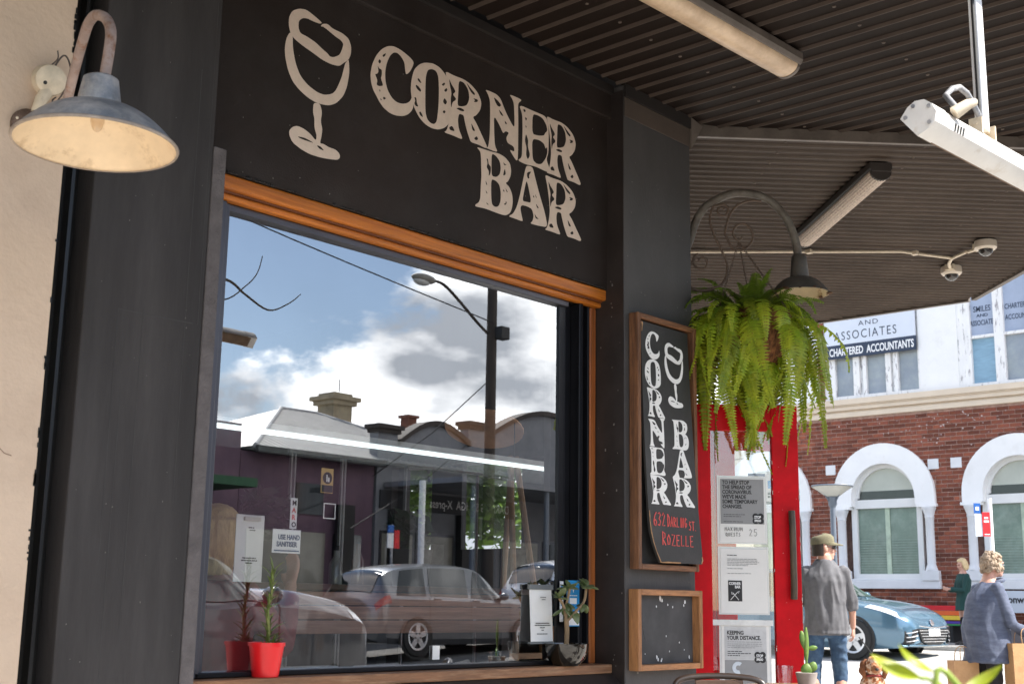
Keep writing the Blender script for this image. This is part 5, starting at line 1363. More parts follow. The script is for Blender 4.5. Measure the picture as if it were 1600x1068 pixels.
# notices inside and on the glass
def sheet(name, label, cat, x0, x1, z0, z1, y, m_, group=None, th=0.002, lean=0.0):
    t = Thing(name, label, cat, ((x0 + x1) / 2, y, z0), group=group)
    mb = MB()
    nn = 8; rg = []
    for i in range(nn + 1):
        q = i / nn; z = z0 + (z1 - z0) * q; yy = y + lean * q
        rg.append([(x0, yy, z), (x1, yy, z), (x1, yy + th, z), (x0, yy + th, z)])
    mb.rings(rg)
    t.part('sheet', mb, m_)
    return t
def fprint(t, rows, y, m_, seed=1, h=0.004):
    rd = random.Random(seed); mb = MB()
    for x0, x1, z in rows:
        x = x0
        while x < x1 - .003:
            w_ = min(rd.uniform(.005, .016), x1 - x); mb.box((x, y - 0.0008, z), (x + w_, y, z + h)); x += w_ + .0025
    return t.part('small_print', mb, m_)
hsn = sheet('sanitiser_sign', 'small white sign asking to use hand sanitiser behind the bar window', 'sign', 2.955, 3.085, 1.268, 1.355, 0.225, M_white)
mb = MB().box((2.962, 0.222, 1.274), (3.078, 0.2235, 1.279)); hsn.part('blue_line', mb, mat('navy print', (0.02, 0.06, 0.18), 0.6))
for i, l_ in enumerate(('USE HAND', 'SANITISER')):
    hsn.text('lettering', l_, (2.972 if i else 2.978, 0.2225, 1.318 - i * 0.026), X_, Z_, 0.026, MATS['navy print'], sx=0.80, bold=0.0007)
cpb = sheet('clipboard_notice', 'tall white notice on a clip hanging inside the window, left of the sanitiser sign', 'notice', 2.80, 2.925, 1.16, 1.40, 0.24, M_paper)
mb = MB().box((2.83, 0.228, 1.378), (2.90, 0.238, 1.392)); cpb.part('clip', mb, mat('pale clip', (0.6, 0.56, 0.5), 0.4))
fprint(cpb, [(2.855, 2.88, 1.352), (2.86, 2.885, 1.343), (2.835, 2.895, 1.243), (2.83, 2.90, 1.234), (2.85, 2.88, 1.225)], 0.2395, M_ink, 2)
crd = sheet('table_card', 'white curled card notice standing in the window beside the jade plant', 'notice', 4.345, 4.495, 0.935, 1.165, 0.165, M_paper, lean=0.012)
fprint(crd, [(4.405, 4.445, 1.125), (4.415, 4.44, 1.115), (4.375, 4.47, 1.012), (4.37, 4.475, 1.003), (4.405, 4.44, 0.993), (4.415, 4.43, 0.982), (4.385, 4.455, 0.966)], 0.1645, M_ink, 4, h=0.0035)
mb = MB().box((4.34, 0.17, 1.160), (4.50, 0.185, 1.182)).box((4.34, 0.163, 0.925), (4.50, 0.18, 0.934)); crd.part('clear_holder', mb, mat('grey clear plastic', (0.16, 0.17, 0.175), 0.2, 0.1, 6))
bst = sheet('blue_sticker', 'bright blue and white sticker on the window behind the jade plant', 'sticker', 4.575, 4.665, 1.0, 1.205, 0.152, mat('bright blue print', (0.012, 0.24, 0.55), 0.4))
mb = MB().box((4.58, 0.149, 1.005), (4.66, 0.1512, 1.065)); bst.part('white_field', mb, M_white)
mb = MB().lathe([(0.010, 0), (0.013, 0), (0.013, 0.001), (0.010, 0.001)], (4.62, 0.151, 1.175), 18, (0, -1, 0)).tube([(4.617, 0.1505, 1.164), (4.62, 0.1505, 1.152), (4.623, 0.1505, 1.164)], 0.0015, 4); bst.part('pin_mark', mb, M_white)
fprint(bst, [(4.592, 4.648, 1.135)], 0.1515, M_white, 5)
mb = MB().box((4.595, 0.1508, 1.10), (4.645, 0.1518, 1.126)); bst.part('white_word', mb, M_white)
bs2 = sheet('slim_sticker', 'narrow white sticker with small blue marks left of the blue one', 'sticker', 4.548, 4.572, 1.02, 1.20, 0.17, M_white)
mb = MB()
for z, hh in ((1.165, .014), (1.125, .02), (1.09, .012)): mb.box((4.553, 0.1685, z), (4.567, 0.1698, z + hh))
bs2.part('marks', mb, MATS['bright blue print'])
ppr = sheet('paper_slip', 'small white paper slip at the bottom of the bar window', 'paper', 3.765, 3.805, 0.87, 0.925, 0.19, M_paper)
gsn = sheet('gold_sign', 'small gold and black sign with a bottle symbol inside the bar window', 'sign', 3.185, 3.245, 1.505, 1.60, 0.24, mat('gold print', (0.55, 0.36, 0.12), 0.5))
mb = MB().lathe([(0, 0), (0.023, 0), (0.023, 0.001), (0, 0.001)], (3.215, 0.2395, 1.563), 24, (0, -1, 0)); gsn.part('roundel', mb, M_ink)
mb = MB().box((3.209, 0.2375, 1.548), (3.214, 0.2384, 1.575)).box((3.217, 0.2375, 1.548), (3.224, 0.2384, 1.565)); gsn.part('bottle_mark', mb, M_white)
mb = MB().box((3.188, 0.2378, 1.508), (3.242, 0.239, 1.535)); gsn.part('black_band', mb, M_ink)
sqs = Thing('square_outline', 'thin white square outline decal on the bar window', 'decal', (3.22, 0.23, 1.41))
mb = MB().box((3.185, 0.218, 1.405), (3.245, 0.2195, 1.409)).box((3.185, 0.218, 1.461), (3.245, 0.2195, 1.465)).box((3.185, 0.218, 1.409), (3.189, 0.2195, 1.461)).box((3.241, 0.218, 1.409), (3.245, 0.2195, 1.461)); sqs.part('outline', mb, M_white)
vsn = sheet('vertical_sign', 'narrow white vertical sign with red and black letters inside the window', 'sign', 3.043, 3.075, 1.36, 1.475, 0.24, M_white)
for i, c_ in enumerate('MARO'):
    vsn.text('letter', c_, (3.05, 0.239, 1.448 - i * 0.027), X_, Z_, 0.026, M_ink if i in (0, 3) else MATS['red chalk paint'], bold=0.0007)

# ================================================================== BRICK BUILDING OVER THE SIDE STREET
XB = 25.0
GB = gz(22) + 0.075
bk = Thing('brick_building', 'red brick building with white arches and white upper storey over the side street', 'building', (XB, 8, GB))
M_mortar = mat('brick mortar', (0.40, 0.26, 0.21), 0.95, 0.25, 6, col2=(0.27, 0.16, 0.13))
M_brick = mat('dark red brick', (0.235, 0.070, 0.036), 0.75, 0.35, 3.0, 0.2, 80, spec=0.3, col2=(0.125, 0.037, 0.026), lo=0.4, hi=0.65, isl=0.40)
M_bwhite = mat('white painted masonry', (0.80, 0.79, 0.78), 0.75, 0.05, 1.5, col2=(0.70, 0.685, 0.66), lo=0.55, hi=0.8)
M_bcream = mat('cream string course', (0.66, 0.55, 0.43), 0.8, 0.07, 2)
M_peel = mat('peeling white paint', (0.78, 0.77, 0.76), 0.8, 0.06, 3, stretch=(3, 3, 0.7), col2=(0.34, 0.32, 0.33), lo=0.57, hi=0.62)
Y0B, Y1B = 2.0, 12.4
ARCH = [(8.41, 1.125, 0.69), (5.60, 1.125, 0.69), (11.2, 1.125, 0.69), (2.8, 1.125, 0.69)]
ZS = 3.36      # springing of the arches
def solid_at(y, z):
    for yc, ro, ri in ARCH:
        if abs(y - yc) < 0.86 and 1.60 < z < ZS: return False
        if abs(y - yc) < 1.12 and 3.16 < z < ZS: return False
        if z >= ZS and math.hypot(y - yc, z - ZS) < 1.1: return False
        if abs(y - yc) < 1.09 and 1.52 < z < 1.86: return False
        if 0.86 <= abs(y - yc) < 0.98 and 1.6 < z < ZS: return False
    return True
# wall behind the bricks, with openings left by building it from strips
mb = MB()
stp = 0.05
y = Y0B
while y < Y1B:
    segs = []; z = GB - 0.1; st_ = None
    while z < 5.12:
        s_ = solid_at(y + stp / 2, z + 0.03)
        if s_ and st_ is None: st_ = z
        if not s_ and st_ is not None: segs.append((st_, z)); st_ = None
        z += 0.06
    if st_ is not None: segs.append((st_, 5.12))
    for a, b in segs: mb.box((XB + 0.012, y, a), (XB + 0.3, y + stp, b))
    y += stp
bk.part('wall', mb, M_mortar)
# bricks: the ones that show largest are single objects, the rest one joined part
CH, CL = 0.086, 0.24
brk = MB().box((XB - XB, -0.113, -0.037), (0.03, 0.113, 0.037))
# header and stretcher shapes with a worn front edge
def brick_mesh(hw):
    mb = MB()
    a, b, c = hw, 0.0345, 0.005
    mb.add([(0.03, -a, -b), (0.03, a, -b), (0.03, a, b), (0.03, -a, b), (0.004, -a, -b), (0.004, a, -b), (0.004, a, b), (0.004, -a, b), (0, -a + c, -b + c), (0, a - c, -b + c), (0, a - c, b - c), (0, -a + c, b - c)],
           [(0, 1, 5, 4), (1, 2, 6, 5), (2, 3, 7, 6), (3, 0, 4, 7), (4, 5, 9, 8), (5, 6, 10, 9), (6, 7, 11, 10), (7, 4, 8, 11), (8, 9, 10, 11)])
    return mb
bm_ = {}
for nm, hw in (('s', 0.113), ('h', 0.052)):
    me = mesh_of(brick_mesh(hw), 'brick'); me.materials.append(M_brick); bm_[nm] = (me, hw)
cells = []
rr = random.Random(2)
row = 0
z = GB + CH / 2
while z < 5.08:
    off = 0.0 if row % 2 == 0 else CL / 2
    y = Y0B + off
    while y < Y1B - 0.1:
        if solid_at(y, z) and solid_at(y - 0.09, z) and solid_at(y + 0.09, z): cells.append((y, z, 's'))
        elif solid_at(y - 0.06, z) and not solid_at(y + 0.09, z): cells.append((y - 0.06, z, 'h'))
        elif solid_at(y + 0.06, z) and not solid_at(y - 0.09, z): cells.append((y + 0.06, z, 'h'))
        y += CL
    row += 1; z += CH
seen = [c for c in cells if 5.45 < c[0] < 9.75]
rest = [c for c in cells if not (5.45 < c[0] < 9.75)]
seen.sort(key=lambda c: (c[2] != 's', (c[0] - 7) ** 2 * 0.6 + (c[1] - 3.6) ** 2 if c[1] > 1.6 else 50))
single = seen[:290]; rest += seen[290:]
for y, z, k_ in single:
    o = bpy.data.objects.new('brick', bm_[k_][0]); C.objects.link(o); o.parent = bk.e
    o.location = (rr.uniform(-.003, .004), y - 8, z - GB)
mb = MB()
for y, z, k_ in rest:
    b_ = brick_mesh(bm_[k_][1])
    dx = rr.uniform(-.003, .004)
    mb.add([(vx + XB + dx, vy + y, vz + z) for vx, vy, vz in b_.v], b_.f)
pr_ = bk.part('brick_facing', mb, M_brick, fix=False); pr_['kind'] = 'stuff'
# whitish lime runs below the string course
mb = MB()
for i in range(60):
    y = rr.gauss(7.3, 0.55) if rr.random() < .7 else rr.uniform(5.6, 9.4)
    z = 5.0 - abs(rr.gauss(0, 0.35)); 
    mb.box((XB - 0.0035, y, z), (XB - 0.001, y + rr.uniform(.01, .035), z + rr.uniform(.008, .03)))
pp = bk.part('lime_spots', mb, mat('lime bloom', (0.48, 0.40, 0.38), 0.9)); pp['kind'] = 'stuff'
# string course: moulded band
mb = MB()
for (d, z0, z1) in ((0.06, 5.09, 5.20), (0.03, 5.20, 5.235), (0.10, 5.235, 5.32), (0.13, 5.32, 5.345), (0.16, 5.345, 5.47)):
    mb.box((XB - d, Y0B, z0), (XB + 0.3, Y1B, z1))
bk.part('string_course', mb, M_bcream, bev=0.012)
# upper storey wall in pieces around the windows
WIN = [(7.50, 9.66), (4.50, 6.67), (1.5, 3.6)]
mb = MB()
ys_ = [Y1B] + [v for a, b in sorted(WIN, reverse=True) for v in (b, a)] + [0.5]
for i in range(0, len(ys_), 2):
    mb.box((XB, ys_[i + 1], 5.47), (XB + 0.3, ys_[i], 9.6))
for a, b in WIN:
    mb.box((XB, a, 5.47), (XB + 0.3, b, 5.49)).box((XB, a, 8.3), (XB + 0.3, b, 9.6))
bk.part('upper_wall', mb, M_bwhite)
mb = MB().box((XB - 0.04, 9.66, 5.48), (XB - 0.005, 9.80, 8.4))
bk.part('brick_strip', mb, M_brick)
M_wglass = mat('dusty blue grey pane', (0.27, 0.30, 0.34), 0.22, 0.14, 1.2, coat=0.3, col2=(0.33, 0.36, 0.37))
M_wblue = mat('pane with blue blind', (0.22, 0.36, 0.47), 0.25, 0.15, 4, stretch=(1, 1, 6), coat=0.3)
M_signw = mat('pale sign panel', (0.62, 0.66, 0.74), 0.6, 0.03, 2)
M_navy = mat('navy sign band', (0.025, 0.04, 0.075), 0.6, 0.1, 3)
def lower_pane(parent, y0, y1, z0, z1, m_, x=XB + 0.10):
    return bk.part('pane', MB().box((x, y0, z0), (x + 0.02, y1, z1)), m_, parent)
# upper window one: three lights under the sign
mb = MB()
for a, b in ((7.50, 7.55), (7.98, 8.08), (8.14, 8.26), (8.70, 8.78), (8.86, 9.0), (9.42, 9.66)):
    mb.box((XB + 0.02 + (0.02 if b - a < .06 else 0), a, 5.50), (XB + 0.12, b, 8.3))
mb.box((XB + 0.0, 7.5, 5.49), (XB + 0.14, 9.66, 5.56))
u1 = bk.part('upper_window', mb, M_peel, bev=0.004)
for a, b in ((7.55, 7.98), (8.08, 8.14), (8.26, 8.70), (8.78, 8.86), (9.0, 9.42)):
    lower_pane(u1, a, b, 5.56, 8.3, M_wglass if b - a > .1 else M_peel)
sgn = Thing('accountants_sign', 'pale accountants sign with navy band over the three-light upper window', 'sign', (XB, 8.55, 6.4))
mb = MB().box((XB - 0.06, 7.53, 6.68), (XB - 0.02, 9.60, 8.2)); sgn.part('panel', mb, M_signw)
mb = MB()
mb.prism([(7.53, 6.385), (9.60, 6.385), (9.60, 6.68), (7.53, 6.68)], lambda a, b, d: (d, a, b), XB - 0.065, XB - 0.02); sgn.part('band', mb, M_navy)
LY = Vector((0, -1, 0))
sgn.text('band_lettering', 'CHARTERED  ACCOUNTANTS', (XB - 0.067, 9.50, 6.445), LY, Z_, 0.235, M_white, sx=0.60, bold=0.006)
sgn.text('lettering', 'ASSOCIATES', (XB - 0.062, 9.38, 6.78), LY, Z_, 0.27, M_navy, sx=0.80, space=1.25)
sgn.text('lettering', 'AND', (XB - 0.062, 8.80, 7.05), LY, Z_, 0.15, M_navy, sx=1.3, space=1.2)
sgn.text('lettering', 'SMILES', (XB - 0.062, 9.10, 7.21), LY, Z_, 0.27, M_navy, sx=0.80, space=1.25)
# upper window two: sashes
mb = MB()
for a, b in ((6.40, 6.67), (5.72, 5.92), (4.5, 4.75), (5.05, 5.22)):
    mb.box((XB + 0.01, a, 5.50), (XB + 0.12, b, 8.3))
mb.box((XB + 0.0, 4.5, 5.49), (XB + 0.14, 6.67, 5.55)).box((XB + 0.02, 5.92, 6.47), (XB + 0.11, 6.40, 6.53)).box((XB + 0.02, 5.22, 6.47), (XB + 0.11, 5.72, 6.53))
u2 = bk.part('upper_window', mb, M_peel, bev=0.004)
lower_pane(u2, 5.92, 6.40, 5.55, 6.47, M_wblue); lower_pane(u2, 5.22, 5.72, 5.55, 6.47, M_wglass)
lower_pane(u2, 4.75, 5.05, 5.55, 6.47, M_wglass); lower_pane(u2, 4.75, 6.40, 6.53, 8.3, mat('grey blue pane', (0.34, 0.39, 0.50), 0.3, 0.1, 2, coat=0.2), x=XB + 0.085)
for i, (a, sz) in enumerate((('SMILES', .17), ('AND', .09), ('ASSOCIATES', .15))):
    bk.text('sash_lettering', a, (XB + 0.082, 6.16, (7.02, 6.91, 6.74)[i]), LY, Z_, sz, M_navy, parent=u2, sx=(0.72, 1.2, 0.62)[i], align='CENTER', bold=0.002)
for i, a in enumerate(('CHARTERED', 'ACCOUNTANTS')):
    bk.text('sash_lettering', a, (XB + 0.082, 5.70, (7.0, 6.78)[i]), LY, Z_, 0.15, M_navy, parent=u2, sx=0.62, bold=0.002)
# arched windows
M_gwin = mat('green mesh backed pane', (0.14, 0.20, 0.16), 0.25, 0.25, 1.4, coat=0.4, col2=(0.24, 0.30, 0.25), lo=0.45, hi=0.7)
M_pale = mat('pale blind behind glass', (0.46, 0.47, 0.40), 0.3, 0.08, 2, coat=0.4)
M_darkp = mat('dark pane', (0.03, 0.035, 0.03), 0.15, 0.2, 3, coat=0.5)
def arch_ring(mb, yc, ri, ro, x0, x1, z0, a0=0.0, a1=math.pi, n=24):
    P = lambda r, q, x: (x, yc + r * math.cos(q), z0 + r * math.sin(q))
    for i in range(n):
        q0, q1 = a0 + (a1 - a0) * i / n, a0 + (a1 - a0) * (i + 1) / n
        vs = [P(ri, q0, x0), P(ro, q0, x0), P(ro, q1, x0), P(ri, q1, x0), P(ri, q0, x1), P(ro, q0, x1), P(ro, q1, x1), P(ri, q1, x1)]
        mb.add(vs, [(0, 1, 2, 3), (7, 6, 5, 4), (1, 5, 6, 2), (0, 3, 7, 4)] + ([(0, 4, 5, 1)] if i == 0 else []) + ([(3, 2, 6, 7)] if i == n - 1 else []))
    return mb
for idx, (yc, ro, ri) in enumerate(ARCH[:3]):
    mb = arch_ring(MB(), yc, 0.70, ro, XB - 0.07, XB + 0.25, ZS)
    mb.box((XB - 0.07, yc - ro, 3.19), (XB + 0.25, yc - 0.70, ZS)).box((XB - 0.07, yc + 0.70, 3.19), (XB + 0.25, yc + ro, ZS))
    mb.box((XB - 0.10, yc - ro - 0.03, 3.13), (XB + 0.05, yc - 0.74, 3.19)).box((XB - 0.10, yc + 0.74, 3.13), (XB + 0.05, yc + ro + 0.03, 3.19))
    aw_ = bk.part('arched_window', mb, M_bwhite, sm=30)
    mb = arch_ring(MB(), yc, 0.62, 0.70, XB + 0.10, XB + 0.18, ZS, n=20)
    mb.box((XB + 0.08, yc - 0.78, 1.66), (XB + 0.18, yc - 0.66, ZS)).box((XB + 0.08, yc + 0.66, 1.66), (XB + 0.18, yc + 0.78, ZS))
    mb.box((XB + 0.07, yc - 0.72, 3.15), (XB + 0.17, yc + 0.72, 3.33)).box((XB + 0.07, yc - 0.72, 1.66), (XB + 0.17, yc + 0.72, 1.80))
    bk.part('frame', mb, mat('off white joinery', (0.72, 0.71, 0.69), 0.6, 0.04, 3), aw_)
    bk.part('pane', MB().box((XB + 0.15, yc - 0.66, 1.80), (XB + 0.17, yc + 0.66, 3.15)), M_gwin, aw_)
    bk.part('glazing_bar', MB().box((XB + 0.13, yc - 0.05, 1.80), (XB + 0.149, yc + 0.05, 3.15)), mat('pale green bar', (0.42, 0.50, 0.38), 0.6), aw_)
    mb = MB()
    n_ = 20
    mb.prism([(yc + 0.64 * math.cos(math.pi * i / n_), ZS + 0.14 + 0.48 * math.sin(math.pi * i / n_)) for i in range(n_ + 1)], lambda a, b, d: (d, a, b), XB + 0.16, XB + 0.18)
    bk.part('fanlight', mb, M_pale, aw_)
    bk.part('fanlight', MB().box((XB + 0.158, yc - 0.66, 3.33), (XB + 0.18, yc + 0.66, 3.515)), M_darkp, aw_)
    # diamond security mesh on the pane
    mb = MB()
    for i in range(14):
        z0 = 1.80 + i * 0.053
        mb.box((XB + 0.142, yc - 0.66, z0), (XB + 0.146, yc + 0.66, z0 + 0.010))
    ms = bk.part('security_mesh', mb, mat('green grey mesh', (0.22, 0.30, 0.25), 0.6), aw_); ms['kind'] = 'stuff'
    for s in (-1, 1):
        yy = yc + s * 0.97
        prof3 = [(0, 1.86), (0.125, 1.86), (0.125, 1.89), (0.105, 1.93), (0.088, 1.98), (0.088, 2.90), (0.10, 2.92), (0.092, 2.95), (0.13, 3.06), (0.15, 3.10), (0.15, 3.13), (0, 3.13)]
        cl_ = bk.part('column', MB().lathe(prof3, (XB - 0.005, yy, 0), 20), mat('white grey column', (0.68, 0.68, 0.69), 0.75, 0.06, 3), aw_, sm=35)
    mb = MB().box((XB - 0.09, yc - 1.16, 1.50), (XB + 0.25, yc + 1.16, 1.66)).box((XB - 0.12, yc - 1.15, 1.66), (XB + 0.05, yc - 0.80, 1.86)).box((XB - 0.12, yc + 0.80, 1.66), (XB + 0.05, yc + 1.15, 1.86)).box((XB - 0.07, yc - 0.80, 1.66), (XB + 0.07, yc + 0.80, 1.70))
    bk.part('sill', mb, MATS['white grey column'], aw_, bev=0.008)
mb = MB()
for y in (9.60, 7.31, 6.83, 4.4): mb.box((XB - 0.012, y - 0.115, 3.88), (XB + 0.02, y + 0.115, 4.10))
for y in (9.60, 7.31, 6.83): bk.part('wall_vent', MB().box((XB - 0.014, y - 0.115, 3.885), (XB + 0.02, y + 0.115, 4.095)), MATS['white grey column'], bev=0.01)
# pale quoins at the far corner
for i in range(11):
    z0 = GB + 0.02 + i * 0.43; w_ = 0.5 if i % 2 else 0.62
    bk.part('quoin', MB().box((XB - 0.05, 11.55 - w_ * .0, z0), (XB + 0.02, 11.55 + w_, z0 + 0.41)), M_bcream, bev=0.012)
bk.part('plinth', MB().box((XB - 0.04, Y0B, GB), (XB + 0.1, Y1B, GB + 0.30)), mat('grey plinth', (0.20, 0.17, 0.16), 0.9, 0.2, 2))
bk.part('body', MB().box((XB + 0.31, 0.5, GB), (XB + 9, 12.2, 9.6)), M_mortar)
bk.part('cornice', MB().box((XB - 0.35, 0.5, 9.6), (XB + 9, 12.4, 9.9)), M_bcream)

# rainbow bench, bank panel, woman behind
rb = Thing('rainbow_bench', 'rainbow slatted bench against the brick wall across the street', 'bench', (24.5, 7.8, GB))
for i, (nm, c_, z0, z1) in enumerate((('r', (0.62, 0.012, 0.02), 1.085, 1.175), ('o', (0.80, 0.13, 0.025), 0.995, 1.075), ('y', (0.86, 0.55, 0.05), 0.905, 0.985), ('p', (0.09, 0.04, 0.35), 0.835, 0.88))):
    rb.part('slat', MB().box((24.56 - 0.02 * i, 6.55, z0), (24.60 - 0.02 * i, 9.1, z1)), mat('bench paint ' + nm, c_, 0.5, 0.06, 4), bev=0.006)
rb.part('plaque', MB().box((24.545, 7.55, 1.10), (24.558, 7.70, 1.16)), M_paper)
for i in range(3):
    rb.part('seat_slat', MB().box((24.15 + i * 0.12, 6.55, 0.80), (24.25 + i * 0.12, 9.1, 0.83)), mat('bench paint g', (0.02, 0.20, 0.06), 0.5), bev=0.006)
for y in (6.75, 7.8, 8.9):
    rb.part('leg', MB().box((24.15, y - 0.03, GB), (24.55, y + 0.03, 0.80)), M_dark)
bp_ = Thing('bank_panel', 'pale bank name panel on the brick wall behind the lady in blue', 'sign', (XB - 0.12, 5.2, 1.08))
bp_.part('panel', MB().box((XB - 0.16, 3.6, 1.06), (XB - 0.12, 6.35, 1.47)), mat('pale grey panel', (0.55, 0.58, 0.63), 0.5, 0.03, 3))
bp_.text('lettering', 'commonwealth', (XB - 0.163, 6.33, 1.245), LY, Z_, 0.185, M_ink, sx=0.92, bold=0.006)

# street lamp, bus stop sign
lp = Thing('street_lamp', 'grey post lamp with flat wide head near the arched window', 'street lamp', (20.9, 7.36, gz(20.9)))
q0 = Vector((20.9, 7.42, 0))
M_post = mat('blue grey post', (0.12, 0.14, 0.17), 0.5, 0.1, 4)
lp.part('post', MB().tube([q0 + Z_ * gz(20.9), q0 + Z_ * 3.0], 0.05, 14), M_post, sm=50)
lp.part('collar', MB().lathe([(0.05, 2.85), (0.075, 2.9), (0.075, 3.0), (0.10, 3.04), (0.0, 3.04)], q0, 18), M_post, sm=40)
mb = MB()
for k in range(3):
    a = k * 2.094 + .4
    mb.tube([q0 + Vector((0.07 * math.cos(a), 0.07 * math.sin(a), 2.96)), q0 + Vector((0.22 * math.cos(a), 0.22 * math.sin(a), 3.20))], 0.012, 6)
lp.part('arm', mb, M_post)
lp.part('head', MB().lathe([(0.0, 3.255), (0.36, 3.245), (0.37, 3.23), (0.36, 3.215)], q0, 32), M_post, sm=40)
lp.part('diffuser', MB().lathe([(0.355, 3.215), (0.25, 3.15), (0.12, 3.05), (0.0, 3.04)], q0, 32), mat('pale lamp glass', (0.55, 0.52, 0.46), 0.4, 0.08, 6), sm=50)
bs = Thing('bus_stop_sign', 'blue, white and red bus stop sign on a white pole', 'sign', (21.5, 4.83, gz(21.5)))
z0 = Vector((21.5, 4.83, 0))
bs.part('pole', MB().tube([z0 + Z_ * gz(21.5), z0 + Z_ * 2.95], 0.035, 12), M_white, sm=50)
RR = Vector((0.666, -0.746, 0)); NN = Vector((-0.729, -0.655, 0))
def bsb(u0, u1, za, zb, d, m_, nm):
    return bs.part(nm, MB().obox(z0, RR, NN, Z_, u0, u1, d, d + 0.015, za, zb), m_)
M_bblue = mat('traffic blue', (0.012, 0.10, 0.36), 0.5); M_bred = mat('traffic red', (0.62, 0.012, 0.02), 0.5)
bsb(-0.29, -0.18, 2.69, 2.86, 0.04, M_bblue, 'blue_plate'); bsb(-0.28, -0.165, 2.31, 2.685, 0.04, mat('pale plate', (0.62, 0.66, 0.72), 0.5), 'white_plate'); bsb(-0.16, -0.035, 2.31, 2.71, 0.05, M_bred, 'red_plate')
bs.part('bus_symbol', MB().obox(z0, RR, NN, Z_, -0.265, -0.205, 0.056, 0.058, 2.74, 2.80), M_white)
bs.part('stripe', MB().obox(z0, RR, NN, Z_, -0.13, -0.065, 0.066, 0.068, 2.60, 2.63).obox(z0, RR, NN, Z_, -0.14, -0.055, 0.066, 0.068, 2.54, 2.575).obox(z0, RR, NN, Z_, -0.14, -0.05, 0.066, 0.068, 2.335, 2.35), M_white)

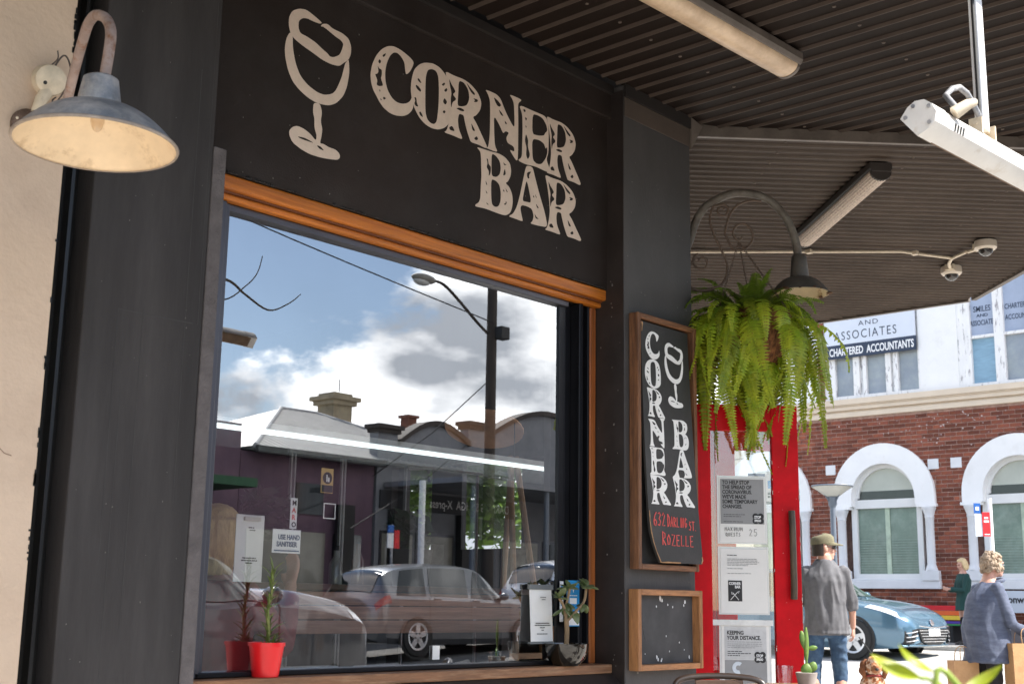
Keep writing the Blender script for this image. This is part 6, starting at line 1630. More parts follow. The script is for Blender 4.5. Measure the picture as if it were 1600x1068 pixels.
# ================================================================== CARS
def lerp(a, b, t): return a + (b - a) * t
def car(name, label, loc, rz, paint, st, spec, group=None, detail=True):
    """st: stations (x, half width, z bottom, z shoulder, z top, half roof width or None); x forward"""
    t = Thing(name, label, 'car', loc, rz, group, local=True)
    xs_ = [s[0] for s in st]
    def at(x):
        x = max(min(x, xs_[-1]), xs_[0])
        for i in range(len(st) - 1):
            if st[i][0] <= x <= st[i + 1][0]:
                break
        p0, p1, p2, p3 = st[max(i - 1, 0)], st[i], st[i + 1], st[min(i + 2, len(st) - 1)]
        u = (x - p1[0]) / (p2[0] - p1[0])
        o = []
        for k in range(1, 6):
            d = p2[k] - p1[k]
            m1 = (p2[k] - p0[k]) / max(p2[0] - p0[0], 1e-6) * (p2[0] - p1[0]); m2 = (p3[k] - p1[k]) / max(p3[0] - p1[0], 1e-6) * (p2[0] - p1[0])
            if d == 0: m1 = m2 = 0
            else:
                m1 = max(min(m1 / d, 3), 0) * d; m2 = max(min(m2 / d, 3), 0) * d
            h = (2 * u ** 3 - 3 * u ** 2 + 1) * p1[k] + (u ** 3 - 2 * u ** 2 + u) * m1 + (-2 * u ** 3 + 3 * u ** 2) * p2[k] + (u ** 3 - u ** 2) * m2
            o.append(h)
        return o
    def sec(x):
        w_, zb, zs, zt, wr = at(x)
        wm = w_ * 0.985
        k = min(max((wr / w_ - .70) / .10, 0), 1)
        return [(0, zb), (w_ * .88, zb), (w_ * .97, zb + .10), (w_, zb + (zs - zb) * .55), (wm, zs - 0.03), (wm * .965, zs), (lerp(lerp(wm * .93, wr, .5), wr, k), lerp(zs, zt, lerp(.5, .62, k))), (wr * lerp(1, .9, k), lerp(zt - .05, lerp(zs, zt, .86), k)), (wr * .62, zt - .012), (0, zt)]
    def P(x, s, off=0.0, sg=1):
        q = sec(x); i = min(int(s), len(q) - 2); u = s - i
        y = lerp(q[i][0], q[i + 1][0], u); z = lerp(q[i][1], q[i + 1][1], u)
        if off:
            dy = q[i + 1][0] - q[i][0]; dz = q[i + 1][1] - q[i][1]; l_ = math.hypot(dy, dz) or 1
            y += dz / l_ * off; z += -dy / l_ * off
        return Vector((x, sg * y, z))
    NS = 46
    mb = MB(); X = [lerp(xs_[0], xs_[-1], (1 - math.cos(math.pi * i / (NS - 1))) / 2 * .5 + i / (NS - 1) * .5) for i in range(NS)]
    rg = []
    for x in X:
        q = sec(x)
        rg.append([Vector((x, y, z)) for y, z in q] + [Vector((x, -y, z)) for y, z in reversed(q[1:-1])])
    mb.rings(rg)
    t.part('body', mb, paint, sm=32)
    def patch(x0, x1, s0, s1, off, sg, nx=8, ns=3, skew=0.0, skew2=None):
        mb_ = MB(); vs = []
        skew2 = skew if skew2 is None else skew2
        for j in range(ns + 1):
            for i in range(nx + 1):
                v_ = j / ns
                x = lerp(x0 + skew * v_, x1 + skew2 * v_, i / nx)
                vs.append(P(x, lerp(s0, s1, v_), off, sg))
        fs = []
        for j in range(ns):
            for i in range(nx):
                f = (j * (nx + 1) + i, j * (nx + 1) + i + 1, (j + 1) * (nx + 1) + i + 1, (j + 1) * (nx + 1) + i)
                fs.append(f if sg > 0 else tuple(reversed(f)))
        mb_.add(vs, fs)
        return mb_
    M_cg = mat('dark car glass', (0.012, 0.016, 0.016), 0.04, 0.1, 3, coat=0.6)
    for (x0, x1, sk0, sk1) in spec['side']:
        for sg in (-1, 1):
            t.part('side_window', patch(x0, x1, 5.12, 6.85, 0.007, sg, skew=sk0, skew2=sk1), M_cg, sm=60)
    cx0, cx1 = spec['screen']
    for nm, a, b in (('windscreen', cx1, cx0), ('rear_window', spec['rear'][0], spec['rear'][1])):
        mb = MB(); vs = []; nx = 7; ss = [7.15 + 1.85 * i / 6 for i in range(7)]
        row_ = [(s, 1) for s in ss] + [(s, -1) for s in reversed(ss[:-1])]
        for i in range(nx + 1):
            x = lerp(a, b, i / nx)
            for s, sg in row_: vs.append(P(x, s, 0, sg) + Vector(((0.012 if nm == 'windscreen' else -0.012), 0, 0.010)))
        m_ = len(row_)
        for i in range(nx):
            for j in range(m_ - 1): mb.f.append((i * m_ + j, i * m_ + j + 1, (i + 1) * m_ + j + 1, (i + 1) * m_ + j))
        mb.v += [tuple(v) for v in vs]
        t.part(nm, mb, mat('green tinted windscreen', (0.05, 0.075, 0.06), 0.04, 0.15, 2, coat=0.7) if nm == 'windscreen' else M_cg, sm=60)
    # wheels with arches
    r_ = spec['wheel']
    M_ty = mat('tyre rubber', (0.014, 0.014, 0.014), 0.75, 0.2, 10); M_rim = mat('alloy wheel', (0.56, 0.56, 0.57), 0.3, 0.08, 6, metal=0.55)
    for ax in spec['axles']:
        for sg in (-1, 1):
            yo = at(ax)[0]
            mb = MB().lathe([(0, 0.0), (r_ * 1.14, 0.0), (r_ * 1.16, 0.006), (r_ * 1.14, 0.012), (0, 0.012)], (ax, sg * (yo * 0.985 - 0.004), r_), 30, (0, sg, 0))
            t.part('wheel_arch', mb, M_dark)
            mb = MB().lathe([(r_ * .66, -0.10), (r_ * .97, -0.10), (r_, -0.07), (r_, 0.0), (r_ * .96, 0.028), (r_ * .70, 0.034), (r_ * .66, 0.02)], (ax, sg * (yo * 0.985 + 0.010), r_), 36, (0, sg, 0))
            wh = t.part('wheel', mb, M_ty, sm=40)
            yb = sg * (yo * 0.985 + 0.012)
            mb = MB().lathe([(r_ * .70, 0.030), (r_ * .69, 0.036), (r_ * .60, 0.030), (r_ * .59, 0.012)], (ax, yb, r_), 36, (0, sg, 0))
            for k in range(5):
                a = k * 2 * math.pi / 5 + math.pi / 2
                ca, sa = math.cos(a), math.sin(a)
                pts = [(0.10, -0.16), (0.10, 0.16), (0.62, 0.125), (0.62, -0.125)]
                mb.prism([((p * ca - q * sa) * r_, (p * sa + q * ca) * r_) for p, q in pts], lambda a_, b_, d: (ax + a_, yb + sg * d, r_ + b_), 0.010, 0.027)
            mb.lathe([(0, 0.032), (r_ * .13, 0.030), (r_ * .16, 0.02)], (ax, yb, r_), 18, (0, sg, 0))
            t.part('rim', mb, M_rim, wh)
            t.part('brake_disc', MB().lathe([(0, 0.006), (r_ * .6, 0.006), (r_ * .6, 0.0)], (ax, yb, r_), 28, (0, sg, 0)), M_dark, wh)
    M_hl = mat('headlamp glass', (0.60, 0.63, 0.66), 0.08, 0.15, 9, coat=0.8)
    for (x0, x1, s0, s1, sk) in spec['lamps']:
        for sg in (-1, 1):
            h = t.part('headlight', patch(x0, x1, s0, s1, 0.006, sg, skew=sk, skew2=spec.get('lampskew', 0)), M_hl, sm=60)
    for (x0, x1, s0, s1, sk) in spec.get('tails', []):
        for sg in (-1, 1):
            t.part('tail_light', patch(x0, x1, s0, s1, 0.006, sg, skew=sk), mat('red lamp', (0.35, 0.01, 0.01), 0.15, coat=0.5), sm=60)
    # door gaps and handles, mirrors
    for sg in (-1, 1):
        for x in spec['gaps']:
            t.part('door_gap', patch(x, x + 0.012, 2.2, 5.0, 0.003, sg, nx=1, ns=6), M_dark)
        for x in spec['handles']:
            p = P(x, 4.3, 0.015, sg); t.part('door_handle', MB().box((x - .09, p.y - .015, p.z - .014), (x + .09, p.y + .015, p.z + .014)), paint, bev=0.008)
        mx_ = spec['mirror']; p = P(mx_, 5.3, 0.0, sg)
        t.part('mirror', MB().ball((mx_, p.y + sg * 0.10, p.z + 0.05), (0.07, 0.11, 0.07), 12, 8).tube([p, (mx_, p.y + sg * .08, p.z + .02)], 0.025, 8), paint, sm=60)
    return t, P, patch
MAZ = [(-2.20, 0.60, .32, .70, .86, .50), (-2.08, 0.76, .26, .86, 1.00, .60), (-1.85, .83, .22, .96, 1.20, .58), (-1.35, .865, .18, .98, 1.40, .56), (-.6, .875, .17, .965, 1.465, .58), (.0, .875, .17, .95, 1.455, .585), (.35, .875, .17, .935, 1.37, .57), (.80, .875, .17, .925, 1.08, .62), (.98, .875, .17, .915, .985, .72), (1.25, .875, .17, .885, .955, .72), (1.6, .868, .17, .83, .905, .70), (1.9, .84, .19, .755, .835, .66), (2.10, .76, .21, .665, .74, .58), (2.20, .64, .25, .58, .64, .50), (2.24, .50, .29, .50, .55, .40)]
M_cblue = mat('light blue metallic paint', (0.09, 0.175, 0.25), 0.25, 0.06, 2, metal=0.45, coat=0.9)
cA, PA, patchA = car('parked_car', 'metallic blue hatchback parked in front of the brick building', (20.25, 6.28 + 1.32, gz(19.6)), R(-92), M_cblue, MAZ, dict(side=[(-.05, .72, .25, -.62), (-1.05, -.10, .18, .22), (-1.75, -1.15, .30, .2)], screen=(.93, .32), rear=(-1.45, -2.0), wheel=.325, axles=(-1.32, 1.32), lamps=[(1.52, 2.12, 4.2, 5.6, 0.06)], lampskew=-0.12, tails=[(-2.14, -1.85, 4.2, 5.6, 0)], gaps=(.82, -.12, -1.1), handles=(-.02, -1.0), mirror=.62), detail=True)
# front of the blue car
def fbox(nm, y0, y1, z0, z1, x, m_, dx=0.02, bev=0):
    return cA.part(nm, MB().box((x - dx, y0, z0), (x, y1, z1)), m_, bev=bev)
mb = MB()
pr2 = [(-.52, .50), (.52, .50), (.40, .30), (.20, .25), (-.20, .25), (-.40, .30)]
def fx(y):
    y = abs(y)
    return (2.245 if y < .5 else 2.245 - (y - .5) * .32 if y < .64 else 2.20 - (y - .64) * .85) + 0.012
mb.add([(fx(a) + 0.012, a, b) for a, b in pr2] + [(fx(a) - .06, a, b) for a, b in pr2], [(0, 1, 2, 3, 4, 5)] + [(i, i + 6, (i + 1) % 6 + 6, (i + 1) % 6) for i in range(6)])
gri = cA.part('grille', mb, M_dark)
for i in range(5):
    z = 0.30 + i * 0.043; ww = 0.36 + i * .035
    cA.part('grille_bar', MB().tube([(fx(q * ww) + .02, q * ww, z) for q in (-1, -.5, 0, .5, 1)], 0.006, 6), M_galv, gri)
cA.part('chrome_strip', MB().tube([(fx(q * .5) + .02, q * .5, 0.515 + .03 * abs(q)) for q in (-1, -.6, -.2, .2, .6, 1)], 0.012, 6, flat=.8), mat('bright chrome', (0.7, 0.7, 0.72), 0.12, 0.05, 5, metal=0.9), sm=50)
cA.part('number_plate', MB().box((2.272, -.19, .39), (2.285, .19, .50)), M_white, bev=0.004)
cA.part('badge', MB().lathe([(0, 0.004), (0.05, 0.0), (0.055, -0.01)], (2.25, 0, .60), 20, (1, 0, 0.5)), MATS['bright chrome'], sm=50)
for sg in (-1, 1):
    mb = MB()
    pts = [(.50, .50), (.73, .46), (.72, .26), (.60, .28)]
    mb.add([(fx(a) + .004, sg * a, b) for a, b in pts] + [(fx(a) - .12, sg * a, b) for a, b in pts], [(0, 1, 2, 3)] + [(i, i + 4, (i + 1) % 4 + 4, (i + 1) % 4) for i in range(4)])
    fi = cA.part('air_intake', mb, M_dark)
    for i in range(3):
        z = .30 + i * .065
        cA.part('intake_slat', MB().tube([(fx(.53) + .01, sg * .53, z + .03), (fx(.64) + .012, sg * .64, z + .01), (fx(.715) + 0.01, sg * .715, z)], 0.008, 6), M_galv, fi)
cA.part('lower_lip', MB().tube([(fx(q * .75) - .03 + .02 * (1 - abs(q)), q * .75, .24) for q in (-1, -.7, -.35, 0, .35, .7, 1)], 0.03, 8, flat=.6), M_cblue, sm=60)

# cars that the bar window reflects
M_silver = mat('silver grey metallic', (0.07, 0.072, 0.08), 0.28, 0.05, 2, metal=0.5, coat=0.7)
M_wcar = mat('white car paint', (0.76, 0.77, 0.79), 0.3, 0.03, 2, coat=0.7)
MINI = [(-1.95, .62, .32, .75, .95, .52), (-1.85, .80, .26, .92, 1.15, .62), (-1.7, .86, .22, 1.0, 1.40, .60), (-1.2, .885, .20, 1.0, 1.53, .60), (-.4, .89, .19, .99, 1.56, .61), (.25, .89, .19, .975, 1.535, .61), (.50, .89, .19, .97, 1.44, .60), (.82, .89, .19, .965, 1.13, .64), (.95, .89, .19, .96, 1.04, .74), (1.3, .885, .20, .93, 1.0, .73), (1.65, .86, .22, .86, .945, .68), (1.86, .78, .24, .74, .86, .58), (1.95, .62, .30, .62, .74, .46)]
MINI = [(x, w_, zb, zs + (.20 if x > .45 else .17) * (0 if abs(x) > 1.93 else 1), zt + (.26 if x > .9 else .05) * (.4 if abs(x) > 1.93 else 1), wr) for x, w_, zb, zs, zt, wr in MINI]
cB, _, _ = car('parked_car', 'grey compact car mirrored at the left of the bar window', (5.85, -5.35, -0.10), 0, M_silver, MINI, dict(side=[(.0, .78, .22, -.42), (-.95, -.08, .1, .06), (-1.62, -1.02, .14, .1)], screen=(.90, .48), rear=(-1.6, -1.85), wheel=.33, axles=(-1.28, 1.28), lamps=[(1.62, 1.86, 4.1, 5.6, .02)], tails=[(-1.9, -1.75, 3.8, 5.2, 0)], gaps=(.80, -.10), handles=(.0, -.9), mirror=.70), 'parked cars mirrored in the window')
WAG = [(-2.3, .66, .32, .75, .92, .52), (-2.2, .82, .26, .92, 1.10, .60), (-2.0, .88, .22, 1.0, 1.42, .58), (-1.3, .90, .20, 1.0, 1.58, .60), (-.4, .905, .19, .985, 1.62, .61), (.25, .905, .19, .97, 1.58, .61), (.6, .905, .19, .96, 1.42, .60), (1.0, .905, .19, .955, 1.10, .66), (1.12, .905, .19, .95, 1.04, .76), (1.5, .90, .20, .92, 1.0, .74), (1.95, .87, .22, .83, .91, .68), (2.2, .78, .24, .70, .80, .58), (2.3, .62, .30, .60, .70, .46)]
spW = dict(side=[(.0, .92, .25, -.5), (-1.05, -.08, .12, .1), (-1.85, -1.15, .25, .1)], screen=(1.05, .5), rear=(-1.9, -2.2), wheel=.34, axles=(-1.4, 1.4), lamps=[(1.8, 2.2, 4.2, 5.6, .02)], tails=[(-2.25, -2.0, 3.8, 5.2, 0)], gaps=(1.0, -.05, -1.1), handles=(.1, -.9), mirror=.82)
car('parked_car', 'silver station wagon mirrored in the middle of the bar window', (17.3, -13.3, gz(17.3)), 0.0, mat('silver car paint', (0.15, 0.155, 0.165), 0.28, 0.03, 2, metal=0.6, coat=0.7), WAG, spW, 'parked cars mirrored in the window')
car('parked_car', 'white wagon mirrored behind the pale post in the bar window', (22.3, -13.5, gz(21.8)), 0.0, M_wcar, WAG, spW, 'parked cars mirrored in the window')

# ================================================================== PEOPLE
def solidify_mesh(mb, name, voxel, sm_it=4, folds=0.0, ffreq=(9, 9, 4), seed=0, foldrange=None):
    me0 = mesh_of(mb, name)
    tmp = bpy.data.objects.new('tmp', me0); C.objects.link(tmp)
    rm = tmp.modifiers.new('r', 'REMESH'); rm.mode = 'VOXEL'; rm.voxel_size = voxel
    if sm_it:
        sm_ = tmp.modifiers.new('s', 'SMOOTH'); sm_.factor = 0.5; sm_.iterations = sm_it
    dg = bpy.context.evaluated_depsgraph_get()
    me = bpy.data.meshes.new_from_object(tmp.evaluated_get(dg)); me.name = name
    bpy.data.objects.remove(tmp); bpy.data.meshes.remove(me0)
    if folds:
        nn = [v.normal.copy() for v in me.vertices]
        for v, n in zip(me.vertices, nn):
            p = Vector((v.co.x * ffreq[0] + seed, v.co.y * ffreq[1], v.co.z * ffreq[2] + v.co.x * 3))
            a = noise.noise(p) + 0.5 * noise.noise(p * 2.1)
            v.co += n * (folds * (1 - abs(a) * 2.2))
    for p in me.polygons: p.use_smooth = True
    return me

def ell(cx, cy, cz, rx, ry, n=20, tilt=0.0, sq=1.0):
    o = []
    for j in range(n):
        q = 2 * math.pi * j / n
        c, s = math.cos(q), math.sin(q)
        c = math.copysign(abs(c) ** sq, c); s = math.copysign(abs(s) ** sq, s)
        o.append(Vector((cx + rx * c, cy + ry * s, cz + tilt * s * ry)))
    return o
M_skin = mat('fair skin', (0.52, 0.29, 0.21), 0.5, 0.08, 12, col2=(0.56, 0.30, 0.23))
M_denim = mat('blue denim', (0.030, 0.065, 0.125), 0.85, 0.35, 6, 0.3, 200, col2=(0.06, 0.11, 0.18), lo=0.45, hi=0.65)
M_shoe = mat('dark shoe leather', (0.03, 0.025, 0.022), 0.5, 0.2, 8)
M_mouth = mat('lips', (0.35, 0.12, 0.10), 0.5)
def person(label, loc, F, H, pose, group=None):
    k = H / 1.75
    F = Vector((F[0], F[1], 0)).normalized()
    rz = math.atan2(-F.x, F.y)
    t = Thing('person', label, 'person', loc, rz, group, local=True)
    dz = pose.get('dz', 0.0)
    V = lambda x, y, z: Vector((x, y, z)) * k
    st = pose.get('stoop', 0.0); fat = pose.get('fat', 1.0)
    def sp(z): return st * max(0, (z - 1.0)) ** 1.6      # forward shift of the spine
    def TP(x, y, z): return V(x, y + sp(z), z + dz)
    hipR, hipL = TP(.09, 0, .93), TP(-.09, 0, .93)
    kR, kL = V(*pose.get('kneeR', (.10, .02, .50))), V(*pose.get('kneeL', (-.10, .02, .50)))
    aR, aL = V(*pose.get('ankR', (.11, -.02, .09))), V(*pose.get('ankL', (-.11, -.02, .09)))
    sw = pose.get('sh', .185)
    shR, shL = TP(sw, 0, 1.39), TP(-sw, 0, 1.39)
    eR, eL = V(*pose.get('elR', (.26, -.03, 1.15))), V(*pose.get('elL', (-.26, -.03, 1.15)))
    wR, wL = V(*pose.get('wrR', (.27, .06, .90))), V(*pose.get('wrL', (-.27, .06, .90)))
    tor = [(.84, .13, .10), (.90, .168, .118), (.98, .165, .116), (1.06, .145, .102), (1.18, .160, .112), (1.30, .182, .12), (1.36, .182, .112), (1.41, .148, .095), (1.45, .105, .078), (1.49, .072, .066), (1.56, .060, .062)]
    mb = MB()
    mb.rings([[v * k for v in ell(0, sp(z) + (0.015 if z < .95 else 0), z + dz, rx, ry)] for z, rx, ry in tor])
    for h, kk, a in ((hipR, kR, aR), (hipL, kL, aL)):
        mid = (h + kk) / 2 + Vector((0, .012, 0)) * k; cal = kk.lerp(a, .33) - Vector((0, .018, 0)) * k
        mb.tube([h + Vector((0, 0, .03)), h, mid, kk, cal, a.lerp(kk, .25), a], [.075 * k, .085 * k, .074 * k, .054 * k, .056 * k, .040 * k, .037 * k], 14)
    for s_, e_, w_ in ((shR, eR, wR), (shL, eL, wL)):
        mb.ball(s_, .055 * k, 12, 8)
        mb.tube([s_, s_.lerp(e_, .4), e_, e_.lerp(w_, .3), w_], [.05 * k, .047 * k, .037 * k, .038 * k, .025 * k], 12)
    # feet
    for a in (aR, aL):
        mb.rings([[a + Vector((math.cos(q) * rx, y_, zc_ + math.sin(q) * rz_)) * k for q in [2 * math.pi * j / 12 for j in range(12)]] for y_, rx, rz_, zc_ in ((-.055, .022, .03, -.05), (-.03, .034, .05, -.04), (.04, .036, .048, -.045), (.11, .042, .032, -.06), (.17, .038, .022, -.068), (.195, .02, .014, -.074))])
    # hands: palm, four unequal curled fingers, thumb from its side
    def hand_(w_, e_, sgn, curl, palm_n):
        d = (w_ - e_).normalized()
        n = Vector(palm_n); n = (n - d * n.dot(d)).normalized()
        s = d.cross(n).normalized() * sgn
        pc = w_ + d * .045 * k
        rg = []
        for q, wd, th in ((-.045, .024, .017), (-.015, .034, .015), (.02, .040, .014), (.045, .040, .012)):
            rg.append([pc + d * q * k + s * (math.cos(a_) * wd * k) + n * (math.sin(a_) * th * k) for a_ in [2 * math.pi * j / 10 for j in range(10)]])
        mb.rings(rg)
        for i, (off, L_) in enumerate(((-.030, .062), (-.010, .074), (.010, .069), (.029, .054))):
            b = pc + d * .04 * k + s * off * k
            p1 = b + (d * math.cos(curl * .4) + n * math.sin(curl * .4)) * L_ * .45 * k
            p2 = p1 + (d * math.cos(curl) + n * math.sin(curl)) * L_ * .33 * k
            p3 = p2 + (d * math.cos(curl * 1.5) + n * math.sin(curl * 1.5)) * L_ * .26 * k
            mb.tube([b - d * .015 * k, b, p1, p2, p3], [.010 * k, .0098 * k, .009 * k, .0082 * k, .006 * k], 8)
        tb = w_ + d * .018 * k - s * .026 * k
        p1 = tb + (d * .7 - s * .55 + n * .25).normalized() * .032 * k
        p2 = p1 + (d * .9 - s * .1 + n * .4).normalized() * .028 * k
        mb.tube([tb, p1, p2], [.013 * k, .0105 * k, .0075 * k], 8)
    hand_(wR, eR, 1, pose.get('curlR', .6), pose.get('palmR', (-1, 0.2, 0)))
    hand_(wL, eL, -1, pose.get('curlL', .6), pose.get('palmL', (1, 0.2, 0)))
    # head
    hc = TP(0, .015, 1.632) + V(0, pose.get('headfwd', 0), pose.get('headdn', 0))
    yaw = Matrix.Rotation(pose.get('yaw', 0), 3, 'Z') @ Matrix.Rotation(pose.get('nod', 0), 3, 'X')
    def hp(x, y, z): return hc + yaw @ (Vector((x, y, z)) * k)
    mb.ball(hc + yaw @ (Vector((0, -.012, .02)) * k), (.077 * k, .096 * k, .098 * k), 20, 14, yaw)
    mb.ball(hp(0, .03, -.045), (.058 * k, .066 * k, .070 * k), 16, 10, yaw)
    mb.ball(hp(0, .072, -.088), (.026 * k, .024 * k, .024 * k), 10, 8, yaw)
    mb.tube([hp(0, .086, .022), hp(0, .104, -.012), hp(0, .113, -.028), hp(0, .094, -.036)], [.009 * k, .013 * k, .015 * k, .010 * k], 8)
    mb.tube([hp(-.05, .078, .03), hp(-.02, .093, .032), hp(.02, .093, .032), hp(.05, .078, .03)], .011 * k, 8)
    mb.tube([hp(-.02, .093, -.062), hp(0, .099, -.058), hp(.02, .093, -.062)], [.006 * k, .009 * k, .006 * k], 8)
    for sg in (-1, 1):
        mb.ball(hp(sg * .078, -.005, -.010), (.012 * k, .022 * k, .034 * k), 10, 8, yaw @ Matrix.Rotation(.25, 3, 'X'))
        mb.ball(hp(sg * .04, .066, -.025), (.024 * k, .022 * k, .024 * k), 10, 8, yaw)
    mb.tube([TP(0, 0, 1.46), TP(0, .005, 1.53), hp(0, -.01, -.06)], [.068 * k, .062 * k, .062 * k], 14)
    t.part('body', solidify_mesh(mb, 'body', 0.0075 * k, 3), M_skin)
    mb = MB()
    for sg in (-1, 1): mb.ball(hp(sg * .032, .084, .008), (.012 * k, .007 * k, .008 * k), 10, 6, yaw)
    t.part('eyes', mb, mat('eyes', (0.03, 0.025, 0.022), 0.3), sm=60)
    mb = MB().tube([hp(-.02, .098, -.060), hp(0, .105, -.056), hp(.02, .098, -.060)], [.003 * k, .005 * k, .003 * k], 6)
    t.part('lips', mb, M_mouth, sm=60)
    return t, dict(k=k, TP=TP, V=V, hp=hp, hc=hc, yaw=yaw, hipR=hipR, hipL=hipL, kR=kR, kL=kL, aR=aR, aL=aL, shR=shR, shL=shL, eR=eR, eL=eL, wR=wR, wL=wL, sp=sp, tor=tor, dz=dz)
def top_garment(t, J, m_, z0, grow, sleeve, name, hem=None, folds=.006, voxel=.009, rings_=None, seed=0, cuff=.046, ffreq=(9, 9, 4)):
    k = J['k']; mb = MB()
    rs = rings_ or [(z, rx + grow, ry + grow) for z, rx, ry in J['tor'] if z0 < z < 1.47]
    first = rs[0]
    rs = [(z0, first[1] + .012, first[2] + .012)] + rs
    mb.rings([[v * k for v in ell(0, J['sp'](z) + (0.015 if z < .95 else 0), z + J['dz'], rx, ry, 24)] for z, rx, ry in rs])
    for s_, e_, w_ in ((J['shR'], J['eR'], J['wR']), (J['shL'], J['eL'], J['wL'])):
        pts = [s_, s_.lerp(e_, .5), e_]; rad = [.060 * k, .057 * k, .052 * k]
        if sleeve > 1:
            end = e_.lerp(w_, sleeve - 1); pts += [e_.lerp(w_, (sleeve - 1) * .5), end]; rad += [.050 * k, cuff * k]
        mb.ball(s_, .061 * k, 12, 8)
        mb.tube(pts, rad, 14)
    return t.part(name, solidify_mesh(mb, name, voxel * k, 5, folds, ffreq, seed), m_)
def trousers(t, J, m_, name='trousers', folds=.005, r=(.098, .082, .068, .058, .056)):
    k = J['k']; mb = MB()
    mb.rings([[v * k for v in ell(0, .012, z + J['dz'], rx, ry, 20)] for z, rx, ry in ((.80, .14, .11), (.88, .178, .132), (.98, .176, .126), (1.02, .160, .112))])
    for h, kk, a in ((J['hipR'], J['kR'], J['aR']), (J['hipL'], J['kL'], J['aL'])):
        mb.tube([h + Vector((0, 0, .02)), h.lerp(kk, .4), kk, kk.lerp(a, .45), a + Vector((0, 0, -.02)) * k], [q * k for q in r], 14)
    return t.part(name, solidify_mesh(mb, name, .0095 * k, 4, folds, (7, 7, 12), 3), m_)
def shoes(t, J, m_=None):
    k = J['k']
    for a in (J['aR'], J['aL']):
        mb = MB().rings([[a + Vector((math.cos(q) * rx, y_, zc_ + math.sin(q) * rz_)) * k for q in [2 * math.pi * j / 14 for j in range(14)]] for y_, rx, rz_, zc_ in ((-.07, .025, .03, -.055), (-.045, .042, .055, -.04), (.04, .044, .055, -.045), (.12, .052, .038, -.055), (.185, .046, .027, -.063), (.215, .024, .016, -.07))])
        t.part('shoe', mb, m_ or M_shoe, sm=60)

# man with the flat cap, seen from behind, looking right
man, J = person('man in grey shirt, blue jeans and khaki cap, from behind beside the red door', (11.36, 2.50, 0), (.84, .54), 1.80, dict(headdn=-.012, yaw=R(-78), armR=1, elR=(.235, -.01, 1.14), wrR=(.25, .09, .89), elL=(-.25, .04, 1.14), wrL=(-.22, .16, .95), kneeR=(.115, .03, .50), kneeL=(-.125, .015, .50), ankR=(.12, -.02, .09), ankL=(-.14, -.03, .09), curlR=1.0, sh=.17))
M_tee = mat('heather grey jersey', (0.125, 0.125, 0.135), 0.9, 0.12, 8, 0.3, 250, col2=(0.10, 0.10, 0.11))
top_garment(man, J, M_tee, .83, .024, 1.32, 'shirt', folds=.013, seed=2, cuff=.049, ffreq=(9, 9, 2.4), rings_=[(.86, .200, .150), (.98, .192, .146), (1.10, .188, .142), (1.22, .196, .146), (1.31, .206, .148), (1.37, .190, .132), (1.41, .160, .110), (1.45, .122, .092), (1.485, .088, .080), (1.505, .074, .072)])
trousers(man, J, M_denim, 'jeans', .006)
shoes(man, J)
k = J['k']; hp = J['hp']; yaw = J['yaw']
M_cap = mat('khaki cap cloth', (0.155, 0.14, 0.085), 0.9, 0.2, 10, 0.3, 200, col2=(0.115, 0.105, 0.065))
mb = MB().rings([[hp(math.cos(q) * rx, -.012 + math.sin(q) * ry, z + (0.012 * math.sin(q))) for q in [2 * math.pi * j / 24 for j in range(24)]] for z, rx, ry in ((.038, .090, .112), (.065, .092, .114), (.095, .088, .108), (.118, .068, .085), (.128, .03, .04), (.129, .004, .005))])
man.part('cap', mb, M_cap, sm=50)
mb = MB()
n_ = 14; vs = []
for j in range(n_ + 1):
    q = math.pi * j / n_
    for rr_, zz in ((1.0, .047), (1.78, .030)):
        yy = .095 * math.sin(q) * (rr_ if rr_ > 1 else 1)
        vs.append(hp(math.cos(q) * .088 * (1.0 if rr_ == 1 else .92), -.005 + yy * (1.15 if rr_ > 1 else 1.05), zz + .010 * math.sin(q) * (1 if rr_ == 1 else .2)))
mb.add(vs + [v + Vector((0, 0, -.006)) for v in vs], [(2 * j, 2 * j + 1, 2 * j + 3, 2 * j + 2) for j in range(n_)] + [(2 * j + 2 + 2 * n_ + 2, 2 * j + 3 + 2 * n_ + 2, 2 * j + 1 + 2 * n_ + 2, 2 * j + 2 * n_ + 2) for j in range(n_)] + [(2 * j + 1, 2 * j + 1 + 2 * n_ + 2, 2 * j + 3 + 2 * n_ + 2, 2 * j + 3) for j in range(n_)])
man.part('cap_brim', mb, M_cap, sm=50)
mb = MB().rings([[hp(math.cos(q) * .085, -.020 + math.sin(q) * .096, z) for q in [math.pi * (1.02 + .96 * j / 14) for j in range(15)]] + [hp(math.cos(q) * .072, -.018 + math.sin(q) * .082, z) for q in [math.pi * (1.98 - .96 * j / 14) for j in range(15)]] for z in (-.075, -.05, .0, .05)])
man.part('hair', mb, mat('dark brown hair', (0.03, 0.02, 0.014), 0.7, 0.3, 20, stretch=(6, 6, 1)), sm=50)
mb = MB().tube([hp(-.066, .075, .006), hp(-.035, .099, .006), hp(0, .098, .012), hp(.035, .099, .006), hp(.066, .075, .006)], [.014 * k, .017 * k, .004 * k, .017 * k, .014 * k], 8)
mb.tube([hp(.066, .075, .01), hp(.084, .0, .01)], .004 * k, 6).tube([hp(-.066, .075, .01), hp(-.084, .0, .01)], .004 * k, 6)
man.part('sunglasses', mb, M_dark, sm=60)

